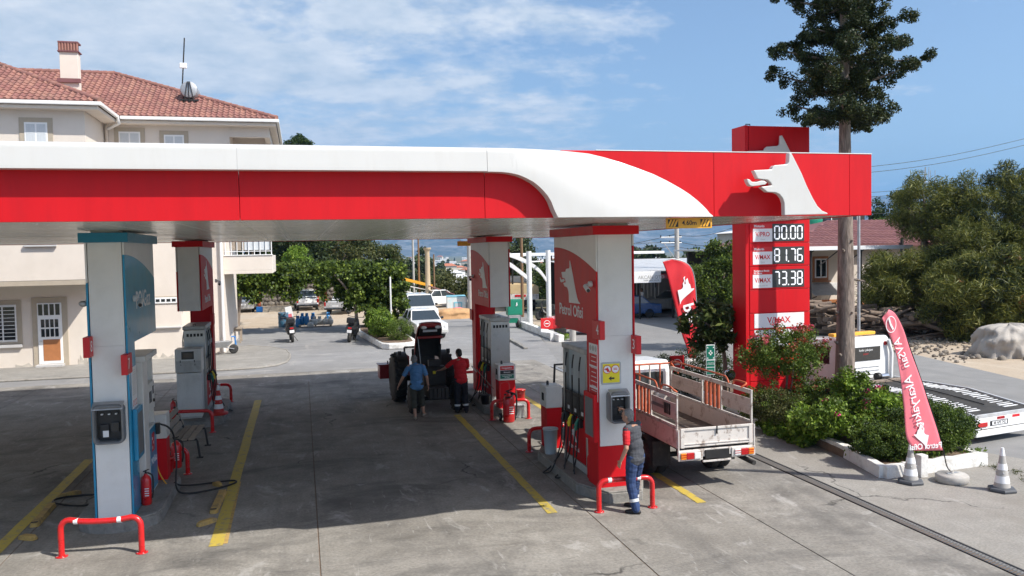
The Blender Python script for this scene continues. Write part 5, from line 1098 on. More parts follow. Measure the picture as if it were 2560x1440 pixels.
for s in (-1, 1):
    for dx in (.70, .82): MB().tube([(s*dx, Lc+.03, 1.74), (s*dx, Lc+.06, 1.74)], .055, 14).build('marker_light', 'tail_red', cb)
    box('side_window', 'glass_dark', cb, s*.90-.006, s*.90+.006, Lc+.4, Lc+1.25, 1.25, 1.7, .01)
    MB().tube([(s*.84, Lc-.02, cz), (s*.84, Lc-.04, 1.5), (s*.74, Lc-.02, 1.84)], .05, 8).build('roll_hoop', 'car_white', tw)
for k in range(4): box('body_rib', 'car_white', cb, -.5, .5, Lc+.025, Lc+.049, .85+.1*k, .89+.1*k, .008)
MB().lathe([(.10, 0), (.11, .02), (.11, .10), (.1, .12)], 12, M=Matrix.Translation((.05, Lc-.25, cz+.11)) @ Matrix.Rotation(R(90), 4, 'Y')).build('winch_drum', 'black_metal', tw); MB().lathe([(.07, 0), (.07, .3)], 12, M=Matrix.Translation((.15, Lc-.25, cz+.11)) @ Matrix.Rotation(R(90), 4, 'Y')).build('winch_motor', 'chrome', tw)
box('timber', 'wood_old', tw, -.6, .7, Lc-.55, Lc-.42, cz+.005, cz+.07, .01); box('beacon_bar', 'sign_orange', cb, -.75, .75, Lc+.4, Lc+.6, 1.945, 2.03, .02)

# ---------------------------------------------------------------- cars
def car(name, label, cat, loc, rz, L_, W_, prof, glass, paint, wheels, lights=(), group=None, extra=None):
    t = thing(name, label, cat, loc, rz, group); hw = W_/2
    MB().prismx(prof, -hw, hw).build('body', paint, t, min(.07, W_*.04), 3)
    # greenhouse glass: (y_bottom_rear, y_top_rear, y_top_front, y_bottom_front, z0, z1, narrowing)
    yr, ytr, ytf, yf, z0, z1, nar = glass; tw_ = hw-nar
    MB().hexa([(-hw+.03, yr, z0), (hw-.03, yr, z0), (-hw+.03, yf, z0), (hw-.03, yf, z0), (-tw_, ytr, z1), (tw_, ytr, z1), (-tw_, ytf, z1), (tw_, ytf, z1)]).build('windows', 'glass_car', t, .01)
    MB().hexa([(-tw_-.015, ytr-.03, z1-.004), (tw_+.015, ytr-.03, z1-.004), (-tw_-.015, ytf+.03, z1-.004), (tw_+.015, ytf+.03, z1-.004), (-tw_+.06, ytr+.1, z1+.05), (tw_-.06, ytr+.1, z1+.05), (-tw_+.06, ytf-.1, z1+.05), (tw_-.06, ytf-.1, z1+.05)]).build('roof', paint, t, .02)
    for s in (-1, 1):
        for (ya, yb) in ((yr, ytr), (yf, ytf), ((yr+yf)/2, (ytr+ytf)/2)):
            MB().tube([(s*(hw-.035), ya, z0), (s*(tw_+.005), yb, z1)], .03, 5).build('pillar', paint, t)
        for y in wheels: wheel(t, s*(hw-.09), y, .30, .18, 20)
        box('mirror', 'black_plastic', t, s*(hw+.09)-.08, s*(hw+.09)+.08, yf-.25, yf-.17, z0+.02, z0+.15, .02)
    for (nm, m, x, y, z, w_, h_) in lights:
        for s in ((-1, 1) if x else (0,)): box(nm, m, t, s*x-w_/2, s*x+w_/2, y-.02, y+.02, z-h_/2, z+h_/2, .01)
    return t
# white old sedan facing the station (front towards -y: rz about pi)
t = car('sedan', 'old white boxy sedan with round headlights parked by the planter', 'car', (6.05, 42.6, 0), R(180+6), 4.3, 1.62, [(-2.05, .28), (2.1, .28), (2.15, .55), (2.1, .80), (.75, .92), (-1.2, .95), (-2.1, .90), (-2.15, .55)], (-1.25, -.85, .25, .85, .90, 1.36, .2), 'car_white', (-1.25, 1.35),
        (('bumper', 'pump_grey', 0, 2.17, .42, 1.6, .14), ('number_plate', 'sign_white', 0, 2.20, .42, .5, .1)))
for s in (-1, 1):
    for dx in (.47, .66): MB().tube([(s*dx, 2.10, .68), (s*dx, 2.165, .68)], .075, 14).build('headlight', 'tail_clear', t)
box('grille', 'black_plastic', t, -.36, .36, 2.12, 2.15, .62, .74, 0)
car('van', 'white van with dark windscreen parked behind the old white sedan', 'van', (7.05, 51.3, 0), R(180+3), 4.3, 1.72, [(-2.1, .3), (2.1, .3), (2.15, .7), (2.0, .95), (1.2, 1.08), (-2.1, 1.10)], (-2.05, -1.95, .55, 1.25, 1.08, 1.72, .12), 'car_white', (-1.3, 1.35), (('headlight', 'tail_clear', .66, 2.12, .78, .3, .18), ('bumper', 'black_plastic', 0, 2.14, .42, 1.6, .2)))
def pickup(label, loc, rz, paint, tail='tail_red', back='car_white'):
    t = thing('pickup', label, 'pickup', loc, rz); hw = .82
    MB().prismx([(.0, .38), (4.6, .38), (4.65, .75), (4.5, .95), (3.6, 1.05), (1.55, 1.05), (1.55, .96), (.0, .96)], -hw, hw).build('body', paint, t, .05, 3)
    box('load_bed', 'underbody', t, -hw+.07, hw-.07, .06, 1.5, .94, .975, 0)
    MB().hexa([(-hw+.05, 1.6, 1.03), (hw-.05, 1.6, 1.03), (-hw+.05, 3.6, 1.03), (hw-.05, 3.6, 1.03), (-.62, 1.75, 1.50), (.62, 1.75, 1.50), (-.62, 2.9, 1.50), (.62, 2.9, 1.50)]).build('windows', 'glass_car', t, .01)
    MB().hexa([(-.65, 1.7, 1.495), (.65, 1.7, 1.495), (-.65, 2.95, 1.495), (.65, 2.95, 1.495), (-.55, 1.85, 1.56), (.55, 1.85, 1.56), (-.55, 2.8, 1.56), (.55, 2.8, 1.56)]).build('roof', paint, t, .02)
    for s in (-1, 1):
        for ya, yb in ((1.62, 1.76), (3.58, 2.9), (2.6, 2.4)): MB().tube([(s*(hw-.055), ya, 1.03), (s*.63, yb, 1.5)], .03, 5).build('pillar', paint, t)
        for y in (.8, 3.75): wheel(t, s*(hw-.08), y, .31, .2, 20)
        box('tail_light', 'tail_red', t, s*(hw-.06)-.06, s*(hw-.06)+.06, -.02, .03, .62, .92, .01)
    box('tailgate', back, t, -hw+.14, hw-.14, -.025, .0, .52, .93, .012); box('bumper', 'black_plastic', t, -hw+.02, hw-.02, -.08, .02, .36, .48, .02); box('number_plate', 'sign_white', t, -.25, .25, -.03, -.026, .58, .68, 0); return t
pickup('white pickup parked under the vine with blue drum before it', (.42, 65.6, 0), R(3), 'car_white')
pickup('grey backed white pickup parked right of the orange posts', (2.3, 60.2, 0), R(-22), 'car_white', back='metal_sheet')
car('hatchback', 'silver hatchback parked under the pine by the stone wall', 'car', (-4.45, 67.9, 0), 0, 4.1, 1.7, [(-2.0, .28), (2.0, .28), (2.05, .6), (1.9, .8), (1.0, .95), (-1.6, .98), (-2.0, .85)], (-1.65, -1.1, .35, 1.05, .92, 1.42, .2), 'car_silver', (-1.25, 1.3), (('tail_light', 'tail_red', .66, -1.98, .78, .3, .2), ('number_plate', 'sign_white', 0, -2.01, .62, .5, .12)))
car('pickup', 'old red pickup parked behind the no entry barrier', 'pickup', (14.2, 40.1, 0), R(76), 4.3, 1.6, [(-2.1, .32), (2.1, .32), (2.15, .6), (2.05, .85), (1.1, .95), (-2.1, .95)], (-.3, -.1, .6, 1.05, .92, 1.4, .18), 'car_red', (-1.2, 1.35), (('tail_light', 'tail_red', .68, -2.11, .7, .12, .28),))
car('sedan', 'blue saloon car parked in the shade of the garage', 'car', (20.0, 48.6, 0), R(82), 4.2, 1.65, [(-2.05, .28), (2.05, .28), (2.1, .55), (2.0, .8), (.8, .9), (-1.3, .93), (-2.05, .85)], (-1.35, -.85, .3, .9, .88, 1.35, .2), 'car_blue', (-1.25, 1.3))
car('hatchback', 'pale car parked deep in the shaded garage', 'car', (24.6, 52.0, 0), R(60), 4.0, 1.65, [(-2.0, .28), (2.0, .28), (2.05, .6), (1.9, .8), (1.0, .95), (-1.6, .98), (-2.0, .85)], (-1.65, -1.1, .35, 1.05, .92, 1.42, .2), 'car_silver', (-1.25, 1.3))
car('sedan', 'white saloon car parked left of the blue and white kiosk', 'car', (10.6, 64.5, 0), R(-70), 4.2, 1.65, [(-2.05, .28), (2.05, .28), (2.1, .55), (2.0, .8), (.8, .9), (-1.3, .93), (-2.05, .85)], (-1.35, -.85, .3, .9, .88, 1.35, .2), 'car_white', (-1.25, 1.3))
def scooter(label, loc, rz, lean=0.0):
    t = thing('scooter', label, 'scooter', loc, rz)
    t.rotation_euler = (0, lean, rz); t.scale = (1.25, 1.1, 1.15)
    for y in (-.58, .62):
        w_ = MB().lathe([(.15, -.05), (.23, -.055), (.25, 0), (.23, .055), (.15, .05)], 20, M=Matrix.Translation((0, y, .25)) @ Matrix.Rotation(R(90), 4, 'Y')).build('wheel', 'rubber', t); MB().tube([(-.04, y, .25), (.04, y, .25)], .13, 14).build('rim', 'rim_grey', w_)
    MB().loft([[(x*w_*1.35, y, z0+(z1-z0)*zz) for x, zz in ((-.6, 0), (-1, .5), (-.7, 1), (.7, 1), (1, .5), (.6, 0))] for y, w_, z0, z1 in ((-.82, .08, .52, .70), (-.55, .16, .38, .78), (-.2, .17, .32, .80), (.0, .13, .28, .62), (.2, .12, .26, .40), (.42, .15, .28, .62), (.5, .13, .45, .95))], False).build('body', 'black_plastic', t, .015)
    MB().loft([[(x*w_, y, z+h_*zz) for x, zz in ((-1, 0), (-.8, 1), (.8, 1), (1, 0))] for y, w_, z, h_ in ((-.78, .10, .76, .06), (-.4, .15, .78, .09), (.05, .13, .76, .07))], True).build('seat', 'rubber', t)
    MB().tube([(0, .62, .25), (0, .46, .9), (0, .44, 1.0)], .03, 8).build('fork', 'black_metal', t); MB().tube([(-.32, .36, 1.05), (-.1, .46, 1.02), (.1, .46, 1.02), (.32, .36, 1.05)], .015, 6).build('handlebar', 'black_metal', t)
    for s in (-1, 1): MB().tube([(s*.28, .38, 1.05), (s*.36, .40, 1.2)], .008, 5).build('mirror_stem', 'black_metal', t); MB().ell((s*.37, .40, 1.22), (.06, .02, .04)).build('mirror', 'black_plastic', t)
    box('tail_light', 'tail_red', t, -.07, .07, -.86, -.82, .60, .67, .01); box('number_plate', 'sign_white', t, -.09, .09, -.87, -.85, .44, .56, 0); box('top_case', 'black_plastic', t, -.16, .16, -.86, -.56, .84, 1.08, .04); MB().tube([(.05, -.2, .3), (.22, -.25, .01)], .012, 5).build('stand', 'black_metal', t)
    return t
scooter('black scooter with top box parked alone in the yard shade', (-.55, 42.9, 0), R(4), R(-4)); scooter('black scooter parked against the planter hedge', (2.35, 41.7, 0), R(-14), R(8)); scooter('black motorbike parked beside the tarpaulin covered truck', (15.0, 48.9, 0), R(80), R(6))
# ================================================================ price tower, flags, signs
def wbox(name, m, p, x0, x1, y0, y1, z0, z1, bevel=.006):
    l = p.location; return box(name, m, p, x0-l.x, x1-l.x, y0-l.y, y1-l.y, z0-l.z, z1-l.z, bevel)
TY = 19.5; tx0, tx1 = 11.41, 13.33
tw2 = thing('price_tower', 'tall red price tower with fuel prices and wolf emblem in the planter', 'sign tower', ((tx0+tx1)/2, TY, 0)); wt = tx1-tx0
box('body', 'red_panel', tw2, -wt/2, wt/2, .03, .68, 0, 7.55, .01); box('side_column', 'red_panel', tw2, -wt/2-.004, -wt/2+.10, 0, .684, 0, 7.555, .006)
MB().tube([(-wt/2+.2, .3, 7.55), (-wt/2+.2, .3, 7.63), (-wt/2+.32, .3, 7.63), (-wt/2+.32, .3, 7.55)], .015, 6).build('lifting_eye', 'black_metal', tw2)
ys_ = [318, 530, 607, 665, 723, 781, 823, 880, 950, 1010]
zs_ = [PY(1950, y, TY).z for y in ys_]; zs_[0] = 7.545; zs_[-1] = .02
for k in range(9): box('front_panel', 'red_panel', tw2, -wt/2+.112, wt/2, -.012, .03, zs_[k+1]+.012, zs_[k]-.006, .005)
def px2(x, y): q = PY(x, y, TY-.014); return q.x-tw2.location.x, q.z
def seg7(ch, w, h, th=.16):
    S = {'0': 'abcdef', '1': 'bc', '2': 'abged', '3': 'abgcd', '6': 'afgedc', '7': 'abc', '8': 'abcdefg'}[ch]; polys = []; g = h*.02; t_ = w*th*1.5; hh = h/2
    H_ = lambda x0, x1, y: [(x0+g, y), (x0+g+t_/2, y+t_/2), (x1-g-t_/2, y+t_/2), (x1-g, y), (x1-g-t_/2, y-t_/2), (x0+g+t_/2, y-t_/2)]
    V_ = lambda x, y0, y1: [(x, y0+g), (x+t_/2, y0+g+t_/2), (x+t_/2, y1-g-t_/2), (x, y1-g), (x-t_/2, y1-g-t_/2), (x-t_/2, y0+g+t_/2)]
    w2 = w/2
    tab = {'a': H_(-w2, w2, hh), 'g': H_(-w2, w2, 0), 'd': H_(-w2, w2, -hh), 'f': V_(-w2, 0, hh), 'b': V_(w2, 0, hh), 'e': V_(-w2, -hh, 0), 'c': V_(w2, -hh, 0)}
    mb = MB()
    for c in S: mb.prismz(tab[c], 0, .006)
    return mb
for (ya, yb, grade, name1, sub, price) in ((560, 602, 'Motorin', 'V/PRO', 'Diesel', '00.00'), (618, 658, 'Motorin', 'V/MAX', 'Diesel', '81.76'), (675, 716, 'Kurşunsuz Benzin\n95 Oktan', 'V/MAX', 'Kurşunsuz 95', '73.38')):
    (xa, za), (xb, zb) = px2(1882, ya), px2(2010, yb); xm = xa+(xb-xa)*.375; h_ = za-zb; off = -.013
    flat('grade_plate', rect(xm-xa, h_*.74, (xa+xm)/2, zb+h_*.36), .006, MF(0, off, 0), 'sign_white', tw2)
    flat('grade_header', rect(xm-xa, h_*.28, (xa+xm)/2, zb+h_*.87), .006, MF(0, off, 0), 'sign_red', tw2)
    text('lettering', grade, h_*(.2 if '\n' not in grade else .13), MF(xa+.03, off-.0065, zb+h_*.87), 'sign_white', tw2, align='LEFT', ext=.001, bold=.002)
    text('lettering', name1, h_*.36, MF((xa+xm)/2, off-.0065, zb+h_*.40), 'sign_red', tw2, ext=.001, bold=.003, sx=.9); text('lettering', sub, h_*.11, MF((xa+xm)/2, off-.0065, zb+h_*.12), 'pump_grey', tw2, ext=.001)
    flat('price_screen', rect(xb-xm, h_, (xm+xb)/2, (za+zb)/2), .01, MF(0, off, 0), 'lcd_dark', tw2)
    dw = (xb-xm)/4.6; cxs = [xm+dw*.65, xm+dw*1.68, xm+dw*2.95, xm+dw*3.95]
    for c, cx_ in zip(price.replace('.', ''), cxs):
        o = seg7(c, dw*.66, h_*.72).build('price_digit', 'led_white', tw2, fixn=False); o.matrix_local = MF(cx_, off-.0105, (za+zb)/2)
    flat('price_point', rect(dw*.16, dw*.16, xm+dw*2.3, zb+h_*.14), .006, MF(0, off-.0105, 0), 'led_white', tw2)
for (ya, yb) in ((785, 815), (826, 862)):
    (xa, za), (xb, zb) = px2(1886, ya), px2(2010, yb); flat('brand_plate', rect(xb-xa, za-zb, (xa+xb)/2, (za+zb)/2), .006, MF(0, -.013, 0), 'sign_white', tw2)
    if ya == 785: text('lettering', 'V/MAX', (za-zb)*.6, MF((xa+xb)/2-.02, -.0195, (za+zb)/2), 'sign_red', tw2, ext=.001, bold=.004)
ex, ez = px2(1940, 411); 
for nm, pl in (('emblem_head', EMB_BODY), ('emblem_flame', EMB_TONG)): flat(nm, emb(pl, 1.5), .06, MF(ex, -.10, ez), 'nose_white', tw2, .008)

def cloth_between(name, left, right, Y, m, parent, n=26, wav=.03, seed=1, back=False):
    rs_ = random.Random(seed); Lc_, Rc_ = bez([(*PY(*p, Y),) for p in left], 6), bez([(*PY(*p, Y),) for p in right], 6)
    def at(c, u): f = u*(len(c)-1); i = min(int(f), len(c)-2); return c[i]+(c[i+1]-c[i])*(f-i)
    rows = []; m_ = 12
    for j in range(n*2+1):
        u = j/(n*2); a, b = at(Lc_, u), at(Rc_, u); rows.append([a+(b-a)*(k/m_)+Vector((0, wav*math.sin(5*u*math.pi+2.2*k/m_+seed)*math.sin(math.pi*k/m_)+.4*wav*math.sin(19*u+7*k/m_), 0)) for k in range(m_+1)])
    o = MB().loft(rows, True, False, False).build(name, m, parent, fixn=True); l = parent.location
    for v in o.data.vertices: v.co -= l
    so = o.modifiers.new('thick', 'SOLIDIFY'); so.thickness = .003; return o, rows
mat('flag_pink', (.74, .17, .21), .42, var=.06, spec=.6)  # faded red, with the translucent sheen of the lit cloth mixed into the colour
Z1 = lambda pts, ox, oy, s: [(ox+x/s, oy+y/s) for x, y in pts]
fl = thing('feather_flag', 'tall faded pink red feather flag with mirrored white lettering leaning over the cone', 'flag', (11.41, 12.36, .008)); YF = 12.45
lft = Z1([(60, 100), (100, 200), (180, 400), (235, 650), (262, 900), (278, 1100), (292, 1230), (310, 1300), (370, 1388)], 2190, 770, 3.89); rgt = Z1([(125, 12), (190, 60), (265, 210), (330, 400), (400, 600), (470, 800), (545, 1030), (600, 1210), (650, 1385)], 2190, 770, 3.89)
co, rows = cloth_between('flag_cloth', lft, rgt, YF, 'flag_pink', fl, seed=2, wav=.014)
l_ = fl.location
pole = [PY(*p, YF+.02)-l_ for p in Z1([(60, 110), (75, 50), (125, 8), (195, 60), (268, 210), (335, 400), (405, 600), (475, 800), (550, 1030), (605, 1210), (656, 1390), (690, 1540)], 2190, 770, 3.89)]+[Vector((0, 0, .17))]
MB().tube(bez(pole, 4), .011, 7).build('pole', 'black_metal', fl)
MB().lathe([(.26, 0), (.28, .02), (.28, .12), (.25, .15), (.03, .155), (.03, .2)], 28).build('base', 'cone_grey', fl); box('base_strap', 'galv', fl, -.12, .12, -.03, .03, .155, .17, .003)
def on_flag(name, s, size, a, b, fy, m, parent, mir=True, bold=.001):
    # lettering runs from a to b (pixels) down the flag
    A, B_ = PY(*a, fy)-parent.location, PY(*b, fy)-parent.location; d = (B_-A); x = d.normalized(); z = Vector((0, -1, 0)); y = z.cross(x)
    M = Matrix(((x.x, y.x, z.x, (A.x+B_.x)/2), (x.y, y.y, z.y, (A.y+B_.y)/2), (x.z, y.z, z.z, (A.z+B_.z)/2), (0, 0, 0, 1)))
    if mir: M = M @ Matrix.Diagonal((1, -1, 1, 1))
    return text(name, s, size, M, m, parent, ext=.002, bold=bold)
on_flag('lettering', 'Akaryakıt', .25, (2190+310/3.89, 770+660/3.89), (2190+420/3.89, 770+1150/3.89), YF-.026, 'sign_white', fl); on_flag('lettering', 'AVSan', .22, (2190+195/3.89, 770+280/3.89), (2190+305/3.89, 770+600/3.89), YF-.026, 'sign_white', fl)
q = PY(2190+485/3.89, 770+1345/3.89, YF-.026)-l_; o = text('lettering', 'Petrol Ofisi', .15, MF(q.x, q.y, q.z) @ Matrix.Diagonal((-1, 1, 1, 1)), 'sign_white', fl, ext=.002, bold=.002)
q = PY(2190+440/3.89, 770+1235/3.89, YF-.026)-l_; emblem(MF(q.x, q.y, q.z) @ Matrix.Rotation(R(78), 4, 'Z'), .32, 'sign_white', fl, .003, mir=-1)
q = PY(2190+147/3.89, 770+160/3.89, YF-.026)-l_
ring = [(math.cos(2*math.pi*k/28)*.11, math.sin(2*math.pi*k/28)*.15) for k in range(28)]; mbr = MB()
for k in range(28):
    a, b = ring[k], ring[(k+1) % 28]; mbr.add([(a[0], a[1], 0), (b[0], b[1], 0), (b[0]*.88, b[1]*.9, 0), (a[0]*.88, a[1]*.9, 0)], [(0, 1, 2, 3)])
o = mbr.build('round_mark', 'sign_white', fl, fixn=False); o.matrix_local = MF(q.x, q.y, q.z); flat('mark_stroke', [(-.06, .1), (-.03, .12), (.0, .02), (.06, -.08), (.03, -.1), (-.02, -.02)], .002, MF(q.x, q.y, q.z), 'sign_white', fl)
f2 = thing('feather_flag', 'bright red feather flag with white wolf emblem beyond the loquat tree', 'flag', (14.2, 28.5, 0)); YF2 = 28.4
lft = Z1([(600, 385), (640, 490), (690, 690), (740, 880), (790, 1080), (850, 1320), (905, 1480), (935, 1620)], 1540, 580, 5.144); rgt = Z1([(720, 352), (860, 385), (950, 450), (995, 560), (1015, 720), (1030, 920), (1042, 1100), (1030, 1620)], 1540, 580, 5.144)
cloth_between('flag_cloth', lft, rgt, YF2, 'flag_red', f2, seed=5, wav=.03)
l_ = f2.location; MB().tube(bez([PY(*p, YF2+.03)-l_ for p in Z1([(600, 385), (720, 345), (862, 380), (955, 446), (1002, 560), (1022, 720), (1037, 920), (1050, 1100), (1040, 1620)], 1540, 580, 5.144)]+[Vector((0, 0, 0))], 4), .02, 7).build('pole', 'galv', f2)
q = PY(1540+900/5.144, 580+740/5.144, YF2-.05)-l_; emblem(MF(q.x, q.y, q.z) @ Matrix.Rotation(R(-80), 4, 'Z'), .68, 'sign_white', f2, .004); on_flag('lettering', 'bet', .62, (1540+920/5.144, 580+930/5.144), (1540+975/5.144, 580+1180/5.144), YF2-.05, 'sign_white', f2, mir=False, bold=.015)
MB().lathe([(.35, 0), (.35, .1), (.05, .15)], 20).build('base', 'cone_grey', f2)

def noentry(label, x, y, h, w, rz=0, z=0):
    t = thing('no_entry_sign', label, 'sign', (x, y, z), rz)
    box('board', 'sign_red', t, -w/2, w/2, -.02, .02, h-.52, h, .01)
    sw = [(-w/2, h-.52)]+[(-w/2+w*k/8, h-.50+.0-.16*(k/8)**2) for k in range(9)]+[(w/2, h-.72)]+[(w/2-w*k/8, h-.62-.1*(1-(k/8)**2)) for k in range(8)]
    MB().prism([(-w/2, h-.50), (0, h-.53), (w*.3, h-.62), (w/2, h-.74), (w/2, h-.90), (w*.2, h-.72), (-w/2, h-.66)], -.024, .024).build('swoosh', 'sign_white', t, .006); box('post', 'white_pole', t, w*.24, w/2, -.03, .03, 0, h-.7, .015)
    flat('ring', circ(.16, 26, 0, h-.26), .002, MF(0, -.0205, 0), 'sign_white', t); flat('disc', circ(.135, 26, 0, h-.26), .002, MF(0, -.023, 0), 'sign_red', t); flat('bar', rect(.18, .05, 0, h-.26), .002, MF(0, -.0255, 0), 'sign_white', t); return t
q = G(1378, 853); noentry('red no entry board with white swoosh post behind the front right pump', q.x-.2, q.y, 1.12, .62)
q = PY(1692, 903, 22.3); noentry('dark red no entry board half hidden by the hedge behind the farm truck', q.x, 22.3, q.z+.17, .46)
q = PY(1776, 900, 19.7); t = thing('assembly_sign', 'green emergency assembly point sign on thin post behind the farm truck', 'sign', (q.x, 19.7, .2), R(-6)); zc_ = q.z-.2
MB().tube([(0, .015, 0), (0, .015, zc_+.35)], .02, 8).build('post', 'galv', t); box('board', 'sign_white', t, -.125, .125, -.012, .0, zc_-.40, zc_+.41, .006)
for (z0, z1) in ((zc_+.02, zc_+.39), (zc_-.18, zc_-.01), (zc_-.38, zc_-.20)): box('field', 'sign_green', t, -.11, .11, -.016, -.0125, z0, z1, 0)
for dx, dz in ((-.08, .34), (.08, .34), (-.08, .06), (.08, .06)): flat('corner_arrow', [(dx-.02, zc_+dz-.02), (dx+.02, zc_+dz-.02), (dx, zc_+dz+.025)], .002, MF(0, -.0165, 0), 'sign_white', t)
for dx, dz in ((-.035, .19), (.035, .19), (0, .24), (0, .15)): flat('figure_head', circ(.022, 12, dx, zc_+dz), .002, MF(0, -.0165, 0), 'sign_white', t)
text('lettering', 'ACİL DURUM\nTOPLANMA YERİ', .034, MF(0, -.0165, zc_-.095), 'sign_white', t, ext=.001, sx=.8); text('lettering', 'EMERGENCY\nASSEMBLY POINT', .034, MF(0, -.0165, zc_-.29), 'sign_white', t, ext=.001, sx=.75)
q = PY(1827, 938, 19.3); t = thing('round_lamp', 'round chrome spotlight standing at the foot of the price tower', 'lamp', (q.x, 19.3, .2)); MB().lathe([(.14, 0), (.155, .02), (.155, .05), (.13, .16), (.04, .2)], 22, M=Matrix.Translation((0, 0, q.z-.2)) @ Matrix.Rotation(R(-90), 4, 'X')).build('lamp_head', 'chrome', t); MB().tube([(0, .08, 0), (0, .08, q.z-.34)], .02, 7).build('stem', 'black_metal', t); MB().lathe([(.06, -.005), (.06, .0)], 16, M=Matrix.Translation((0, -.002, q.z-.2)) @ Matrix.Rotation(R(-90), 4, 'X')).build('lens', 'glass_dark', t)
q = G(1905, 1072); t = thing('flower_pot', 'white round flower pot beside the kerb right of the farm truck', 'pot', (q.x, q.y, .01)); MB().lathe([(.14, 0), (.2, .06), (.24, .24), (.26, .26), (.22, .26), (.2, .2)], 22).build('bowl', 'sign_white', t); MB().lathe([(.2, .2), (.19, .205)], 16).build('earth', 'soil', t)

# ================================================================ planter on the right
kp = [(10.42, 12.95), (10.78, 14.6), (10.97, 16.26), (11.05, 18.1), (11.0, 21.0), (11.3, 22.8)]
kt = thing('planter_kerb', 'peeling white painted concrete kerb round the shrub bed', 'kerb', (10.97, 16.26, 0))
def kerbseg(a, b, w=.17, h=.24):
    a, b = Vector((*a, 0)), Vector((*b, 0)); d = (b-a).normalized(); n_ = Vector((d.y, -d.x, 0))*w/2; l = kt.location; n = max(2, int((b-a).length/.25)); rings = []
    for k in range(n+1):
        p = a+(b-a)*k/n-l; j = random.uniform(-.008, .012); rings.append([p-n_*1.05, p+n_*1.05, p+n_*(.95)+Vector((0, 0, h+j)), p-n_*.95+Vector((0, 0, h+j+random.uniform(-.012, .006)))])
    MB().loft(rings, False).build('kerb_length', 'kerb_white', kt, .012)
for a, b in zip(kp[:-1], kp[1:]): kerbseg(a, b)
kerbseg((10.42, 12.95), (10.90, 12.98)); kerbseg((10.90, 12.98), (12.9, 13.15)); kerbseg((12.9, 13.15), (13.0, 15.0), h=.2); kerbseg((13.0, 15.0), (13.2, 18.0), h=.2)
MB().box(11.15-.08, 11.15+.08, 12.74, 12.9, 0, .42, Matrix.Translation(-kt.location)).build('kerb_post', 'kerb_white', kt, .01, fixn=False)
struct(MB().prismz([(10.5, 13.05), (12.85, 13.2), (12.95, 15), (13.15, 18), (13.6, 21), (13.4, 23.4), (11.4, 22.9), (11.05, 18)], -.02, .16).build('planting_bed', 'soil', fixn=False))

# ================================================================ house on the left
hb_ = thing('apartment_house', 'cream two storey house with red tiled hip roof beside the forecourt', 'house', (-8, 37, 0)); L0 = hb_.location
wbox('ground_wall', 'plaster', hb_, -24, -8.0, 36.7, 46, 0, 3.36, 0); wbox('upper_wall', 'plaster', hb_, -24, -7.95, 35.1, 46, 3.56, 10.30, 0); wbox('overhang_soffit', 'trim_tan', hb_, -24, -7.96, 35.11, 46, 3.361, 3.559, 0)
wbox('ground_wall', 'plaster', hb_, -7.999, -5.0, 37.35, 46, 0, 7.4, 0); wbox('ground_wall', 'plaster', hb_, -4.999, -3.35, 38.6, 46, 0, 7.4, 0)
wbox('upper_wall', 'plaster', hb_, -7.949, -2.9, 38.4, 46, 7.41, 10.30, 0); wbox('upper_wall', 'plaster', hb_, -2.899, -1.2, 38.42, 38.66, 9.62, 10.29, 0); wbox('upper_wall', 'plaster', hb_, -2.899, -1.2, 40.6, 46, 7.41, 10.29, 0); wbox('upper_wall', 'plaster', hb_, -1.42, -1.2, 38.661, 40.599, 9.62, 10.29, 0)
wbox('loggia_ceiling', 'plaster', hb_, -2.899, -1.421, 38.661, 40.599, 10.0, 10.1, 0)
pb = wbox('balcony_slab', 'plaster', hb_, -3.349, -1.25, 38.9, 44, 3.55, 3.70, .01); wbox('balcony_parapet', 'plaster', hb_, -3.349, -1.25, 38.9, 39.02, 3.701, 4.37, .01); wbox('balcony_parapet', 'plaster', hb_, -1.37, -1.25, 39.021, 44, 3.701, 4.37, .01); wbox('balcony_coping', 'pvc_white', hb_, -3.349, -1.22, 38.86, 39.05, 4.371, 4.41, .008)
for z in (4.55, 4.58+.0): wbox('balcony_rail', 'pvc_white', hb_, -3.30, -1.26, 38.93, 38.98, z, z+.03, 0); break
wbox('balcony_rail', 'pvc_white', hb_, -3.30, -1.26, 38.93, 38.98, 5.35, 5.40, 0)
for k in range(9): wbox('balcony_bar', 'pvc_white', hb_, -3.28+.248*k, -3.25+.248*k, 38.935, 38.975, 4.411, 5.349, 0)
wbox('balcony_cloth', 'curtain', hb_, -2.45, -1.34, 38.99, 39.0, 4.62, 5.3, 0); wbox('balcony_cloth', 'wood', hb_, -3.0, -2.46, 38.99, 39.0, 4.62, 5.3, 0); wbox('laundry_post', 'pvc_white', hb_, -1.30, -1.26, 38.92, 38.99, 4.411, 7.3, 0)
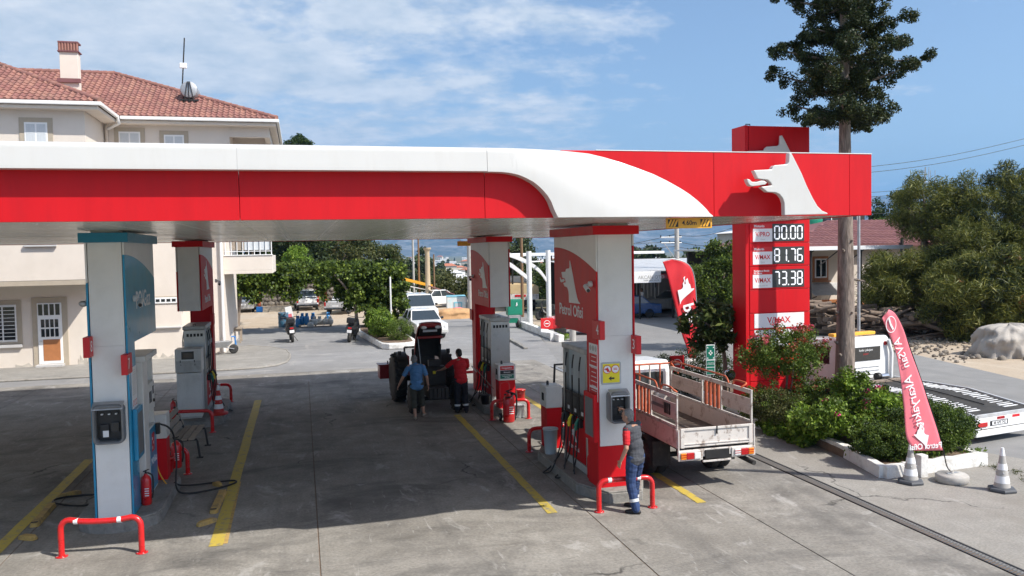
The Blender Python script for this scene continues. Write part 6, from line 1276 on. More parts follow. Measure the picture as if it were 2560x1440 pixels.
def window(x0, x1, z0, z1, y, trim=.18, sill=True, grid=0, curtain=True, panes=2):
    f = wbox('window_surround', 'trim_tan', hb_, x0-trim, x1+trim, y-.03, y+.05, z0-trim*.6, z1+trim, .006); g = wbox('window', 'pvc_white', hb_, x0, x1, y-.045, y-.031, z0, z1, .006)
    nP = panes; wq = (x1-x0-.06)/nP
    for k in range(nP): wbox('pane', 'curtain' if curtain and k >= 0 else 'glass_dark', g.parent and hb_, x0+.06+wq*k, x0+wq*(k+1), y-.052, y-.0455, z0+.07, z1-.07, 0)
    if sill: wbox('window_sill', 'plaster_grey', hb_, x0-trim, x1+trim, y-.14, y-.031, z0-.12-trim*.6, z0-trim*.6-.001, .01)
    if grid:
        for k in range(grid): zz = z0+(z1-z0)*(k+.5)/grid; wbox('grille_bar', 'pvc_white', hb_, x0-.02, x1+.02, y-.10, y-.085, zz-.01, zz+.01, 0)
        for k in range(3): xx = x0+(x1-x0)*k/2; wbox('grille_bar', 'pvc_white', hb_, xx-.012, xx+.012, y-.115, y-.1005, z0, z1, 0)
def wy(px0, px1, py, Y): return PY(px0, py, Y).x, PY(px1, py, Y).x
z305 = PY(90, 306, 35.1).z; a, b = wy(61, 119, 320, 35.1); window(a, b, z305-1.5, z305, 35.1)
for p0, p1, pt in ((297, 351, 329), (410, 460, 337)): a, b = wy(p0, p1, 345, 38.4); zt_ = PY(p0, pt, 38.4).z; window(a, b, zt_-1.4, zt_, 38.4)
a, b = wy(75, 130, 606, 35.1); window(a, b, PY(100, 602, 35.1).z, PY(100, 602, 35.1).z+1.4, 35.1)
a, b = wy(-60, 43, 820, 36.7); window(a, b, PY(20, 855, 36.7).z, PY(20, 762, 36.7).z, 36.7, grid=10, curtain=False, panes=3)
a, b = wy(386, 470, 750, 37.35); window(a, b, PY(420, 758, 37.35).z, PY(420, 743, 37.35).z, 37.35, trim=.05, sill=False, curtain=False, panes=6)
# door with panes
dx0, dx1 = wy(96, 157, 830, 36.7); dz1, dz0 = PY(125, 757, 36.7).z, PY(125, 908, 36.7).z
wbox('door_surround', 'trim_tan', hb_, dx0-.2, dx1+.2, 36.66, 36.75, .0, dz1+.22, .006); wbox('step', 'plaster_grey', hb_, dx0-.05, dx1+.05, 36.3, 36.659, .0, .14, .01)
dd = wbox('door', 'pvc_white', hb_, dx0, dx1, 36.63, 36.659, .15, dz1, .008); hh = dz1-.15
def dpane(u0, u1, v0, v1, m='glass_dark'): wbox('pane', m, hb_, dx0+(dx1-dx0)*u0, dx0+(dx1-dx0)*u1, 36.618, 36.6295, .15+hh*v0, .15+hh*v1, 0)
for k in range(4):
    dpane(.05+.235*k, .22+.235*k, .80, .98)
    for r_ in (0, 1): dpane(.14+.19*k, .28+.19*k, .445+.155*r_, .575+.155*r_)
dpane(.2, .9, .05, .40, 'door_brown'); MB().tube([(dx0+.07-L0.x, -.39, .15+hh*.38), (dx0+.07-L0.x, -.45, .15+hh*.38), (dx0+.17-L0.x, -.45, .15+hh*.38)], .012, 6).build('door_handle', 'galv', hb_)
for (x0, x1, z1) in ((-11.2, -9.5, .28), (-8.9, -8.3, .55), (-6.3, -4.9, .35)):
    Yp = 36.69 if x1 < -8 else 37.34; n_ = 14; top = [(x0+(x1-x0)*k/n_, .06+(z1-.06)*abs(math.sin(k*2.3+x0))*(.5+.5*random.random())) for k in range(n_+1)]; o = MB().prism([(x0, .05), (x1, .05)]+top[::-1], Yp-.006, Yp+.01, Matrix.Translation(-L0)).build('damp_patch', 'plaster_damp', hb_)
MB().tube([(-3.42-L0.x, 38.5-L0.y, .1), (-3.42-L0.x, 38.5-L0.y, 7.3)], .06, 8).build('drain_pipe', 'pvc_white', hb_); MB().tube([(-7.85-L0.x, 38.3-L0.y, 3.6), (-7.85-L0.x, 38.3-L0.y, 9.9), (-7.5-L0.x, 37.9-L0.y, 10.2)], .06, 8).build('drain_pipe', 'plaster', hb_)
wbox('wall_ledge', 'plaster_grey', hb_, -6.6, -5.01, 37.22, 37.349, 1.36, 1.42, .01)
# roof: eaves, tiles
ZE, PT = 10.36, .58
def zmain(y): return ZE+(y-37.85)*PT
def slopebox(name, m, pts, th=.05): MB().add([Vector(p)-L0 for p in pts]+[Vector(p)-L0-Vector((0, 0, th)) for p in pts], [tuple(range(len(pts))), tuple(range(2*len(pts)-1, len(pts)-1, -1))]+[(i, i+len(pts), (i+1) % len(pts)+len(pts), (i+1) % len(pts)) for i in range(len(pts))]).build(name, m, hb_)
RY = 42.4; RZ = zmain(RY); XE = -.85; kk = RY-37.85
slopebox('roof_slope', 'roof_tile', [(-26, 37.85, ZE-.03), (XE, 37.85, ZE-.03), (XE-kk*1.62, RY, RZ-.03), (-26, RY, RZ-.03)]); slopebox('roof_slope', 'roof_tile', [(XE, 37.85, ZE-.03), (XE, 46.9, ZE-.03), (XE-kk*1.62, RY, RZ-.03)]); slopebox('roof_slope', 'roof_tile', [(XE, 46.95, ZE-.03), (-26, 46.95, ZE-.03), (-26, RY, RZ-.03), (XE-kk*1.62, RY, RZ-.03)])
XW, YW = -7.25, 34.55; kw = 3.6
wap = (XW-kw*1.3, YW+kw, ZE+kw*PT)
slopebox('roof_slope', 'roof_tile', [(-26, YW, ZE-.03), (XW, YW, ZE-.03), (wap[0], wap[1], wap[2]-.03), (-26, wap[1], wap[2]-.03)]); slopebox('roof_slope', 'roof_tile', [(XW, YW, ZE-.03), (XW, YW+3.3, ZE-.03), (wap[0], YW+3.3+kw, wap[2]-.03), (wap[0], wap[1], wap[2]-.03)])
def tiles(o, u, v, nu, nv, inside, w=.235, ln=.29):
    mb = MB(); o, u, v = Vector(o), Vector(u).normalized(), Vector(v).normalized(); n = u.cross(v); n = n if n.z > 0 else -n
    prof = [(0, .015), (.2, .05), (.42, .035), (.55, .0), (.8, -.004), (1.0, .012)]
    for j in range(nv):
        for i in range(nu):
            c = o+u*(i+.5)*w+v*(j+.5)*ln
            if not inside(c): continue
            p0 = o+u*(i*w)+v*(j*ln-.03); jit = random.uniform(-.006, .006); top = [p0+u*(a*w)+n*(h_+.035+jit) for a, h_ in prof]; bot = [p0+u*(a*w)+v*(ln+.01)+n*(h_+.008) for a, h_ in prof]; low = [p0+u*(a*w)-n*.0 for a, h_ in prof]
            k = len(prof); mb.add([q-L0 for q in top+bot+low], [(x, x+1, x+k+1, x+k) for x in range(k-1)]+[(x+2*k, x+2*k+1, x+1, x) for x in range(k-1)], False)
    return mb
slen = math.hypot(kk, kk*PT); vv = (0, kk, kk*PT)
inm = lambda c: (c.x < XE-(c.y-37.85)*1.62-.05) and (c.x > -13) and not (c.x < XW-.02 and c.y < 37.85+3.0 and c.x < XW-(ZE*0+max(0, zmain(c.y)-ZE))/PT*1.3)
tag(tiles((-13, 37.8, ZE), (1, 0, 0), vv, 53, int(slen/.29)+1, inm).build('roof_tiles', 'roof_tile', hb_, fixn=False), None, None, kind='stuff')
inw = lambda c: c.x < XW-(c.y-YW)*1.3-.05 and c.x > -15 and c.y < wap[1]
tag(tiles((-15, YW-.05, ZE), (1, 0, 0), (0, kw, kw*PT), 34, int(math.hypot(kw, kw*PT)/.29)+1, inw).build('roof_tiles', 'roof_tile', hb_, fixn=False), None, None, kind='stuff')
def ridge(a, b, r=.12, st=.34):
    a, b = Vector(a)-L0, Vector(b)-L0; n = int((b-a).length/st); mb = MB()
    for k in range(n): p, q = a+(b-a)*k/n, a+(b-a)*(k+1.08)/n; mb.tube([p, q], [r*1.1, r*.92], 8)
    tag(mb.build('ridge_tiles', 'roof_tile', hb_, fixn=False), None, None, kind='stuff')
ridge((XE, 37.85, ZE+.03), (XE-kk*1.62, RY, RZ+.03)); ridge((XE-kk*1.62, RY, RZ+.04), (-26, RY, RZ+.04)); ridge((XW, YW, ZE+.03), wap)
def eave(x0, x1, y0, y1, name='gutter'):
    wbox(name, 'gutter', hb_, x0, x1, y0, y1, ZE-.16, ZE-.02, .02)
eave(-26, XW+.05, YW-.12, YW+.02); eave(XW+.06, XE+.1, 37.72, 37.87); eave(XW-.06, XW+.05, YW+.021, 37.71); eave(XE-.02, XE+.1, 37.871, 46.9)
wbox('eave_soffit', 'plaster', hb_, -26, XW-.1, YW+.05, 35.099, ZE-.30, ZE-.17, .01); wbox('eave_soffit', 'plaster', hb_, -7.9, XW-.101, 35.1, 38.39, ZE-.30, ZE-.17, .01); wbox('eave_soffit', 'plaster', hb_, XW-.1, XE-.04, 37.9, 38.399, ZE-.30, ZE-.17, .01); wbox('eave_soffit', 'plaster', hb_, -1.19, XE-.04, 38.4, 46.5, ZE-.30, ZE-.17, .01)
MB().tube([(XW-.0-L0.x, 37.5-L0.y, ZE-.1), (XW+.05-L0.x, 37.6-L0.y, ZE-.35), (XW-.5-L0.x, 38.2-L0.y, ZE-.5)], .07, 8).build('gutter_elbow', 'gutter', hb_)
q = PY(180, 205, 39.9); ch = wbox('chimney', 'plaster', hb_, q.x-.36, q.x+.36, 39.5, 39.95, q.z-.6, q.z+1.25, .01)
for k in range(7): MB().tube([(q.x-.345+.115*k-L0.x, 39.5-L0.y, q.z+1.27), (q.x-.345+.115*k-L0.x, 39.5-L0.y, q.z+1.58)], .06, 6).build('chimney_tile', 'roof_tile', ch)
wbox('chimney_slab', 'roof_maroon', hb_, q.x-.42, q.x+.42, 39.42, 40.0, q.z+1.20, q.z+1.26, .01); wbox('chimney_slab', 'roof_maroon', hb_, q.x-.40, q.x+.40, 39.44, 39.98, q.z+1.585, q.z+1.66, .01); wbox('chimney_core', 'dark_interior', hb_, q.x-.32, q.x+.32, 39.55, 39.92, q.z+1.261, q.z+1.58, 0); wbox('chimney_flashing', 'roof_maroon', hb_, q.x-.46, q.x+.46, 39.38, 39.499, q.z-.12, q.z+.06, .01)
q = PY(472, 224, 39.3); t = thing('solar_tank', 'round grey solar water tank end standing on the roof slope', 'tank', (q.x, 39.3, q.z-.55)); MB().lathe([(.05, -.03), (.33, -.02), (.36, 0), (.36, 1.3)], 28, M=Matrix.Translation((0, 0, .55)) @ Matrix.Rotation(R(-90), 4, 'X')).build('tank', 'galv', t)
for s in (-.22, 0, .22): MB().tube([(s*1.3, -.05, -.4), (s*.2, -.06, .9)], .02, 6).build('strut', 'black_metal', t)
box('stand', 'black_metal', t, -.4, .4, -.05, .9, .05, .12, .005)
q0, q1 = PY(452, 243, 40.5), PY(461, 95, 40.5); t = thing('roof_antenna', 'thin dark antenna mast with small white box on the roof ridge', 'antenna', (q0.x, 40.5, q0.z-.6)); l = t.location; MB().tube([(0, 0, 0), q1-l], .03, 7).build('mast', 'black_metal', t); q = PY(458, 164, 40.5)-l; MB().box(-.16, .16, -.06, .06, -.12, .12, Matrix.Translation(q)).build('radio_box', 'pvc_white', t, .03)
# ================================================================ house with maroon roof on the right
hr = thing('village_house', 'pale village house with maroon tiled roof behind the log pile', 'house', (36, 42, 0)); L0 = hr.location; HY = 42.0
hx0, hx1 = 27.5, 47.0; ze = PY(2100, 612, HY).z
wbox('wall', 'plaster', hr, hx0, hx1, HY, HY+9, -.4, ze, 0)
p = [(hx0-.5, HY-.6, ze), (hx1+.5, HY-.6, ze), (hx1+.5, HY+9.6, ze), (hx0-.5, HY+9.6, ze), (hx0+5.5, HY+4.5, ze+1.55), (hx1-5.5, HY+4.5, ze+1.55)]
MB().add([Vector(q)-L0 for q in p], [(0, 1, 5, 4), (1, 2, 5), (2, 3, 4, 5), (3, 0, 4), (3, 2, 1, 0)]).build('roof', 'roof_maroon', hr)
mb = MB(); u = Vector((1, 0, 0)); v = Vector((0, 5.1, 1.55)).normalized(); nn = u.cross(v)
for j in range(15):
    for i in range(62):
        y = j*.36; x = hx0-.4+i*.33; lim = 6.0*(y/5.3)
        if x < hx0-.3+lim or x > hx1-lim: continue
        o_ = Vector((x, HY-.6, ze+.0))+v*y-L0; mb.add([o_+nn*.05, o_+u*.17+nn*.09, o_+u*.32+nn*.05, o_+u*.32+v*.37+nn*.02, o_+u*.17+v*.37+nn*.06, o_+v*.37+nn*.02, o_, o_+u*.32], [(0, 1, 4, 5), (1, 2, 3, 4), (6, 7, 2, 1, 0)])
tag(mb.build('roof_tiles', 'roof_maroon', hr, fixn=False), None, None, kind='stuff')
wbox('eave_board', 'roof_maroon', hr, hx0-.5, hx1+.5, HY-.66, HY-.601, ze-.14, ze+.03, .01)
for (p0, p1, pt, pb) in ((2031, 2070, 641, 702), (2254, 2300, 643, 690)):
    xa, xb = PY(p0, 670, HY).x, PY(p1, 670, HY).x; za, zb = PY(p0, pt, HY).z, PY(p0, pb, HY).z
    wbox('window_surround', 'door_brown', hr, xa, xb, HY-.05, HY+.02, zb, za, .01); wbox('window', 'pvc_white', hr, xa+.12, xb-.12, HY-.08, HY-.051, zb+.16, za-.14, .01)
    m_ = (xa+xb)/2
    for a, b in ((xa+.2, m_-.05), (m_+.05, xb-.2)): wbox('pane', 'glass_dark', hr, a, b, HY-.09, HY-.081, zb+.24, za-.22, 0)
    wbox('window_sill', 'door_brown', hr, xa-.1, xb+.1, HY-.18, HY-.051, zb-.08, zb-.001, .01)
xa, xb = PY(2000, 730, HY).x, PY(2094, 730, HY).x; za = PY(2060, 708, HY).z
for k in range(14):
    x = xa+(xb-xa)*k/14; MB().hexa([Vector(q)-L0 for q in ((x, HY-1.5, za-.62), (x+(xb-xa)/14-.02, HY-1.5, za-.60), (x, HY, za-.02), (x+(xb-xa)/14-.02, HY, za), (x, HY-1.5, za-.60), (x+(xb-xa)/14-.02, HY-1.5, za-.57), (x, HY, za+.01), (x+(xb-xa)/14-.02, HY, za+.03))]).build('awning_sheet', 'metal_sheet', hr)
for x in (xa+.1, xb-.1): MB().tube([Vector((x, HY-1.45, za-.66))-L0, Vector((x, HY, za-1.1))-L0], .03, 6).build('awning_strut', 'black_metal', hr)
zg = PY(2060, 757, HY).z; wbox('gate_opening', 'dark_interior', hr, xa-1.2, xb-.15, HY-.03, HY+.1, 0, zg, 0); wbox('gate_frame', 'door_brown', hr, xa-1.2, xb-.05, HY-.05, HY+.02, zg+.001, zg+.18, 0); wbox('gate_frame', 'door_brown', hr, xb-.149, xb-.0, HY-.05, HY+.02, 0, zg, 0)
for k in range(22): x = xa-1.1+k*.16; wbox('gate_bar', 'black_metal', hr, x, x+.03, HY-.10, HY-.06, 0, zg-.05, 0) if x < xb-.2 else None
xa, xb = PY(2145, 780, HY).x, PY(2177, 780, HY).x; z1 = PY(2160, 755, HY).z; wbox('cellar_hatch', 'door_brown', hr, xa, xb, HY-.3, HY-.01, z1-.25, z1, .01); wbox('cellar_opening', 'dark_interior', hr, xa, xb, HY-.02, HY+.05, 0, z1-.251, 0)
q = PY(2249, 590, HY-.5); MB().tube([Vector((q.x, HY-.7, ze+.35))-L0, Vector((q.x, HY-.7, ze-1.0))-L0, Vector((q.x-.5, HY-.1, ze-1.4))-L0, Vector((q.x-.5, HY-.08, .2))-L0], .09, 8).build('downpipe', 'underbody', hr)
# dark gabled house and pale block far behind it
def simple_house(name, label, x0, x1, y0, y1, z1, wm, rm, rise=1.4, wins=3):
    t = thing(name, label, 'house', ((x0+x1)/2, (y0+y1)/2, -1)); wbox('wall', wm, t, x0, x1, y0, y1, -1, z1, 0); l = t.location
    MB().prism([(x0-.5-l.x, z1+1), (x1+.5-l.x, z1+1), ((x0+x1)/2-l.x, z1+1+rise)], y0-.5-l.y, y1+.5-l.y).build('roof', rm, t)
    for k in range(wins):
        x = x0+(x1-x0)*(k+.5)/wins; wbox('window', 'pvc_white', t, x-.6, x+.6, y0-.04, y0+.02, z1-2.2, z1-.7, .01); wbox('pane', 'glass_dark', t, x-.5, x+.5, y0-.06, y0-.041, z1-2.1, z1-.8, 0)
    return t
simple_house('chalet', 'dark timber house with brown gable edge behind the maroon roof', 45.5, 51, 66, 74, 8.2, 'dark_interior', 'door_brown', 2.2, 2); simple_house('house', 'pale flat block with green water tank behind the maroon roof', 38, 45, 62, 70, 5.6, 'plaster_grey', 'roof_light', .5, 3)
q = PY(2045, 560, 62); t = thing('water_tank', 'green plastic water tank on the pale block roof', 'tank', (q.x, 63, 6.1)); MB().lathe([(.9, 0), (.95, .1), (.95, 1.0), (.6, 1.2), (.3, 1.25)], 20).build('tank', 'green_paint', t); box('stand', 'galv', t, -1, 1, -1, 1, -.1, 0, 0)
# antenna mast beyond
q = PY(2318, 470, 90); t = thing('radio_mast', 'thin lattice radio mast rising behind the trees', 'mast', (q.x, 90, -2)); top = PY(2318, 418, 90).z+2
for dx, dy in ((-.25, 0), (.25, 0), (0, .4)): MB().tube([(dx, dy, 0), (dx, dy, top)], .04, 5).build('mast_leg', 'galv', t)
for k in range(14): MB().tube([(-.25, 0, top*k/14), (.25, 0, top*(k+.5)/14)], .02, 4).build('mast_brace', 'galv', t)
for dx in (-1.2, -.5, .5, 1.2): MB().tube([(dx, 0, top-2.2), (dx, 0, top-.4)], .035, 5).build('aerial', 'galv', t)
MB().tube([(-1.3, 0, top-1.9), (1.3, 0, top-1.9)], .03, 5).build('mast_arm', 'galv', t)

# ================================================================ firewood, tarpaulin heap, stones at the verge
t = thing('log_pile', 'heap of dark firewood logs and branches against the village house', 'logs', (28.0, 32.6, 0)); rs = random.Random(3)
lm = [MB().tube([(0, -ln/2, 0), (0, -ln*.2, .01), (0, ln*.2, -.01), (0, ln/2, .0)], [r, r*1.05, r*.98, r*.9], 8).mesh('log') for ln, r in ((1.6, .09), (1.9, .12), (1.4, .07), (2.4, .05), (1.8, .15))]
for m_ in lm: m_.materials.append(MATS['log'])
for k in range(190):
    u_, v_ = rs.random(), rs.random(); x = -4.5+7.5*u_+v_*1.0; y = 3.0-6.5*u_+rs.uniform(-1.2, 1.2); hmax = 1.75*(1-u_)**.6*(1-abs(v_-.5)*.5); z = rs.random()*hmax+.08
    M = Matrix.Translation((x, y, z)) @ Matrix.Rotation(R(rs.uniform(45, 135)) if u_ < .5 else rs.uniform(0, 3.1), 4, 'Z') @ Matrix.Rotation(rs.uniform(-.25, .25), 4, 'X'); share('log', rs.choice(lm), None, t, M)
q = PY(2512, 860, 25.8); t = thing('tarp_heap', 'dusty pale grey tarpaulin draped over a heap at the roadside', 'tarpaulin', (q.x+.2, 25.8, 0))
from mathutils import noise as mnoise
def lump(name, m, parent, rx, ry, h, seed, c=(0, 0, 0), rough=.25, n=36, mm=12, fold=0.0):
    mb = MB(); rings = []
    for i in range(mm+1):
        a = math.pi/2*i/mm; rings.append([])
        for k in range(n):
            b = 2*math.pi*k/n; f = 1+rough*mnoise.fractal(Vector((math.cos(b)*1.6+seed, math.sin(b)*1.6, i*.22)), 1, 2, 4)+fold*abs(mnoise.noise(Vector((math.cos(b)*4.5, math.sin(b)*4.5, seed+i*.05)))); rings[-1].append((c[0]+rx*math.cos(a)**.55*math.cos(b)*f+1e-4*math.cos(b), c[1]+ry*math.cos(a)**.55*math.sin(b)*f+1e-4*math.sin(b), c[2]+h*math.sin(a)*(1+.5*rough*mnoise.noise(Vector((math.cos(b)*2, math.sin(b)*2, seed))))))
    return mb.loft(rings, True).build(name, m, parent)
lump('sheet', 'cloth_tarp', t, 1.5, 1.3, 1.2, 4, rough=.22, n=90, mm=16, fold=-.30)
for k in range(6): a = k*.5+3.4; lump('weight_stone', 'stone_wall', t, .16, .14, .16, k, (1.9*math.cos(a), 1.5*math.sin(a), 0), .4, 10, 4)
q = G(2455, 882); t = thing('rubbish_bag', 'black rubbish bag lying beside the tarpaulin heap', 'bag', (q.x, q.y, 0)); lump('bag', 'black_plastic', t, .38, .3, .28, 8, rough=.5, n=24); MB().tube([(.1, 0, .26), (.16, 0, .36)], [.03, .06], 6).build('bag_knot', 'black_plastic', t)
gr = MB(); rs = random.Random(5)
for k in range(420):
    u_ = rs.random(); x = 23+rs.random()*7; y = 24.5+rs.random()*6+.6*(x-23); r = .04+.1*rs.random()**3; gr.ell((x, y, r*.4), (r, r*rs.uniform(.7, 1.2), r*.7), 6, 4, smooth=False)
tag(gr.build('roadside_rubble', 'stone_wall', None, fixn=False), 'loose stones and debris scattered on the dirt verge', 'rubble', kind='stuff')
t = thing('boulder_bank', 'bank of dark stones under the trees beyond the road', 'stones', (32, 30, 0)); rs = random.Random(9); bmsh = []
for k in range(5):
    o = lump('boulder', 'stone_wall', None, .5, .42, .5, k*3.1, rough=.55, n=12, mm=5); me = o.data; bpy.data.objects.remove(o); bmsh.append(me)
for k in range(60):
    x, y = rs.uniform(-3.5, 10), rs.uniform(-1.0, 5); s = rs.uniform(.3, .95); share('boulder', rs.choice(bmsh), None, t, Matrix.Translation((x, y-.25*x, rs.uniform(-.1, .5))) @ Matrix.Rotation(rs.uniform(0, 6), 4, 'Z') @ Matrix.Diagonal((s, s, s, 1)))

# ================================================================ car repair garage
g_ = thing('repair_garage', 'open car repair garage with white signboard and dark interior', 'garage', (23, 50, 0)); L0 = g_.location
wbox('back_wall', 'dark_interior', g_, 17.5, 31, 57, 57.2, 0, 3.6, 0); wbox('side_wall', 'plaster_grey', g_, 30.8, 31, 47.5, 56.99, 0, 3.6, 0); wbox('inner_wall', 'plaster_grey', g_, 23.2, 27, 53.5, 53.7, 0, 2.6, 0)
for k in range(12): MB().hexa([Vector(q)-L0 for q in ((17.4+1.15*k, 46.8, 2.95), (17.4+1.15*k+1.12, 46.8, 2.95), (17.4+1.15*k, 57.3, 3.55), (17.4+1.15*k+1.12, 57.3, 3.55), (17.4+1.15*k, 46.8, 3.0), (17.4+1.15*k+1.12, 46.8, 3.0), (17.4+1.15*k, 57.3, 3.6), (17.4+1.15*k+1.12, 57.3, 3.6))]).build('roof_sheet', 'metal_sheet', g_)
for x in (17.6, 20.2, 22.4, 25.5, 28, 30.6): MB().tube([Vector((x, 47.0, 0))-L0, Vector((x, 47.0, 2.95))-L0], .06, 8).build('post', 'black_metal', g_)
for x in (17.6, 22.4, 28): MB().tube([Vector((x, 47, 2.2))-L0, Vector((x+1.0, 47, 2.92))-L0], .035, 6).build('brace', 'black_metal', g_)
wbox('front_beam', 'black_metal', g_, 17.5, 30.9, 46.85, 46.95, 2.78, 2.93, .01)
for k in range(14): wbox('bumper_rack', 'pump_white', g_, 20.0+.28*k, 20.07+.28*k, 51.5+.02*k, 51.6+.02*k, .9+.1*(k % 3), 2.0, .01)
wbox('workbench', 'pump_grey', g_, 22.4, 25.2, 50.5, 51.4, .3, .95, .02); wbox('red_sign', 'flag_pink', g_, 21.3, 23.0, 47.8, 47.85, 2.45, 2.75, 0); wbox('white_sheet', 'sign_white', g_, 17.6, 20.5, 55.5, 55.6, .9, 2.3, .02)
(xa, za), (xb, zb) = [(q.x, q.z) for q in (PY(1569, 680, 46.7), PY(1652, 706, 46.7))]
sg = thing('garage_sign', 'white AKCAN OTO signboard with red logo above the garage', 'sign', ((xa+xb)/2, 46.7, zb)); w_, h_ = xb-xa, za-zb
box('board', 'sign_white', sg, -w_/2, w_/2, -.05, .05, 0, h_, .02); box('logo_field', 'sign_red', sg, -w_/2+.08, -w_/2+.33, -.056, -.051, h_*.45, h_*.85, 0); box('logo_band', 'sign_black', sg, -w_/2+.02, -w_/2+.33, -.056, -.051, .03, h_*.14, 0)
text('lettering', 'AKCAN OTO', h_*.42, MF(w_*.2, -.052, h_*.48), 'pump_grey', sg, ext=.004, bold=.006); text('lettering', 'TAMİR BAKIM SERVİSİ', h_*.15, MF(w_*.2, -.052, h_*.2), 'terminal_grey', sg, ext=.003)
for x in (-w_*.35, w_*.35): MB().tube([(x, .08, -.3), (x, .08, h_)], .03, 6).build('bracket', 'black_metal', sg)
t = thing('storage_shed', 'flat white roofed shed on thin posts behind the garage sign', 'shed', (21, 60, 0)); box('roof', 'sign_white', t, -7, 6, -2, 8, 3.95, 4.15, .02)
for x in (-6, -3, 0, 3, 5.5): MB().tube([(x, -1.8, 0), (x, -1.8, 3.95)], .06, 6).build('post', 'black_metal', t)
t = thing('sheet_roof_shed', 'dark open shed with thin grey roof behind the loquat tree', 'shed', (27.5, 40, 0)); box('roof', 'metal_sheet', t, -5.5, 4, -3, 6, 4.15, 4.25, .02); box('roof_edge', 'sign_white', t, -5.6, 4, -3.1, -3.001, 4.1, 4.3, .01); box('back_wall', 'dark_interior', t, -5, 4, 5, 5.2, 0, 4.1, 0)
for x in (-5, -2, 1, 3.8): MB().tube([(x, -2.8, 0), (x, -2.8, 4.15)], .07, 6).build('post', 'black_metal', t)
for x in (-4.5, -3, -1.5, 0, 1.5): MB().tube([(x, -2.8, 3.3), (x+1.2, -2.8, 4.1)], .03, 5).build('truss', 'black_metal', t)

# ================================================================ poles and wires
def conc_pole(label, x, y, h, r0, r1, m='pole_concrete', arms=(), name='utility_pole'):
    t = thing(name, label, 'pole', (x, y, 0)); MB().tube([(0, 0, 0), (0, 0, h)], [r0, r1], 12).build('shaft', m, t)
    for z, w_ in arms:
        MB().tube([(-w_, 0, z), (w_*.3, 0, z)], .045, 6).build('cross_arm', 'galv', t)
        for k in (-1, -.45, .2): MB().lathe([(.03, 0), (.05, .05), (.03, .12)], 8, (w_*k, 0, z+.02)).build('insulator', 'black_plastic', t)
    return t
q = PY(1692, 600, 48); pp = conc_pole('concrete power pole with crossarms beyond the red feather flag', q.x, 48, 7.6, .17, .13, arms=((PY(1692, 593, 48).z, 1.1), (PY(1692, 607, 48).z, 1.1))); MB().tube([(-.9, 0, PY(1692, 607, 48).z), (-.05, 0, PY(1692, 607, 48).z-1.1)], .03, 6).build('arm_stay', 'galv', pp)
conc_pole('tall pale concrete pole standing by the kiosk', 11.35, 55.9, 9.5, .20, .15); conc_pole('slim galvanised pole right behind the conifer trunk', PY(2147, 700, 24).x, 24, 6.6, .055, .045, 'galv')
q = PY(1048, 700, 70); conc_pole('leaning brown wooden pole beside the cream column', q.x, 70, 6.6, .085, .07, 'pole_wood'); q = PY(1086, 720, 66); conc_pole('short brown wooden pole by the fallen red frame', q.x, 66, 4.2, .075, .06, 'pole_wood'); q = PY(1034, 700, 90); conc_pole('slim grey power pole left of the brown wooden pole', q.x, 90, 8.4, .14, .1, arms=((8.2, .8),)); q = PY(1305, 700, 52); conc_pole('dark wooden pole beside the white arched posts', q.x, 52, 7.2, .11, .09, 'pole_wood')
q = PY(1409, 700, 60); conc_pole('pale concrete pole behind the white arched posts', q.x, 60, 6.4, .15, .12); q = G(1432, 852); conc_pole('short pale concrete bollard pole behind the front right pump', q.x, q.y, 1.6, .16, .16)
def wirel(label, pts, r=.012):
    t = thing('overhead_wire', label, 'wire', pts[0], 0, 'overhead wires'); o = Vector(pts[0]); P = []
    for a, b in zip(pts[:-1], pts[1:]):
        a, b = Vector(a), Vector(b)
        for k in range(10): u = k/10; P.append(a+(b-a)*u-Vector((0, 0, .25*math.sin(math.pi*u)))-o)
    P.append(Vector(pts[-1])-o); MB().tube(P, r, 5).build('cable', 'wire', t)
for i, (a, b, Y) in enumerate((((2100, 424), (2560, 347), 40), ((2100, 438), (2560, 363), 40), ((2100, 486), (2560, 430), 46), ((2100, 496), (2560, 444), 46), ((2100, 507), (2560, 490), 52), ((2100, 533), (2560, 512), 52))):
    d0, d1 = PY(*a, Y), PY(*b, Y); wirel('pair of thin overhead wires crossing the sky right of the canopy' if i < 4 else 'thin overhead wire crossing before the trees', [d0, d1, d1+(d1-d0)*.4], .014)
for i, (a, b) in enumerate((((1400, 625), (1690, 585)), ((1400, 590), (1690, 604)), ((1400, 604), (1690, 616)), ((1690, 588), (1830, 570)), ((1690, 603), (1830, 606)), ((1690, 616), (1830, 616)))): wirel('thin overhead wire running to the concrete power pole', [PY(*a, 48), PY(*b, 48)], .016)

# ================================================================ yard behind the canopy
t = thing('blue_drum', 'rusty blue steel drum beside the gas cylinders', 'drum', (-1.12, 51.4, 0)); pr = [(.30, 0)]+[(.30+(.012 if k % 4 == 0 else 0), .9*k/12) for k in range(1, 12)]+[(.30, .9), (.28, .88)]; MB().lathe(pr, 22).build('drum_wall', 'drum_blue', t); MB().lathe([(.28, .86), (.27, .865)], 22).build('drum_lid', 'drum_blue', t)
t = thing('leaning_board', 'tall crumpled white board with red print stuck in the yard', 'board', (-.62, 51.5, 0), R(8)); MB().box(-.2, .2, -.01, .01, 0, 1.25, Matrix.Rotation(R(-10), 4, 'Y')).build('board', 'sign_white', t, .004, fixn=False); MB().box(-.1, .12, -.014, -.0105, .5, .8, Matrix.Rotation(R(-10), 4, 'Y')).build('print', 'flag_pink', t)
pal = thing('pallet', 'low wooden pallet carrying gas cylinders', 'pallet', (.75, 50.9, 0))
for k in range(7): box('plank', 'wood', pal, -1.0, 1.0, -.4+.12*k, -.31+.12*k, .12, .15, .004)
for x in (-.9, 0, .9): box('bearer', 'wood', pal, x-.05, x+.05, -.4, .42, 0, .12, .004)
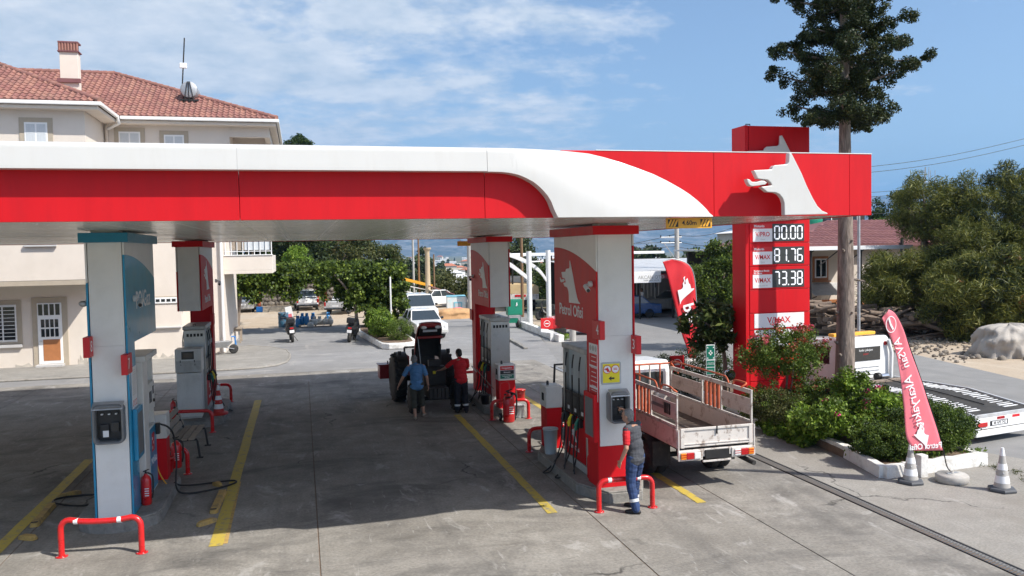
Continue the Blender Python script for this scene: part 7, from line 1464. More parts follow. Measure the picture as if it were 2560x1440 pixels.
def gas(label, x, y, z, tall, m, grp):
    t = thing('gas_cylinder', label, 'gas cylinder', (x, y, z), random.uniform(0, 6), grp); r, h = (.15, .55) if tall else (.19, .34)
    MB().lathe([(r*.8, 0), (r*.8, .03), (r*.95, .05), (r, .1), (r, h-.12), (r*.8, h-.04), (r*.4, h)], 18).build('cylinder', m, t); MB().lathe([(.04, h), (.035, h+.06)], 10).build('valve', 'galv', t)
    c = MB()
    for k in range(14):
        a0, a1 = R(-120+17*k), R(-120+17*(k+1)); c.add([(.1*math.cos(a0), .1*math.sin(a0), h-.03), (.1*math.cos(a1), .1*math.sin(a1), h-.03), (.1*math.cos(a1), .1*math.sin(a1), h+.14), (.1*math.cos(a0), .1*math.sin(a0), h+.14)], [(0, 1, 2, 3)], True)
    o = c.build('collar', m, t, fixn=False); s = o.modifiers.new('s', 'SOLIDIFY'); s.thickness = .008
gas('bright blue tall gas cylinder on the ground beside the drum', -.28, 51.0, 0, True, 'gas_blue', None)
for x, y in ((-.02, 51.1), (.24, 50.95), (.62, 51.15), (1.52, 51.1)): gas('blue tall gas cylinder standing on the pallet', x, y, .15, True, 'gas_blue', 'blue cylinders on the pallet')
for x, y in ((.70, 50.75), (1.0, 50.95), (1.35, 50.8), (1.62, 50.8)): gas('grey squat gas cylinder standing on the pallet', x, y, .15, False, 'gas_grey', 'grey cylinders on the pallet')
gas('grey squat gas cylinder on the ground before the pallet', .46, 50.4, 0, False, 'gas_grey', None)
t = thing('table', 'brown wooden table beside the house corner', 'table', (-3.55, 43.6, 0)); box('table_top', 'wood', t, -.6, .6, -.55, .55, .70, .75, .01); box('apron', 'wood', t, -.52, .52, -.46, -.42, .58, .699, .005)
for x in (-.5, .5):
    for y in (-.44, .44): box('leg', 'wood', t, x-.035, x+.035, y-.035, y+.035, 0, .70, .004)
def stool(label, x, y, rz):
    t = thing('plastic_stool', label, 'stool', (x, y, .055), rz); box('seat', 'plastic_blue', t, -.16, .16, -.16, .16, .42, .45, .02)
    for a in (-1, 1):
        for b in (-1, 1): MB().tube([(a*.13, b*.13, .42), (a*.17, b*.17, 0)], .02, 6).build('leg', 'plastic_blue', t)
stool('bright blue plastic stool under the table by the house', -3.32, 41.5, .2); stool('second bright blue plastic stool half hidden by the drainpipe', -3.62, 41.9, .7)
t = thing('wheelbarrow', 'grey wheelbarrow tipped against the house corner', 'wheelbarrow', (-3.55, 37.8, .055), R(-65)); MB().frus((-.2, .2, -.3, .3), (-.32, .32, -.42, .48), .34, .58).build('tray', 'galv', t); 
w_ = MB().lathe([(.13, -.04), (.2, -.045), (.21, 0), (.2, .045), (.13, .04)], 22, M=Matrix.Translation((0, .62, .21)) @ Matrix.Rotation(R(90), 4, 'Y')).build('wheel', 'rubber', t); MB().tube([(-.03, .62, .21), (.03, .62, .21)], .12, 16).build('rim', 'rim_grey', w_)
for s in (-1, 1): MB().tube([(s*.06, .62, .21), (s*.16, .2, .32), (s*.26, -.9, .52)], .018, 6).build('handle', 'galv', t); MB().tube([(s*.2, -.25, .36), (s*.24, -.3, .01)], .016, 6).build('leg', 'galv', t)
# pergola
pg = thing('pergola', 'long pergola frame with orange red posts carrying grape vine', 'pergola', (1, 56, 0)); L0 = pg.location
for (x, y, foot) in ((-3.2, 66.1, True), (1.3, 71.0, False), (1.95, 70.8, False)):
    MB().tube([Vector((x, y, 0))-L0, Vector((x, y, 3.0))-L0], .12, 10).build('post', 'truck_rust', pg)
    if foot: wbox('post_foot', 'plastic_blue', pg, x-.24, x+.24, y-.24, y+.24, 0, .42, .04)
for (x, y) in ((-4.0, 48.0), (5.3, 47.0), (.9, 48.2)): MB().tube([Vector((x, y, 0))-L0, Vector((x, y, 3.0))-L0], .035, 8).build('post', 'galv', pg) if x > 5 else None
for y in (47.5, 49.6, 64, 67, 70.5): wbox('beam', 'galv', pg, -4.3, 5.6, y-.04, y+.04, 3.0, 3.1, 0)
for k in range(11): wbox('batten', 'galv', pg, -4.2+.95*k, -4.15+.95*k, 47.2, 49.9, 3.101, 3.14, 0); wbox('batten', 'galv', pg, -4.2+.95*k, -4.15+.95*k, 63.5, 71.5, 3.101, 3.14, 0)
for i, (p0, p1, py) in enumerate(((685, 699, 681), (712, 732, 688), (760, 778, 690), (987, 1004, 695), (660, 672, 683))):
    a, b = PY(p0, py, 47.0), PY(p1, py, 47.0); t = thing('strip_lamp', 'white strip lamp hung along the front edge of the vine pergola', 'lamp', (a.x, 47.0, a.z), 0, 'strip lamps on the pergola'); wd = b.x-a.x; box('housing', 'pvc_white', t, 0, wd, -.06, .06, 0, .08, .01); MB().tube([(.03, 0, -.03), (wd-.03, 0, -.03)], .02, 6).build('tube', 'pvc_white', t)
q = PY(980, 740, 44.1); t = thing('lamp_post', 'slim white post standing in the hedge of the planter', 'post', (4.6, 44.1, 0)); MB().tube([(0, 0, 0), (0, 0, 3.1)], .045, 8).build('shaft', 'white_pole', t); box('switch_box', 'black_plastic', t, -.18, -.04, -.08, .0, .5, 1.0, .01)
# planter in the yard
yp = [(2.83, 44.3), (3.45, 37.5), (3.75, 37.15), (4.6, 37.1), (5.05, 37.5), (5.15, 39), (4.95, 46), (4.2, 48), (3.0, 47.5)]
t = thing('yard_planter', 'cream painted concrete planter nose in the yard', 'planter', (4, 42, 0)); l = t.location; MB().prismz([(x-l.x, y-l.y) for x, y in yp], 0, .28).build('kerb', 'kerb_white', t, .05); MB().prismz([(4+(x-4)*.86-l.x, 42+(y-42)*.95-l.y) for x, y in yp], .27, .31).build('earth', 'soil', t)
# stone wall behind the parked cars
t = thing('stone_wall', 'dark rubble stone wall behind the parked cars', 'wall', (-1, 74, 0)); box('core', 'stone_wall', t, -14, 9, 0, .6, 0, 3.2, 0); st = MB(); rs = random.Random(4)
for r_ in range(9):
    x = -14
    while x < 9: w_ = rs.uniform(.3, .7); st.ell((x+w_/2, -.02, .18+.36*r_), (w_*.5, rs.uniform(.08, .16), .18), 6, 4, smooth=False); x += w_
tag(st.build('stones', 'stone_wall', t, fixn=False), None, None, kind='stuff')
# column, kiosk, sand, sheds beyond
q = PY(1071, 760, 64.4); t = thing('stone_column', 'tall cream stone column with flared capital behind the van', 'column', (q.x, 64.4, 0)); ht = PY(1071, 619, 64.4).z; MB().lathe([(.32, 0), (.32, .25), (.21, .35), (.20, ht*.5), (.18, ht-.35), (.19, ht-.3), (.25, ht-.18), (.30, ht-.14), (.30, ht)], 22).build('shaft', 'column_cream', t)
for k in range(1, 5): MB().lathe([(.214-.006*k, 0), (.219-.006*k, .02), (.214-.006*k, .04)], 22, (0, 0, ht*k/5)).build('joint_ring', 'column_cream', t)
q = PY(1144, 790, 57); t = thing('kiosk', 'peeling pale blue and white kiosk box beside the sand pile', 'kiosk', (q.x, 57, 0), R(-8)); hk = PY(1144, 741, 57).z; box('cabin', 'kiosk_blue', t, -.75, .55, -.6, .8, 0, hk, .02); box('window_frame', 'kiosk_cyan', t, -.28, .30, -.63, -.601, hk-.95, hk-.35, .01); box('pane', 'bucket_grey', t, -.2, .22, -.64, -.631, hk-.85, hk-.45, 0); box('roof_band', 'kiosk_cyan', t, -.77, .57, -.62, .82, hk+.001, hk+.06, .01)
t = thing('sand_pile', 'low pile of orange sand in front of the kiosk', 'sand', (9.7, 53.4, 0)); lump('sand_heap', 'sand', t, 1.5, 1.0, .62, 2, rough=.2); lump('cement_sack', 'flag_pink', t, .45, .3, .2, 5, (.4, .6, .45), .2, 16, 5)
t = thing('lean_to', 'open shed with orange roof edge and white railing behind the van', 'shed', (8.2, 70, 0)); a, b = PY(1010, 690, 68), PY(1082, 716, 68); l = t.location
MB().hexa([Vector(v)-l for v in ((a.x-2.5, 68, a.z+.3), (b.x, 68, b.z-.1), (a.x-2.5, 74, a.z+.3), (b.x, 74, b.z-.1), (a.x-2.5, 68, a.z+.55), (b.x, 68, b.z+.15), (a.x-2.5, 74, a.z+.55), (b.x, 74, b.z+.15))]).build('roof', 'sign_orange', t)
for x in (a.x-1.5, a.x+.3, b.x-.3): MB().tube([Vector((x, 68.2, 0))-l, Vector((x, 68.2, b.z+.1))-l], .06, 6).build('post', 'white_pole', t)
for z in (.5, 1.0): MB().tube([Vector((a.x-1.5, 68.2, z+1.0))-l, Vector((b.x+.6, 68.2, z))-l], .05, 6).build('rail', 'white_pole', t)
for k in range(8): x = a.x-1.5+k*.5; MB().tube([Vector((x, 68.2, .0))-l, Vector((x, 68.2, 1.9-.13*k))-l], .03, 5).build('baluster', 'white_pole', t)
q = PY(1105, 725, 64); t = thing('fallen_frame', 'thin rusty red steel frame leaning among the trees', 'frame', (q.x, 64, 0)); z = q.z
for s in (0, .5): MB().tube([(-1.0, s, z+.35), (1.0, s, z-.4)], .05, 5).build('frame_bar', 'roof_maroon', t)
for x in (-1.0, 0, 1.0): MB().tube([(x, 0, z-.02-.37*x), (x, .5, z-.02-.37*x)], .04, 5).build('frame_bar', 'roof_maroon', t)
for x in (-.8, .6): MB().tube([(x, .25, 0), (x*.9, .25, z-.3*x)], .05, 5).build('prop', 'pole_wood', t)
# white arched posts and low wall
pa, pb_ = Vector((12.52, 44.8, 0)), Vector((14.62, 47.95, 0))
t = thing('arched_canopy_frame', 'bare white carport frame of two posts and curved beams', 'frame', pa)
for i, (p, px_, top) in enumerate(((pa, 1322, 628), (pb_, 1370, 625))):
    z = PY(px_, top, p.y).z; MB().tube([p-pa, p-pa+Vector((0, 0, z))], .15, 14).build('post', 'white_pole', t)
    a = [PY(*v, p.y)-pa for v in ((px_-2, top+78-(10 if i == 0 else 0)), (px_-22, top+52), (px_-50, top+32), (px_-80, top+18), (px_-110, top+8))]
    rings = [[Vector((v.x, v.y+dy, v.z+dz)) for dy, dz in ((-.08, -.13), (.08, -.13), (.08, .13), (-.08, .13))] for v in bez(a, 4)]; MB().loft(rings, False).build('arched_beam', 'white_pole', t, .01)
MB().tube([Vector((-.3, .3, 3.7)), Vector((1.8, 3.2, 3.7))], .05, 6).build('tie', 'white_pole', t)
t = thing('low_wall', 'low whitewashed wall along the drive behind the pumps', 'wall', (12, 40, 0)); l = t.location
for k in range(9):
    y0, y1 = 36.9+.95*k, 36.9+.95*(k+1)-.02; xo = 11.7+.035*k; wbox('wall_block', 'kerb_white', t, xo, xo+.28, y0, y1, 0, .34+.01*(k % 2), .02)
t = thing('broken_kerb', 'broken dark kerb strip lying across the drive', 'kerb', (9.6, 37, 0)); 
for k in range(7): MB().box(-.1, .1, -.55, .55, 0, .09+.02*(k % 2), Matrix.Translation((.0+.17*k*.4, -1.5+1.12*k, 0)) @ Matrix.Rotation(R(-4), 4, 'Z')).build('kerb_length', 'island_concrete', t, .02, fixn=False)
q = PY(1286, 790, 44.8); t = thing('green_cabinet', 'dark green metal cabinet on legs before the tarpaulin truck', 'cabinet', (q.x, 44.8, 0)); zt, zb = PY(1286, 748, 44.8).z, PY(1286, 787, 44.8).z; box('cabinet', 'green_paint', t, -.42, .42, -.2, .3, zb, zt, .015); box('door', 'green_paint', t, -.36, .36, -.212, -.201, zb+.06, zt-.06, .008); MB().tube([(.05, -.22, zb+.5), (.1, -.25, zb+.7), (.12, -.22, zb+.55)], .03, 7).build('handset', 'sign_white', t)
for x in (-.36, .36): MB().tube([(x, 0, 0), (x, 0, zb)], .04, 6).build('leg', 'galv', t)
MB().lathe([(.12, -.06), (.22, -.06), (.24, 0), (.22, .06), (.12, .06)], 20, M=Matrix.Translation((.2, .1, .26)) @ Matrix.Rotation(R(90), 4, 'Y')).build('spare_wheel', 'rubber', t); MB().frus((-.35, .1, -.1, .3), (-.42, .2, -.15, .35), .3, .55).build('tray', 'green_paint', t)
q = PY(1305, 770, 57); t = thing('covered_truck', 'parked truck with tan tarpaulin cover behind the green cabinet', 'truck', (q.x, 57, 0), R(-6)); z1 = PY(1305, 712, 57).z
rings = []
for y in (-.0, 1.2, 2.4, 3.6, 4.4): rings.append([(x*1.25, y, 1.25+(z1-1.25)*zz+.05*math.sin(y*3+x*4)) for x, zz in ((-1, 0), (-1, .5), (-.98, .88), (-.8, .98), (0, 1.03), (.8, .96), (.98, .84), (1, .5), (1, 0))])
MB().loft(rings, True).build('tarpaulin', 'tan_tarp', t); box('bed', 'truck_white', t, -1.25, 1.25, 0, 4.4, .8, 1.25, .02); box('tail_board', 'car_red', t, -.5, .3, -.03, -.001, 1.05, 1.2, 0); box('cab', 'car_white', t, -1.15, 1.15, 4.5, 6.2, .5, 2.4, .1)
for s in (-1, 1): wheel(t, s*.95, .9, .42, .3, 20); wheel(t, s*.95, 5.2, .42, .3, 20)
box('chassis', 'underbody', t, -.5, .5, .0, 6, .55, .8, 0); box('bumper', 'underbody', t, -1.1, 1.1, -.1, .0, .45, .6, .01)
# ================================================================ vegetation
def leaf_mesh(name, C, L_, W_, m, up=0.0, seed=0, droop=None, fold=.25):
    g = np.random.default_rng(seed); n = len(C); C = np.asarray(C, float)
    t = g.normal(size=(n, 3));
    if droop is not None: t = t*.55+np.asarray(droop)
    t /= np.linalg.norm(t, axis=1)[:, None]+1e-9
    a = g.normal(size=(n, 3)); a[:, 2] += up; nn = np.cross(t, np.cross(a, t)); nn /= np.linalg.norm(nn, axis=1)[:, None]+1e-9; b = np.cross(nn, t)
    s = g.uniform(.65, 1.3, n)[:, None]; l = t*(L_*.5)*s; w = b*(W_*.5)*s; f = nn*(W_*fold)*s
    V = np.stack([C-l, C+w-f*.4+l*.1, C+l, C-w-f*.4+l*.1], 1).reshape(-1, 3)
    me = bpy.data.meshes.new(name); me.vertices.add(4*n); me.vertices.foreach_set('co', V.ravel()); me.loops.add(4*n); me.loops.foreach_set('vertex_index', np.arange(4*n, dtype=np.int32)); me.polygons.add(n); me.polygons.foreach_set('loop_start', np.arange(0, 4*n, 4, dtype=np.int32)); me.update(calc_edges=True); me.validate()
    me.materials.append(MATS[m]); return me
def clump_pts(cent, r, per, seed, flat_=1.0):
    g = np.random.default_rng(seed); cent = np.asarray(cent, float); r = np.broadcast_to(np.asarray(r, float), (len(cent),)); k = np.repeat(np.arange(len(cent)), per)
    d = g.normal(size=(len(k), 3)); d /= np.linalg.norm(d, axis=1)[:, None]; rad = r[k]*(g.uniform(0, 1, len(k))**.45); d *= rad[:, None]; d[:, 2] *= flat_; return cent[k]+d
def ell_clumps(c, rad, n, seed, lo=.35, zmin=None):
    g = np.random.default_rng(seed); d = g.normal(size=(n, 3)); d /= np.linalg.norm(d, axis=1)[:, None]; d *= (lo+(1-lo)*g.uniform(0, 1, n)**.5)[:, None]; p = np.asarray(c)+d*np.asarray(rad)
    if zmin is not None: p[:, 2] = np.maximum(p[:, 2], zmin)
    return p
def crown(name, t, cents, r, per, L_, W_, m, seed, flat_=.85, up=.4, droop=None): return mk(name, leaf_mesh(name, clump_pts(cents, r, per, seed, flat_), L_, W_, m, up, seed+1, droop), None, t)
def limbs(t, base, cents, n, r, m='bark', seed=0, name='limb'):
    rs_ = random.Random(seed); cs = [Vector(c) for c in cents]; base = Vector(base)
    for k in range(n):
        c = rs_.choice(cs); mid = base+(c-base)*.5+Vector((rs_.uniform(-.1, .1), rs_.uniform(-.1, .1), .08*(c-base).length)); MB().tube(bez([base-Vector((0, 0, .1)), mid, c], 4), [r*(1-.8*i/8) for i in range(9)], 6).build(name, m, t)
def trunk(t, pts, rad, m='bark', n=12): return MB().tube(bez(pts, 5), [rad[0]+(rad[1]-rad[0])*i/(5*(len(pts)-1)) for i in range(5*(len(pts)-1)+1)], n).build('trunk', m, t)
def tree(label, x, y, z, th, tr, cc, cr, nc, r, per, L_, W_, m, seed, bark='bark', group=None, name='tree', lo=.35, lean=(0, 0), nl=6, up=.4, droop=None, extra=None):
    t = thing(name, label, 'tree', (x, y, z), 0, group); c = (cc[0], cc[1], cc[2]); cents = ell_clumps(c, cr, nc, seed, lo)
    trunk(t, [(0, 0, -.1), (lean[0]*.4, lean[1]*.4, th*.5), (lean[0], lean[1], th)], (tr, tr*.7), bark); limbs(t, (lean[0], lean[1], th), cents, nl, tr*.55, bark, seed)
    crown('crown', t, cents, r, per, L_, W_, m, seed, up=up, droop=droop)
    if extra: 
        for (m2, sub, per2, r2, nm2) in extra: g = np.random.default_rng(seed+9); idx = g.choice(len(cents), sub, replace=False); crown(nm2, t, cents[idx], r2, per2, L_, W_, m2, seed+31)
    return t
def shrub(label, x, y, z, rad, nc, r, per, L_, W_, m, seed, name='shrub', group=None, stems=5, lo=.3, up=.4, extra=None, cz=None):
    t = thing(name, label, 'shrub', (x, y, z), 0, group); cents = ell_clumps((0, 0, cz if cz else rad[2]*.95), rad, nc, seed, lo, .06); limbs(t, (0, 0, .05), cents, stems, .022, 'bark', seed, 'stem')
    crown('foliage', t, cents, r, per, L_, W_, m, seed, up=up)
    if extra:
        for (m2, sub, per2, r2, nm2, sz) in extra:
            top = cents[np.argsort(-(cents[:, 2]+.4*np.hypot(cents[:, 0], cents[:, 1])))][:sub*2]; g = np.random.default_rng(seed+5); idx = g.choice(len(top), min(sub, len(top)), replace=False); crown(nm2, t, top[idx]*1.08, r2, per2, sz, sz*.8, m2, seed+41)
    return t
# --- conifer in the planter
ct = thing('conifer_tree', 'tall dark conifer with bare pale trunk behind the price tower', 'tree', (13.45, 18.2, .1)); rs = random.Random(21)
trunk(ct, [(0, 0, -.2), (.05, 0, 2.5), (.04, .0, 5), (.02, 0, 7.6), (.0, 0, 10.5), (0, 0, 14.2)], (.26, .05), 'bark_pale', 16)
for k in range(16): a = rs.uniform(0, 6.28); zz = rs.uniform(1.0, 7.5); r0 = .24-.012*zz; MB().tube([(r0*math.cos(a)*.9, r0*math.sin(a)*.9, zz), ((r0+.06+.25*(k > 12))*math.cos(a), (r0+.06+.25*(k > 12))*math.sin(a), zz+.05-.12*(k > 12))], [.045, .02], 6).build('branch_stub', 'bark', ct)
cents = []; rad = []
for lv in range(10):
    z0 = 7.6+.68*lv; nb = 8 if lv < 7 else 6; ml = (1.7 if lv < 1 else 2.1 if lv < 6 else 2.05-.34*(lv-5))
    for b in range(nb):
        a = b*2*math.pi/nb+lv*.85+rs.uniform(-.3, .3); ln = ml*rs.uniform(.5, 1.0)*.93; tilt = rs.uniform(-.22, .22); pts = []
        for s in range(7):
            u = s/6; pts.append(Vector((math.cos(a)*ln*u, math.sin(a)*ln*u, z0+ln*(tilt*u+.20*u*u-.12*u))))
        MB().tube(pts, [.05*(1-.75*i/6) for i in range(7)], 5).build('branch', 'bark', ct)
        for s in range(2, 7):
            for q in range(3): p = pts[s]+Vector((rs.uniform(-.22, .22), rs.uniform(-.22, .22), rs.uniform(-.2, .12))); cents.append(tuple(p)); rad.append(.195*(1.15-.07*s)*rs.uniform(.7, 1.35))
crown('crown', ct, cents, rad, 150, .062, .036, 'leaf_pine', 51, flat_=.8)
sub = [c for c in cents if rs.random() < .16]; crown('crown_tips', ct, sub, .17, 90, .055, .03, 'leaf_olive', 57)
# --- planter shrubs
q = PY(1960, 885, 17.6); shrub('flowering crape myrtle bush with pink blooms before the price tower', q.x, 17.6, .16, (1.12, .8, .62), 130, .2, 80, .075, .036, 'leaf_hedge', 3, 'crape_myrtle', cz=q.z-.16, extra=(('leaf_red', 26, 20, .13, 'red_tips', .06), ('flower_pink', 15, 34, .09, 'blossom', .04)))
q = PY(1925, 1000, 17.0); shrub('dense olive green rounded bush at the kerb beside the farm truck', q.x, 17.0, .16, (.72, .62, .44), 90, .16, 110, .05, .026, 'leaf_olive', 5, cz=.5, extra=(('leaf_hedge', 20, 60, .12, 'new_growth', .045),))
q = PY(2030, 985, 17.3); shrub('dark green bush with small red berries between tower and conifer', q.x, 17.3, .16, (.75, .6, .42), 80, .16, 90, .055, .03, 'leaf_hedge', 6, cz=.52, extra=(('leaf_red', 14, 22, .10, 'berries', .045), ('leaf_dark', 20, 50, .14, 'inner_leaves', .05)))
q = PY(2075, 1075, 15.4); shrub('leafy bright green bush at the foot of the conifer', q.x, 15.4, .16, (.85, .8, .42), 100, .16, 60, .085, .06, 'leaf_bright', 7, cz=.42, extra=(('leaf_hedge', 40, 60, .16, 'inner_leaves', .07), ('leaf_bougain', 3, 40, .07, 'blossom', .045)))
q = PY(2200, 1060, 15.2); shrub('bright green bush with magenta blossom behind the feather flag', q.x, 15.2, .16, (.8, .6, .50), 100, .16, 60, .085, .055, 'leaf_bright', 8, cz=.52, extra=(('leaf_dark', 40, 60, .16, 'inner_leaves', .06), ('leaf_bougain', 5, 50, .08, 'blossom', .045)))
q = PY(2130, 985, 16.2); shrub('loose tall green shrub right of the conifer trunk', q.x+.1, 16.2, .16, (.55, .45, .55), 60, .14, 55, .08, .05, 'leaf_bright', 9, cz=.75, extra=(('leaf_hedge', 26, 60, .14, 'inner_leaves', .06),))
shrub('clipped dark green box hedge mound behind the first grey cone', 11.15, 13.75, .16, (.72, .52, .30), 150, .13, 130, .042, .024, 'leaf_hedge', 10, 'clipped_hedge', cz=.32, lo=.55, up=.6, extra=(('leaf_dark', 60, 70, .12, 'inner_leaves', .04),))
shrub('clipped green box hedge mound at the end of the shrub bed', 12.3, 13.95, .14, (.92, .66, .52), 230, .14, 140, .042, .024, 'leaf_hedge', 11, 'clipped_hedge', cz=.44, lo=.6, up=.6, extra=(('leaf_dark', 60, 70, .13, 'inner_leaves', .04),))
t = thing('ground_ivy', 'bright green ivy trailing over the white kerb', 'ivy', (10.95, 16.6, .12)); rs = random.Random(4); cc = [(rs.uniform(-.55, .35), rs.uniform(-1.3, 1.5), rs.uniform(-.02, .3)) for k in range(110)]; cc += [(rs.uniform(-.6, -.2), rs.uniform(-1.2, .6), rs.uniform(-.09, .05)) for k in range(50)]
crown('foliage', t, cc, .12, 26, .09, .075, 'leaf_bright', 12, .6); crown('darker_leaves', t, cc[::2], .12, 26, .08, .065, 'leaf_hedge', 13, .6)  # every other clump repeated with darker hedge leaves
for k in range(9): a = rs.choice(cc); MB().tube(bez([(.2, a[1]*.6, .05), (a[0]*.5, a[1]*.8, .15), a], 4), .008, 5).build('stem', 'bark', t)
bl = MB(); g = []
gr_c = [(random.uniform(10.7, 13.1), random.uniform(13.3, 20.5), .17) for k in range(160)]
o = mk('bed_undergrowth', leaf_mesh('bed_undergrowth', clump_pts(gr_c, .17, 40, 77, .8), .08, .045, 'leaf_hedge', .5, 78), None); tag(o, 'low green undergrowth covering the shrub bed', 'undergrowth', kind='stuff')
cents_w = [(12.8+random.uniform(-.1, .3), 12.7+random.uniform(-1.2, .5), .02) for k in range(20)]; o = mk('kerb_weeds', leaf_mesh('kerb_weeds', clump_pts(cents_w, .12, 30, 80, .5), .09, .012, 'leaf_olive', .2, 81), None); tag(o, 'dry weeds growing along the kerb foot', 'weeds', kind='stuff')
# --- loquat, hedge and tree beyond the farm truck
t = thing('loquat_tree', 'loquat tree with big glossy leaves left of the price tower', 'tree', (11.35, 20.6, .15)); cents = np.concatenate([ell_clumps((-.25, 0, 2.15), (.95, .8, .55), 60, 14, .4), ell_clumps((-.45, -.2, 1.75), (.6, .5, .35), 20, 16, .4)]); trunk(t, [(0, 0, -.1), (.05, 0, .8), (-.02, 0, 1.5)], (.07, .05)); limbs(t, (-.02, 0, 1.45), cents, 9, .035, 'bark', 3); crown('crown', t, cents, .2, 34, .23, .075, 'leaf_loquat', 15, up=.5)
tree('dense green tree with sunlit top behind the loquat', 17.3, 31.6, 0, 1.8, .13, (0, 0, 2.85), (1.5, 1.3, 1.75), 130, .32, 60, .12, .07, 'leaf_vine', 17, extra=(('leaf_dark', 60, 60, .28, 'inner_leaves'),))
shrub('dark trimmed hedge behind the farm truck and green sign', 11.3, 22.4, .05, (1.5, .8, .62), 130, .2, 90, .06, .035, 'leaf_dark', 18, 'hedge', cz=.62, lo=.45)
# --- trees on the right
def pine(label, x, y, h, cr, cz, seed, nc=90, per=240, m='leaf_pine2', lo=.35, ls=(.30, .035), r=.55, extra=None, th=None): return tree(label, x, y, 0, th or cz-cr[2]*.5, .22, (0, 0, cz), cr, nc, r, per, ls[0], ls[1], m, seed, lo=lo, nl=10, up=.3, extra=extra, name='pine_tree')
pine('tall broad pine above the maroon roof', 34.6, 34.0, 0, (3.3, 2.6, 3.6), 5.0, 31, 150, th=3.0, extra=(('leaf_pine', 60, 220, .55, 'inner_needles'),))
pine('dense pine standing right of the tall broad pine', 38.8, 34.0, 0, (3.2, 2.6, 4.2), 4.6, 32, 150, th=2.6, extra=(('leaf_pine', 60, 220, .55, 'inner_needles'),))
pine('slender pine with pale tips rising left of the tall broad pine', 31.6, 36.2, 0, (1.6, 1.6, 1.9), 6.0, 33, 60, th=4.6)
pine('bushy low pine sweeping over the stones', 30.0, 30.2, 0, (3.4, 1.9, 2.1), 1.9, 34, 165, th=.9, extra=(('leaf_pine', 50, 220, .5, 'inner_needles'), ('leaf_brown', 6, 130, .4, 'dead_needles')))
pine('bushy low pine with brown dead branches', 33.4, 28.6, 0, (3.0, 1.9, 2.5), 2.4, 35, 165, th=.9, extra=(('leaf_pine', 50, 220, .5, 'inner_needles'), ('leaf_brown', 9, 130, .45, 'dead_needles')))
pine('broad low pine filling the gap before the village house', 31.8, 32.8, 0, (3.2, 1.8, 2.6), 3.0, 38, 160, th=1.2, extra=(('leaf_pine', 45, 220, .5, 'inner_needles'),))
pine('tall pine at the end of the row beside the glossy tree', 40.5, 31.5, 0, (2.8, 2.2, 4.6), 4.8, 39, 130, th=2.6, extra=(('leaf_pine', 50, 220, .55, 'inner_needles'),))
pine('yellow green low pine leaning against the village house', 28.4, 34.2, 0, (1.9, 1.6, 1.7), 2.3, 36, 90, th=1.0, extra=(('leaf_brown', 4, 120, .35, 'dead_needles'),))
tree('glossy broadleaf tree at the end of the pine row', 37.0, 28.2, 0, 1.6, .16, (0, 0, 3.6), (1.7, 1.6, 3.2), 110, .42, 90, .16, .09, 'leaf_hedge', 37, extra=(('leaf_dark', 60, 80, .4, 'inner_leaves'),))
tree('dark tree peeking over the pale block roof', 48.5, 58.0, 0, 3.2, .25, (0, 0, 6.2), (3.2, 3, 2.2), 80, .6, 120, .25, .12, 'leaf_dark', 38); tree('green tree before the dark timber house', 43.0, 52, 0, 2.6, .2, (0, 0, 4.9), (2.4, 2.4, 1.5), 60, .5, 120, .2, .1, 'leaf_hedge', 39)
# --- yard trees, vine
tree('dark leaning olive tree at the edge of the dirt yard', -3.95, 52.9, 0, 2.1, .2, (-.3, .6, 3.0), (2.6, 2.2, .95), 95, .42, 110, .13, .045, 'leaf_olive', 40, lean=(.3, 0), extra=(('leaf_dark', 50, 90, .42, 'inner_leaves'),))
vt = thing('grape_vine', 'leafy grape vine covering the pergola with hanging tendrils', 'vine', (3.4, 45.9, .3)); rs = random.Random(8); cc = []
for k in range(330): cc.append((rs.uniform(-7.4, 2.2), rs.uniform(.6, 3.2), 2.95+rs.uniform(-.35, .45)+.15*math.sin(k)))
for k in range(26):
    x = rs.uniform(-7.0, 1.8); dp = rs.uniform(.4, 1.25)
    for s in range(6): cc.append((x+rs.uniform(-.15, .15), .75+rs.uniform(-.2, .3), 2.75-dp*s/5))
for k in range(230): cc.append((rs.uniform(-1.0, 2.15), rs.uniform(-.6, 2.0), rs.uniform(1.05, 3.3)))
for k in range(60): cc.append((rs.uniform(.2, 2.2), rs.uniform(-.9, .6), rs.uniform(.2, 1.5)))
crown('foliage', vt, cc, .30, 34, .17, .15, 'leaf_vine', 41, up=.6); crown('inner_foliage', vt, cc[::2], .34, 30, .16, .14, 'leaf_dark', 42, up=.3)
for a in (((-.5, 0, -.1), (-.55, .1, 1.0), (-.9, .3, 2.0), (-1.6, .6, 2.9)), ((1.8, .3, -.1), (1.6, .3, .9), (1.0, .4, 2.0), (.6, .6, 2.9)), ((.6, .8, -.1), (.7, .8, 1.4), (.3, .9, 2.8))): MB().tube(bez(a, 5), [.11-.004*i for i in range(5*(len(a)-1)+1)], 8).build('vine_stem', 'bark', vt)
rf_ = [(rs.uniform(-4.2, 5.6), rs.uniform(64, 71.5), 3.25+rs.uniform(-.1, .3)) for k in range(420)]
crown('roof_foliage', vt, [(x-3.4, y-45.9, z-.3) for x, y, z in rf_], .5, 16, .2, .17, 'leaf_vine', 43, up=.8)
shrub('bright green hedge on the yard planter beside the sedan', 3.75, 41.3, .3, (.62, 2.6, .62), 120, .24, 60, .1, .07, 'leaf_bright', 44, 'hedge', cz=.62, lo=.35, extra=(('leaf_hedge', 60, 60, .24, 'inner_leaves', .09),)); shrub('feathery round bush at the nose of the yard planter', 4.35, 38.4, .3, (.62, .6, .5), 60, .2, 90, .10, .02, 'leaf_hedge', 45, cz=.5)
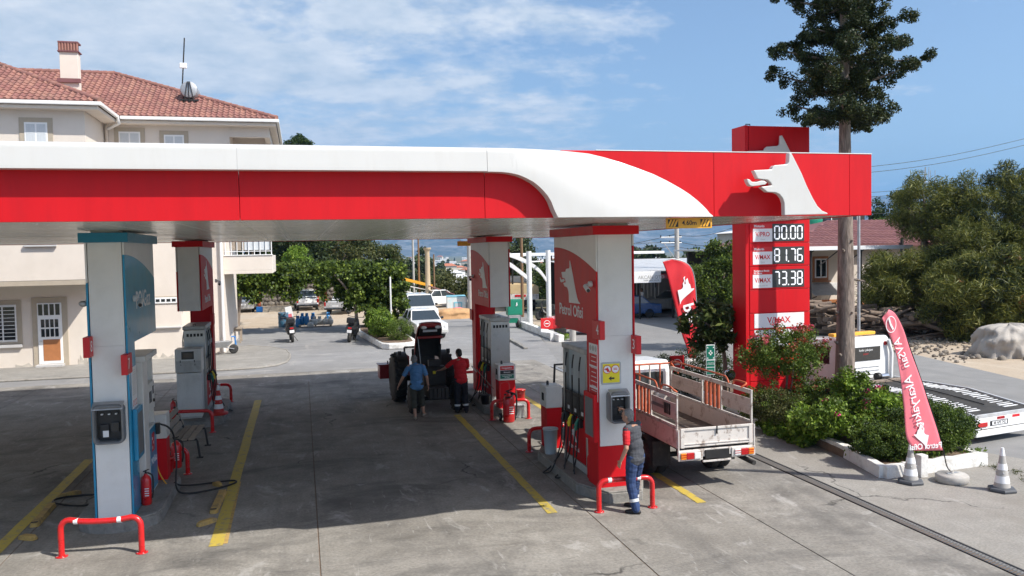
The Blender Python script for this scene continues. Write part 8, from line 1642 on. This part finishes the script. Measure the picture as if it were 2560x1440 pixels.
tree('bright green pencil shaped tree behind the balcony', -.3, 77, 0, 1.2, .12, (0, 0, 3.2), (1.25, 1.1, 2.0), 80, .4, 80, .18, .1, 'leaf_bright', 46, lo=.5)
for i, (px, y, h, rx, rz_, m, lab) in enumerate(((700, 92, 6.4, 5.0, 4.2, 'leaf_dark', 'dark dense tree on the slope behind the vine pergola'), (780, 96, 6.2, 4.6, 4.0, 'leaf_dry', 'brownish bare tree on the slope behind the vine pergola'), (850, 90, 5.6, 4.4, 3.6, 'leaf_olive', 'grey green tree on the slope right of the brownish tree'), (920, 98, 4.4, 4.2, 2.8, 'leaf_olive', 'low spreading tree at the foot of the slope'), (640, 88, 5.4, 4.2, 4.0, 'leaf_dark', 'dark tree behind the house balcony'), (745, 84, 6.0, 3.4, 3.0, 'leaf_pine', 'dark conifer like tree behind the vine'), (965, 84, 1.6, 2.4, 1.8, 'leaf_dark', 'round dark tree right of the vine end'))):
    q = G(px, 900); d = Vector((q.x, q.y)); x = d.x/d.y*y; tree(lab, x, y, -.3, 2.2, .3, (0, 0, h*.85), (rx, rx*.8, rz_), 110, .85, 90, .30, .15, m, 60+i, extra=(('leaf_dark', 50, 60, .85, 'inner_leaves'),))
for i, (px, y, h, rx, rz_, m, lab) in enumerate(((1125, 84, .9, 3.0, 2.4, 'leaf_olive', 'large grey green olive behind the sand pile'), (1035, 105, -.6, 3.0, 2.4, 'leaf_dark', 'dark round tree behind the orange roof shed'), (1188, 92, .6, 2.2, 2.6, 'leaf_dark', 'dark tree behind the concrete pole'), (1300, 78, 3.6, 1.7, 4.0, 'leaf_far', 'tall dark cypress like tree behind the arched frame'), (1350, 90, 1.6, 3.0, 2.6, 'leaf_dark', 'broad dark tree behind the tarpaulin truck'), (1272, 84, 1.4, 2.4, 2.6, 'leaf_olive', 'olive green tree left of the arched frame'), (1398, 84, 2.0, 2.0, 2.6, 'leaf_hedge', 'green tree between arched frame and red column'), (1600, 96, 1.2, 4.0, 2.2, 'leaf_olive', 'low grey green tree above the white shed roof'), (1640, 130, 1.6, 3.0, 3.6, 'leaf_far', 'dark conifer group beyond the garage'))):
    q = G(px, 900); d = Vector((q.x, q.y)); x = d.x/d.y*y; tree(lab, x, y, terr(x, y), max(.8, h-rz_*.5), .25, (0, 0, h), (rx, rx*.8, rz_*.75), 90, .7, 80, .28, .14, m, 80+i)
# distant trees of the plain: copies of three kinds
kinds = [tree('small dark round tree among the houses of the plain', 0, 0, 0, 2, .25, (0, 0, 4.2), (3.4, 3.2, 3.0), 45, .9, 36, .7, .4, 'leaf_far', 101, nl=3), tree('small grey green tree among the houses of the plain', 0, 0, 0, 2, .25, (0, 0, 3.6), (3.8, 3.4, 2.4), 45, .9, 36, .7, .4, 'leaf_olive', 102, nl=3), tree('small dark cypress among the houses of the plain', 0, 0, 0, 1, .2, (0, 0, 5.5), (1.6, 1.6, 5.0), 45, .7, 36, .6, .35, 'leaf_far', 103, nl=3)]
rs = random.Random(33); first = [True]*3
for i in range(180):
    px = rs.choice([rs.uniform(950, 1200), rs.uniform(1260, 1420), rs.uniform(1550, 1860), rs.uniform(1550, 1860)]); d = 170*math.exp(rs.random()*2.6); q = G(px, 900); dv = Vector((q.x, q.y)).normalized(); x, y = dv.x*d, dv.y*d; k = rs.choices(range(3), (4, 4, 1.5))[0]; s = rs.uniform(.8, 1.5)*(1+.3*(d > 800)); g = ['round trees of the plain', 'grey green trees of the plain', 'cypresses of the plain'][k]
    if first[k]: o = kinds[k]; first[k] = False; o.location = (x, y, terr(x, y)-.3); o.rotation_euler = (0, 0, rs.uniform(0, 6)); o['group'] = g
    else: o = dup(kinds[k], (x, y, terr(x, y)-.3), rs.uniform(0, 6), None, g)
    o.scale = (s, s, s*rs.uniform(.8, 1.2))
q = PY(748, 357, 120); t = tree('far dark treetop just above the canopy beside the house eave', q.x, 120, 0, 15, .4, (0, 0, q.z-.6), (2.2, 2, 1.5), 40, .6, 70, .35, .2, 'leaf_dark', 121)
# small weeds by the low wall
wc = [(12.1+random.uniform(-.1, .7), 37.5+random.uniform(0, 8), .02) for k in range(40)]; o = mk('wall_weeds', leaf_mesh('wall_weeds', clump_pts(wc, .25, 40, 90, .8), .16, .03, 'leaf_bright', .2, 91, droop=(0, 0, .8)), None); tag(o, 'green weeds growing behind the low white wall', 'weeds', kind='stuff')

# ================================================================ haze: the air over the plain
hz = MB().box(-9300, 9300, -9300, 9300, -80, 760).build('haze', None, fixn=False); hz['kind'] = 'stuff'; hz['label'] = 'pale blue summer haze over the plain and mountains'; hz['category'] = 'haze'
m = bpy.data.materials.new('haze_air'); m.use_nodes = True; m.node_tree.nodes.clear(); ov = m.node_tree.nodes.new('ShaderNodeOutputMaterial'); pv_ = m.node_tree.nodes.new('ShaderNodeVolumePrincipled'); pv_.inputs['Density'].default_value = 1.25e-4; pv_.inputs['Color'].default_value = (.20, .52, 1.0, 1); pv_.inputs['Anisotropy'].default_value = .2
m.node_tree.links.new(pv_.outputs[0], ov.inputs['Volume']); hz.data.materials.append(m)
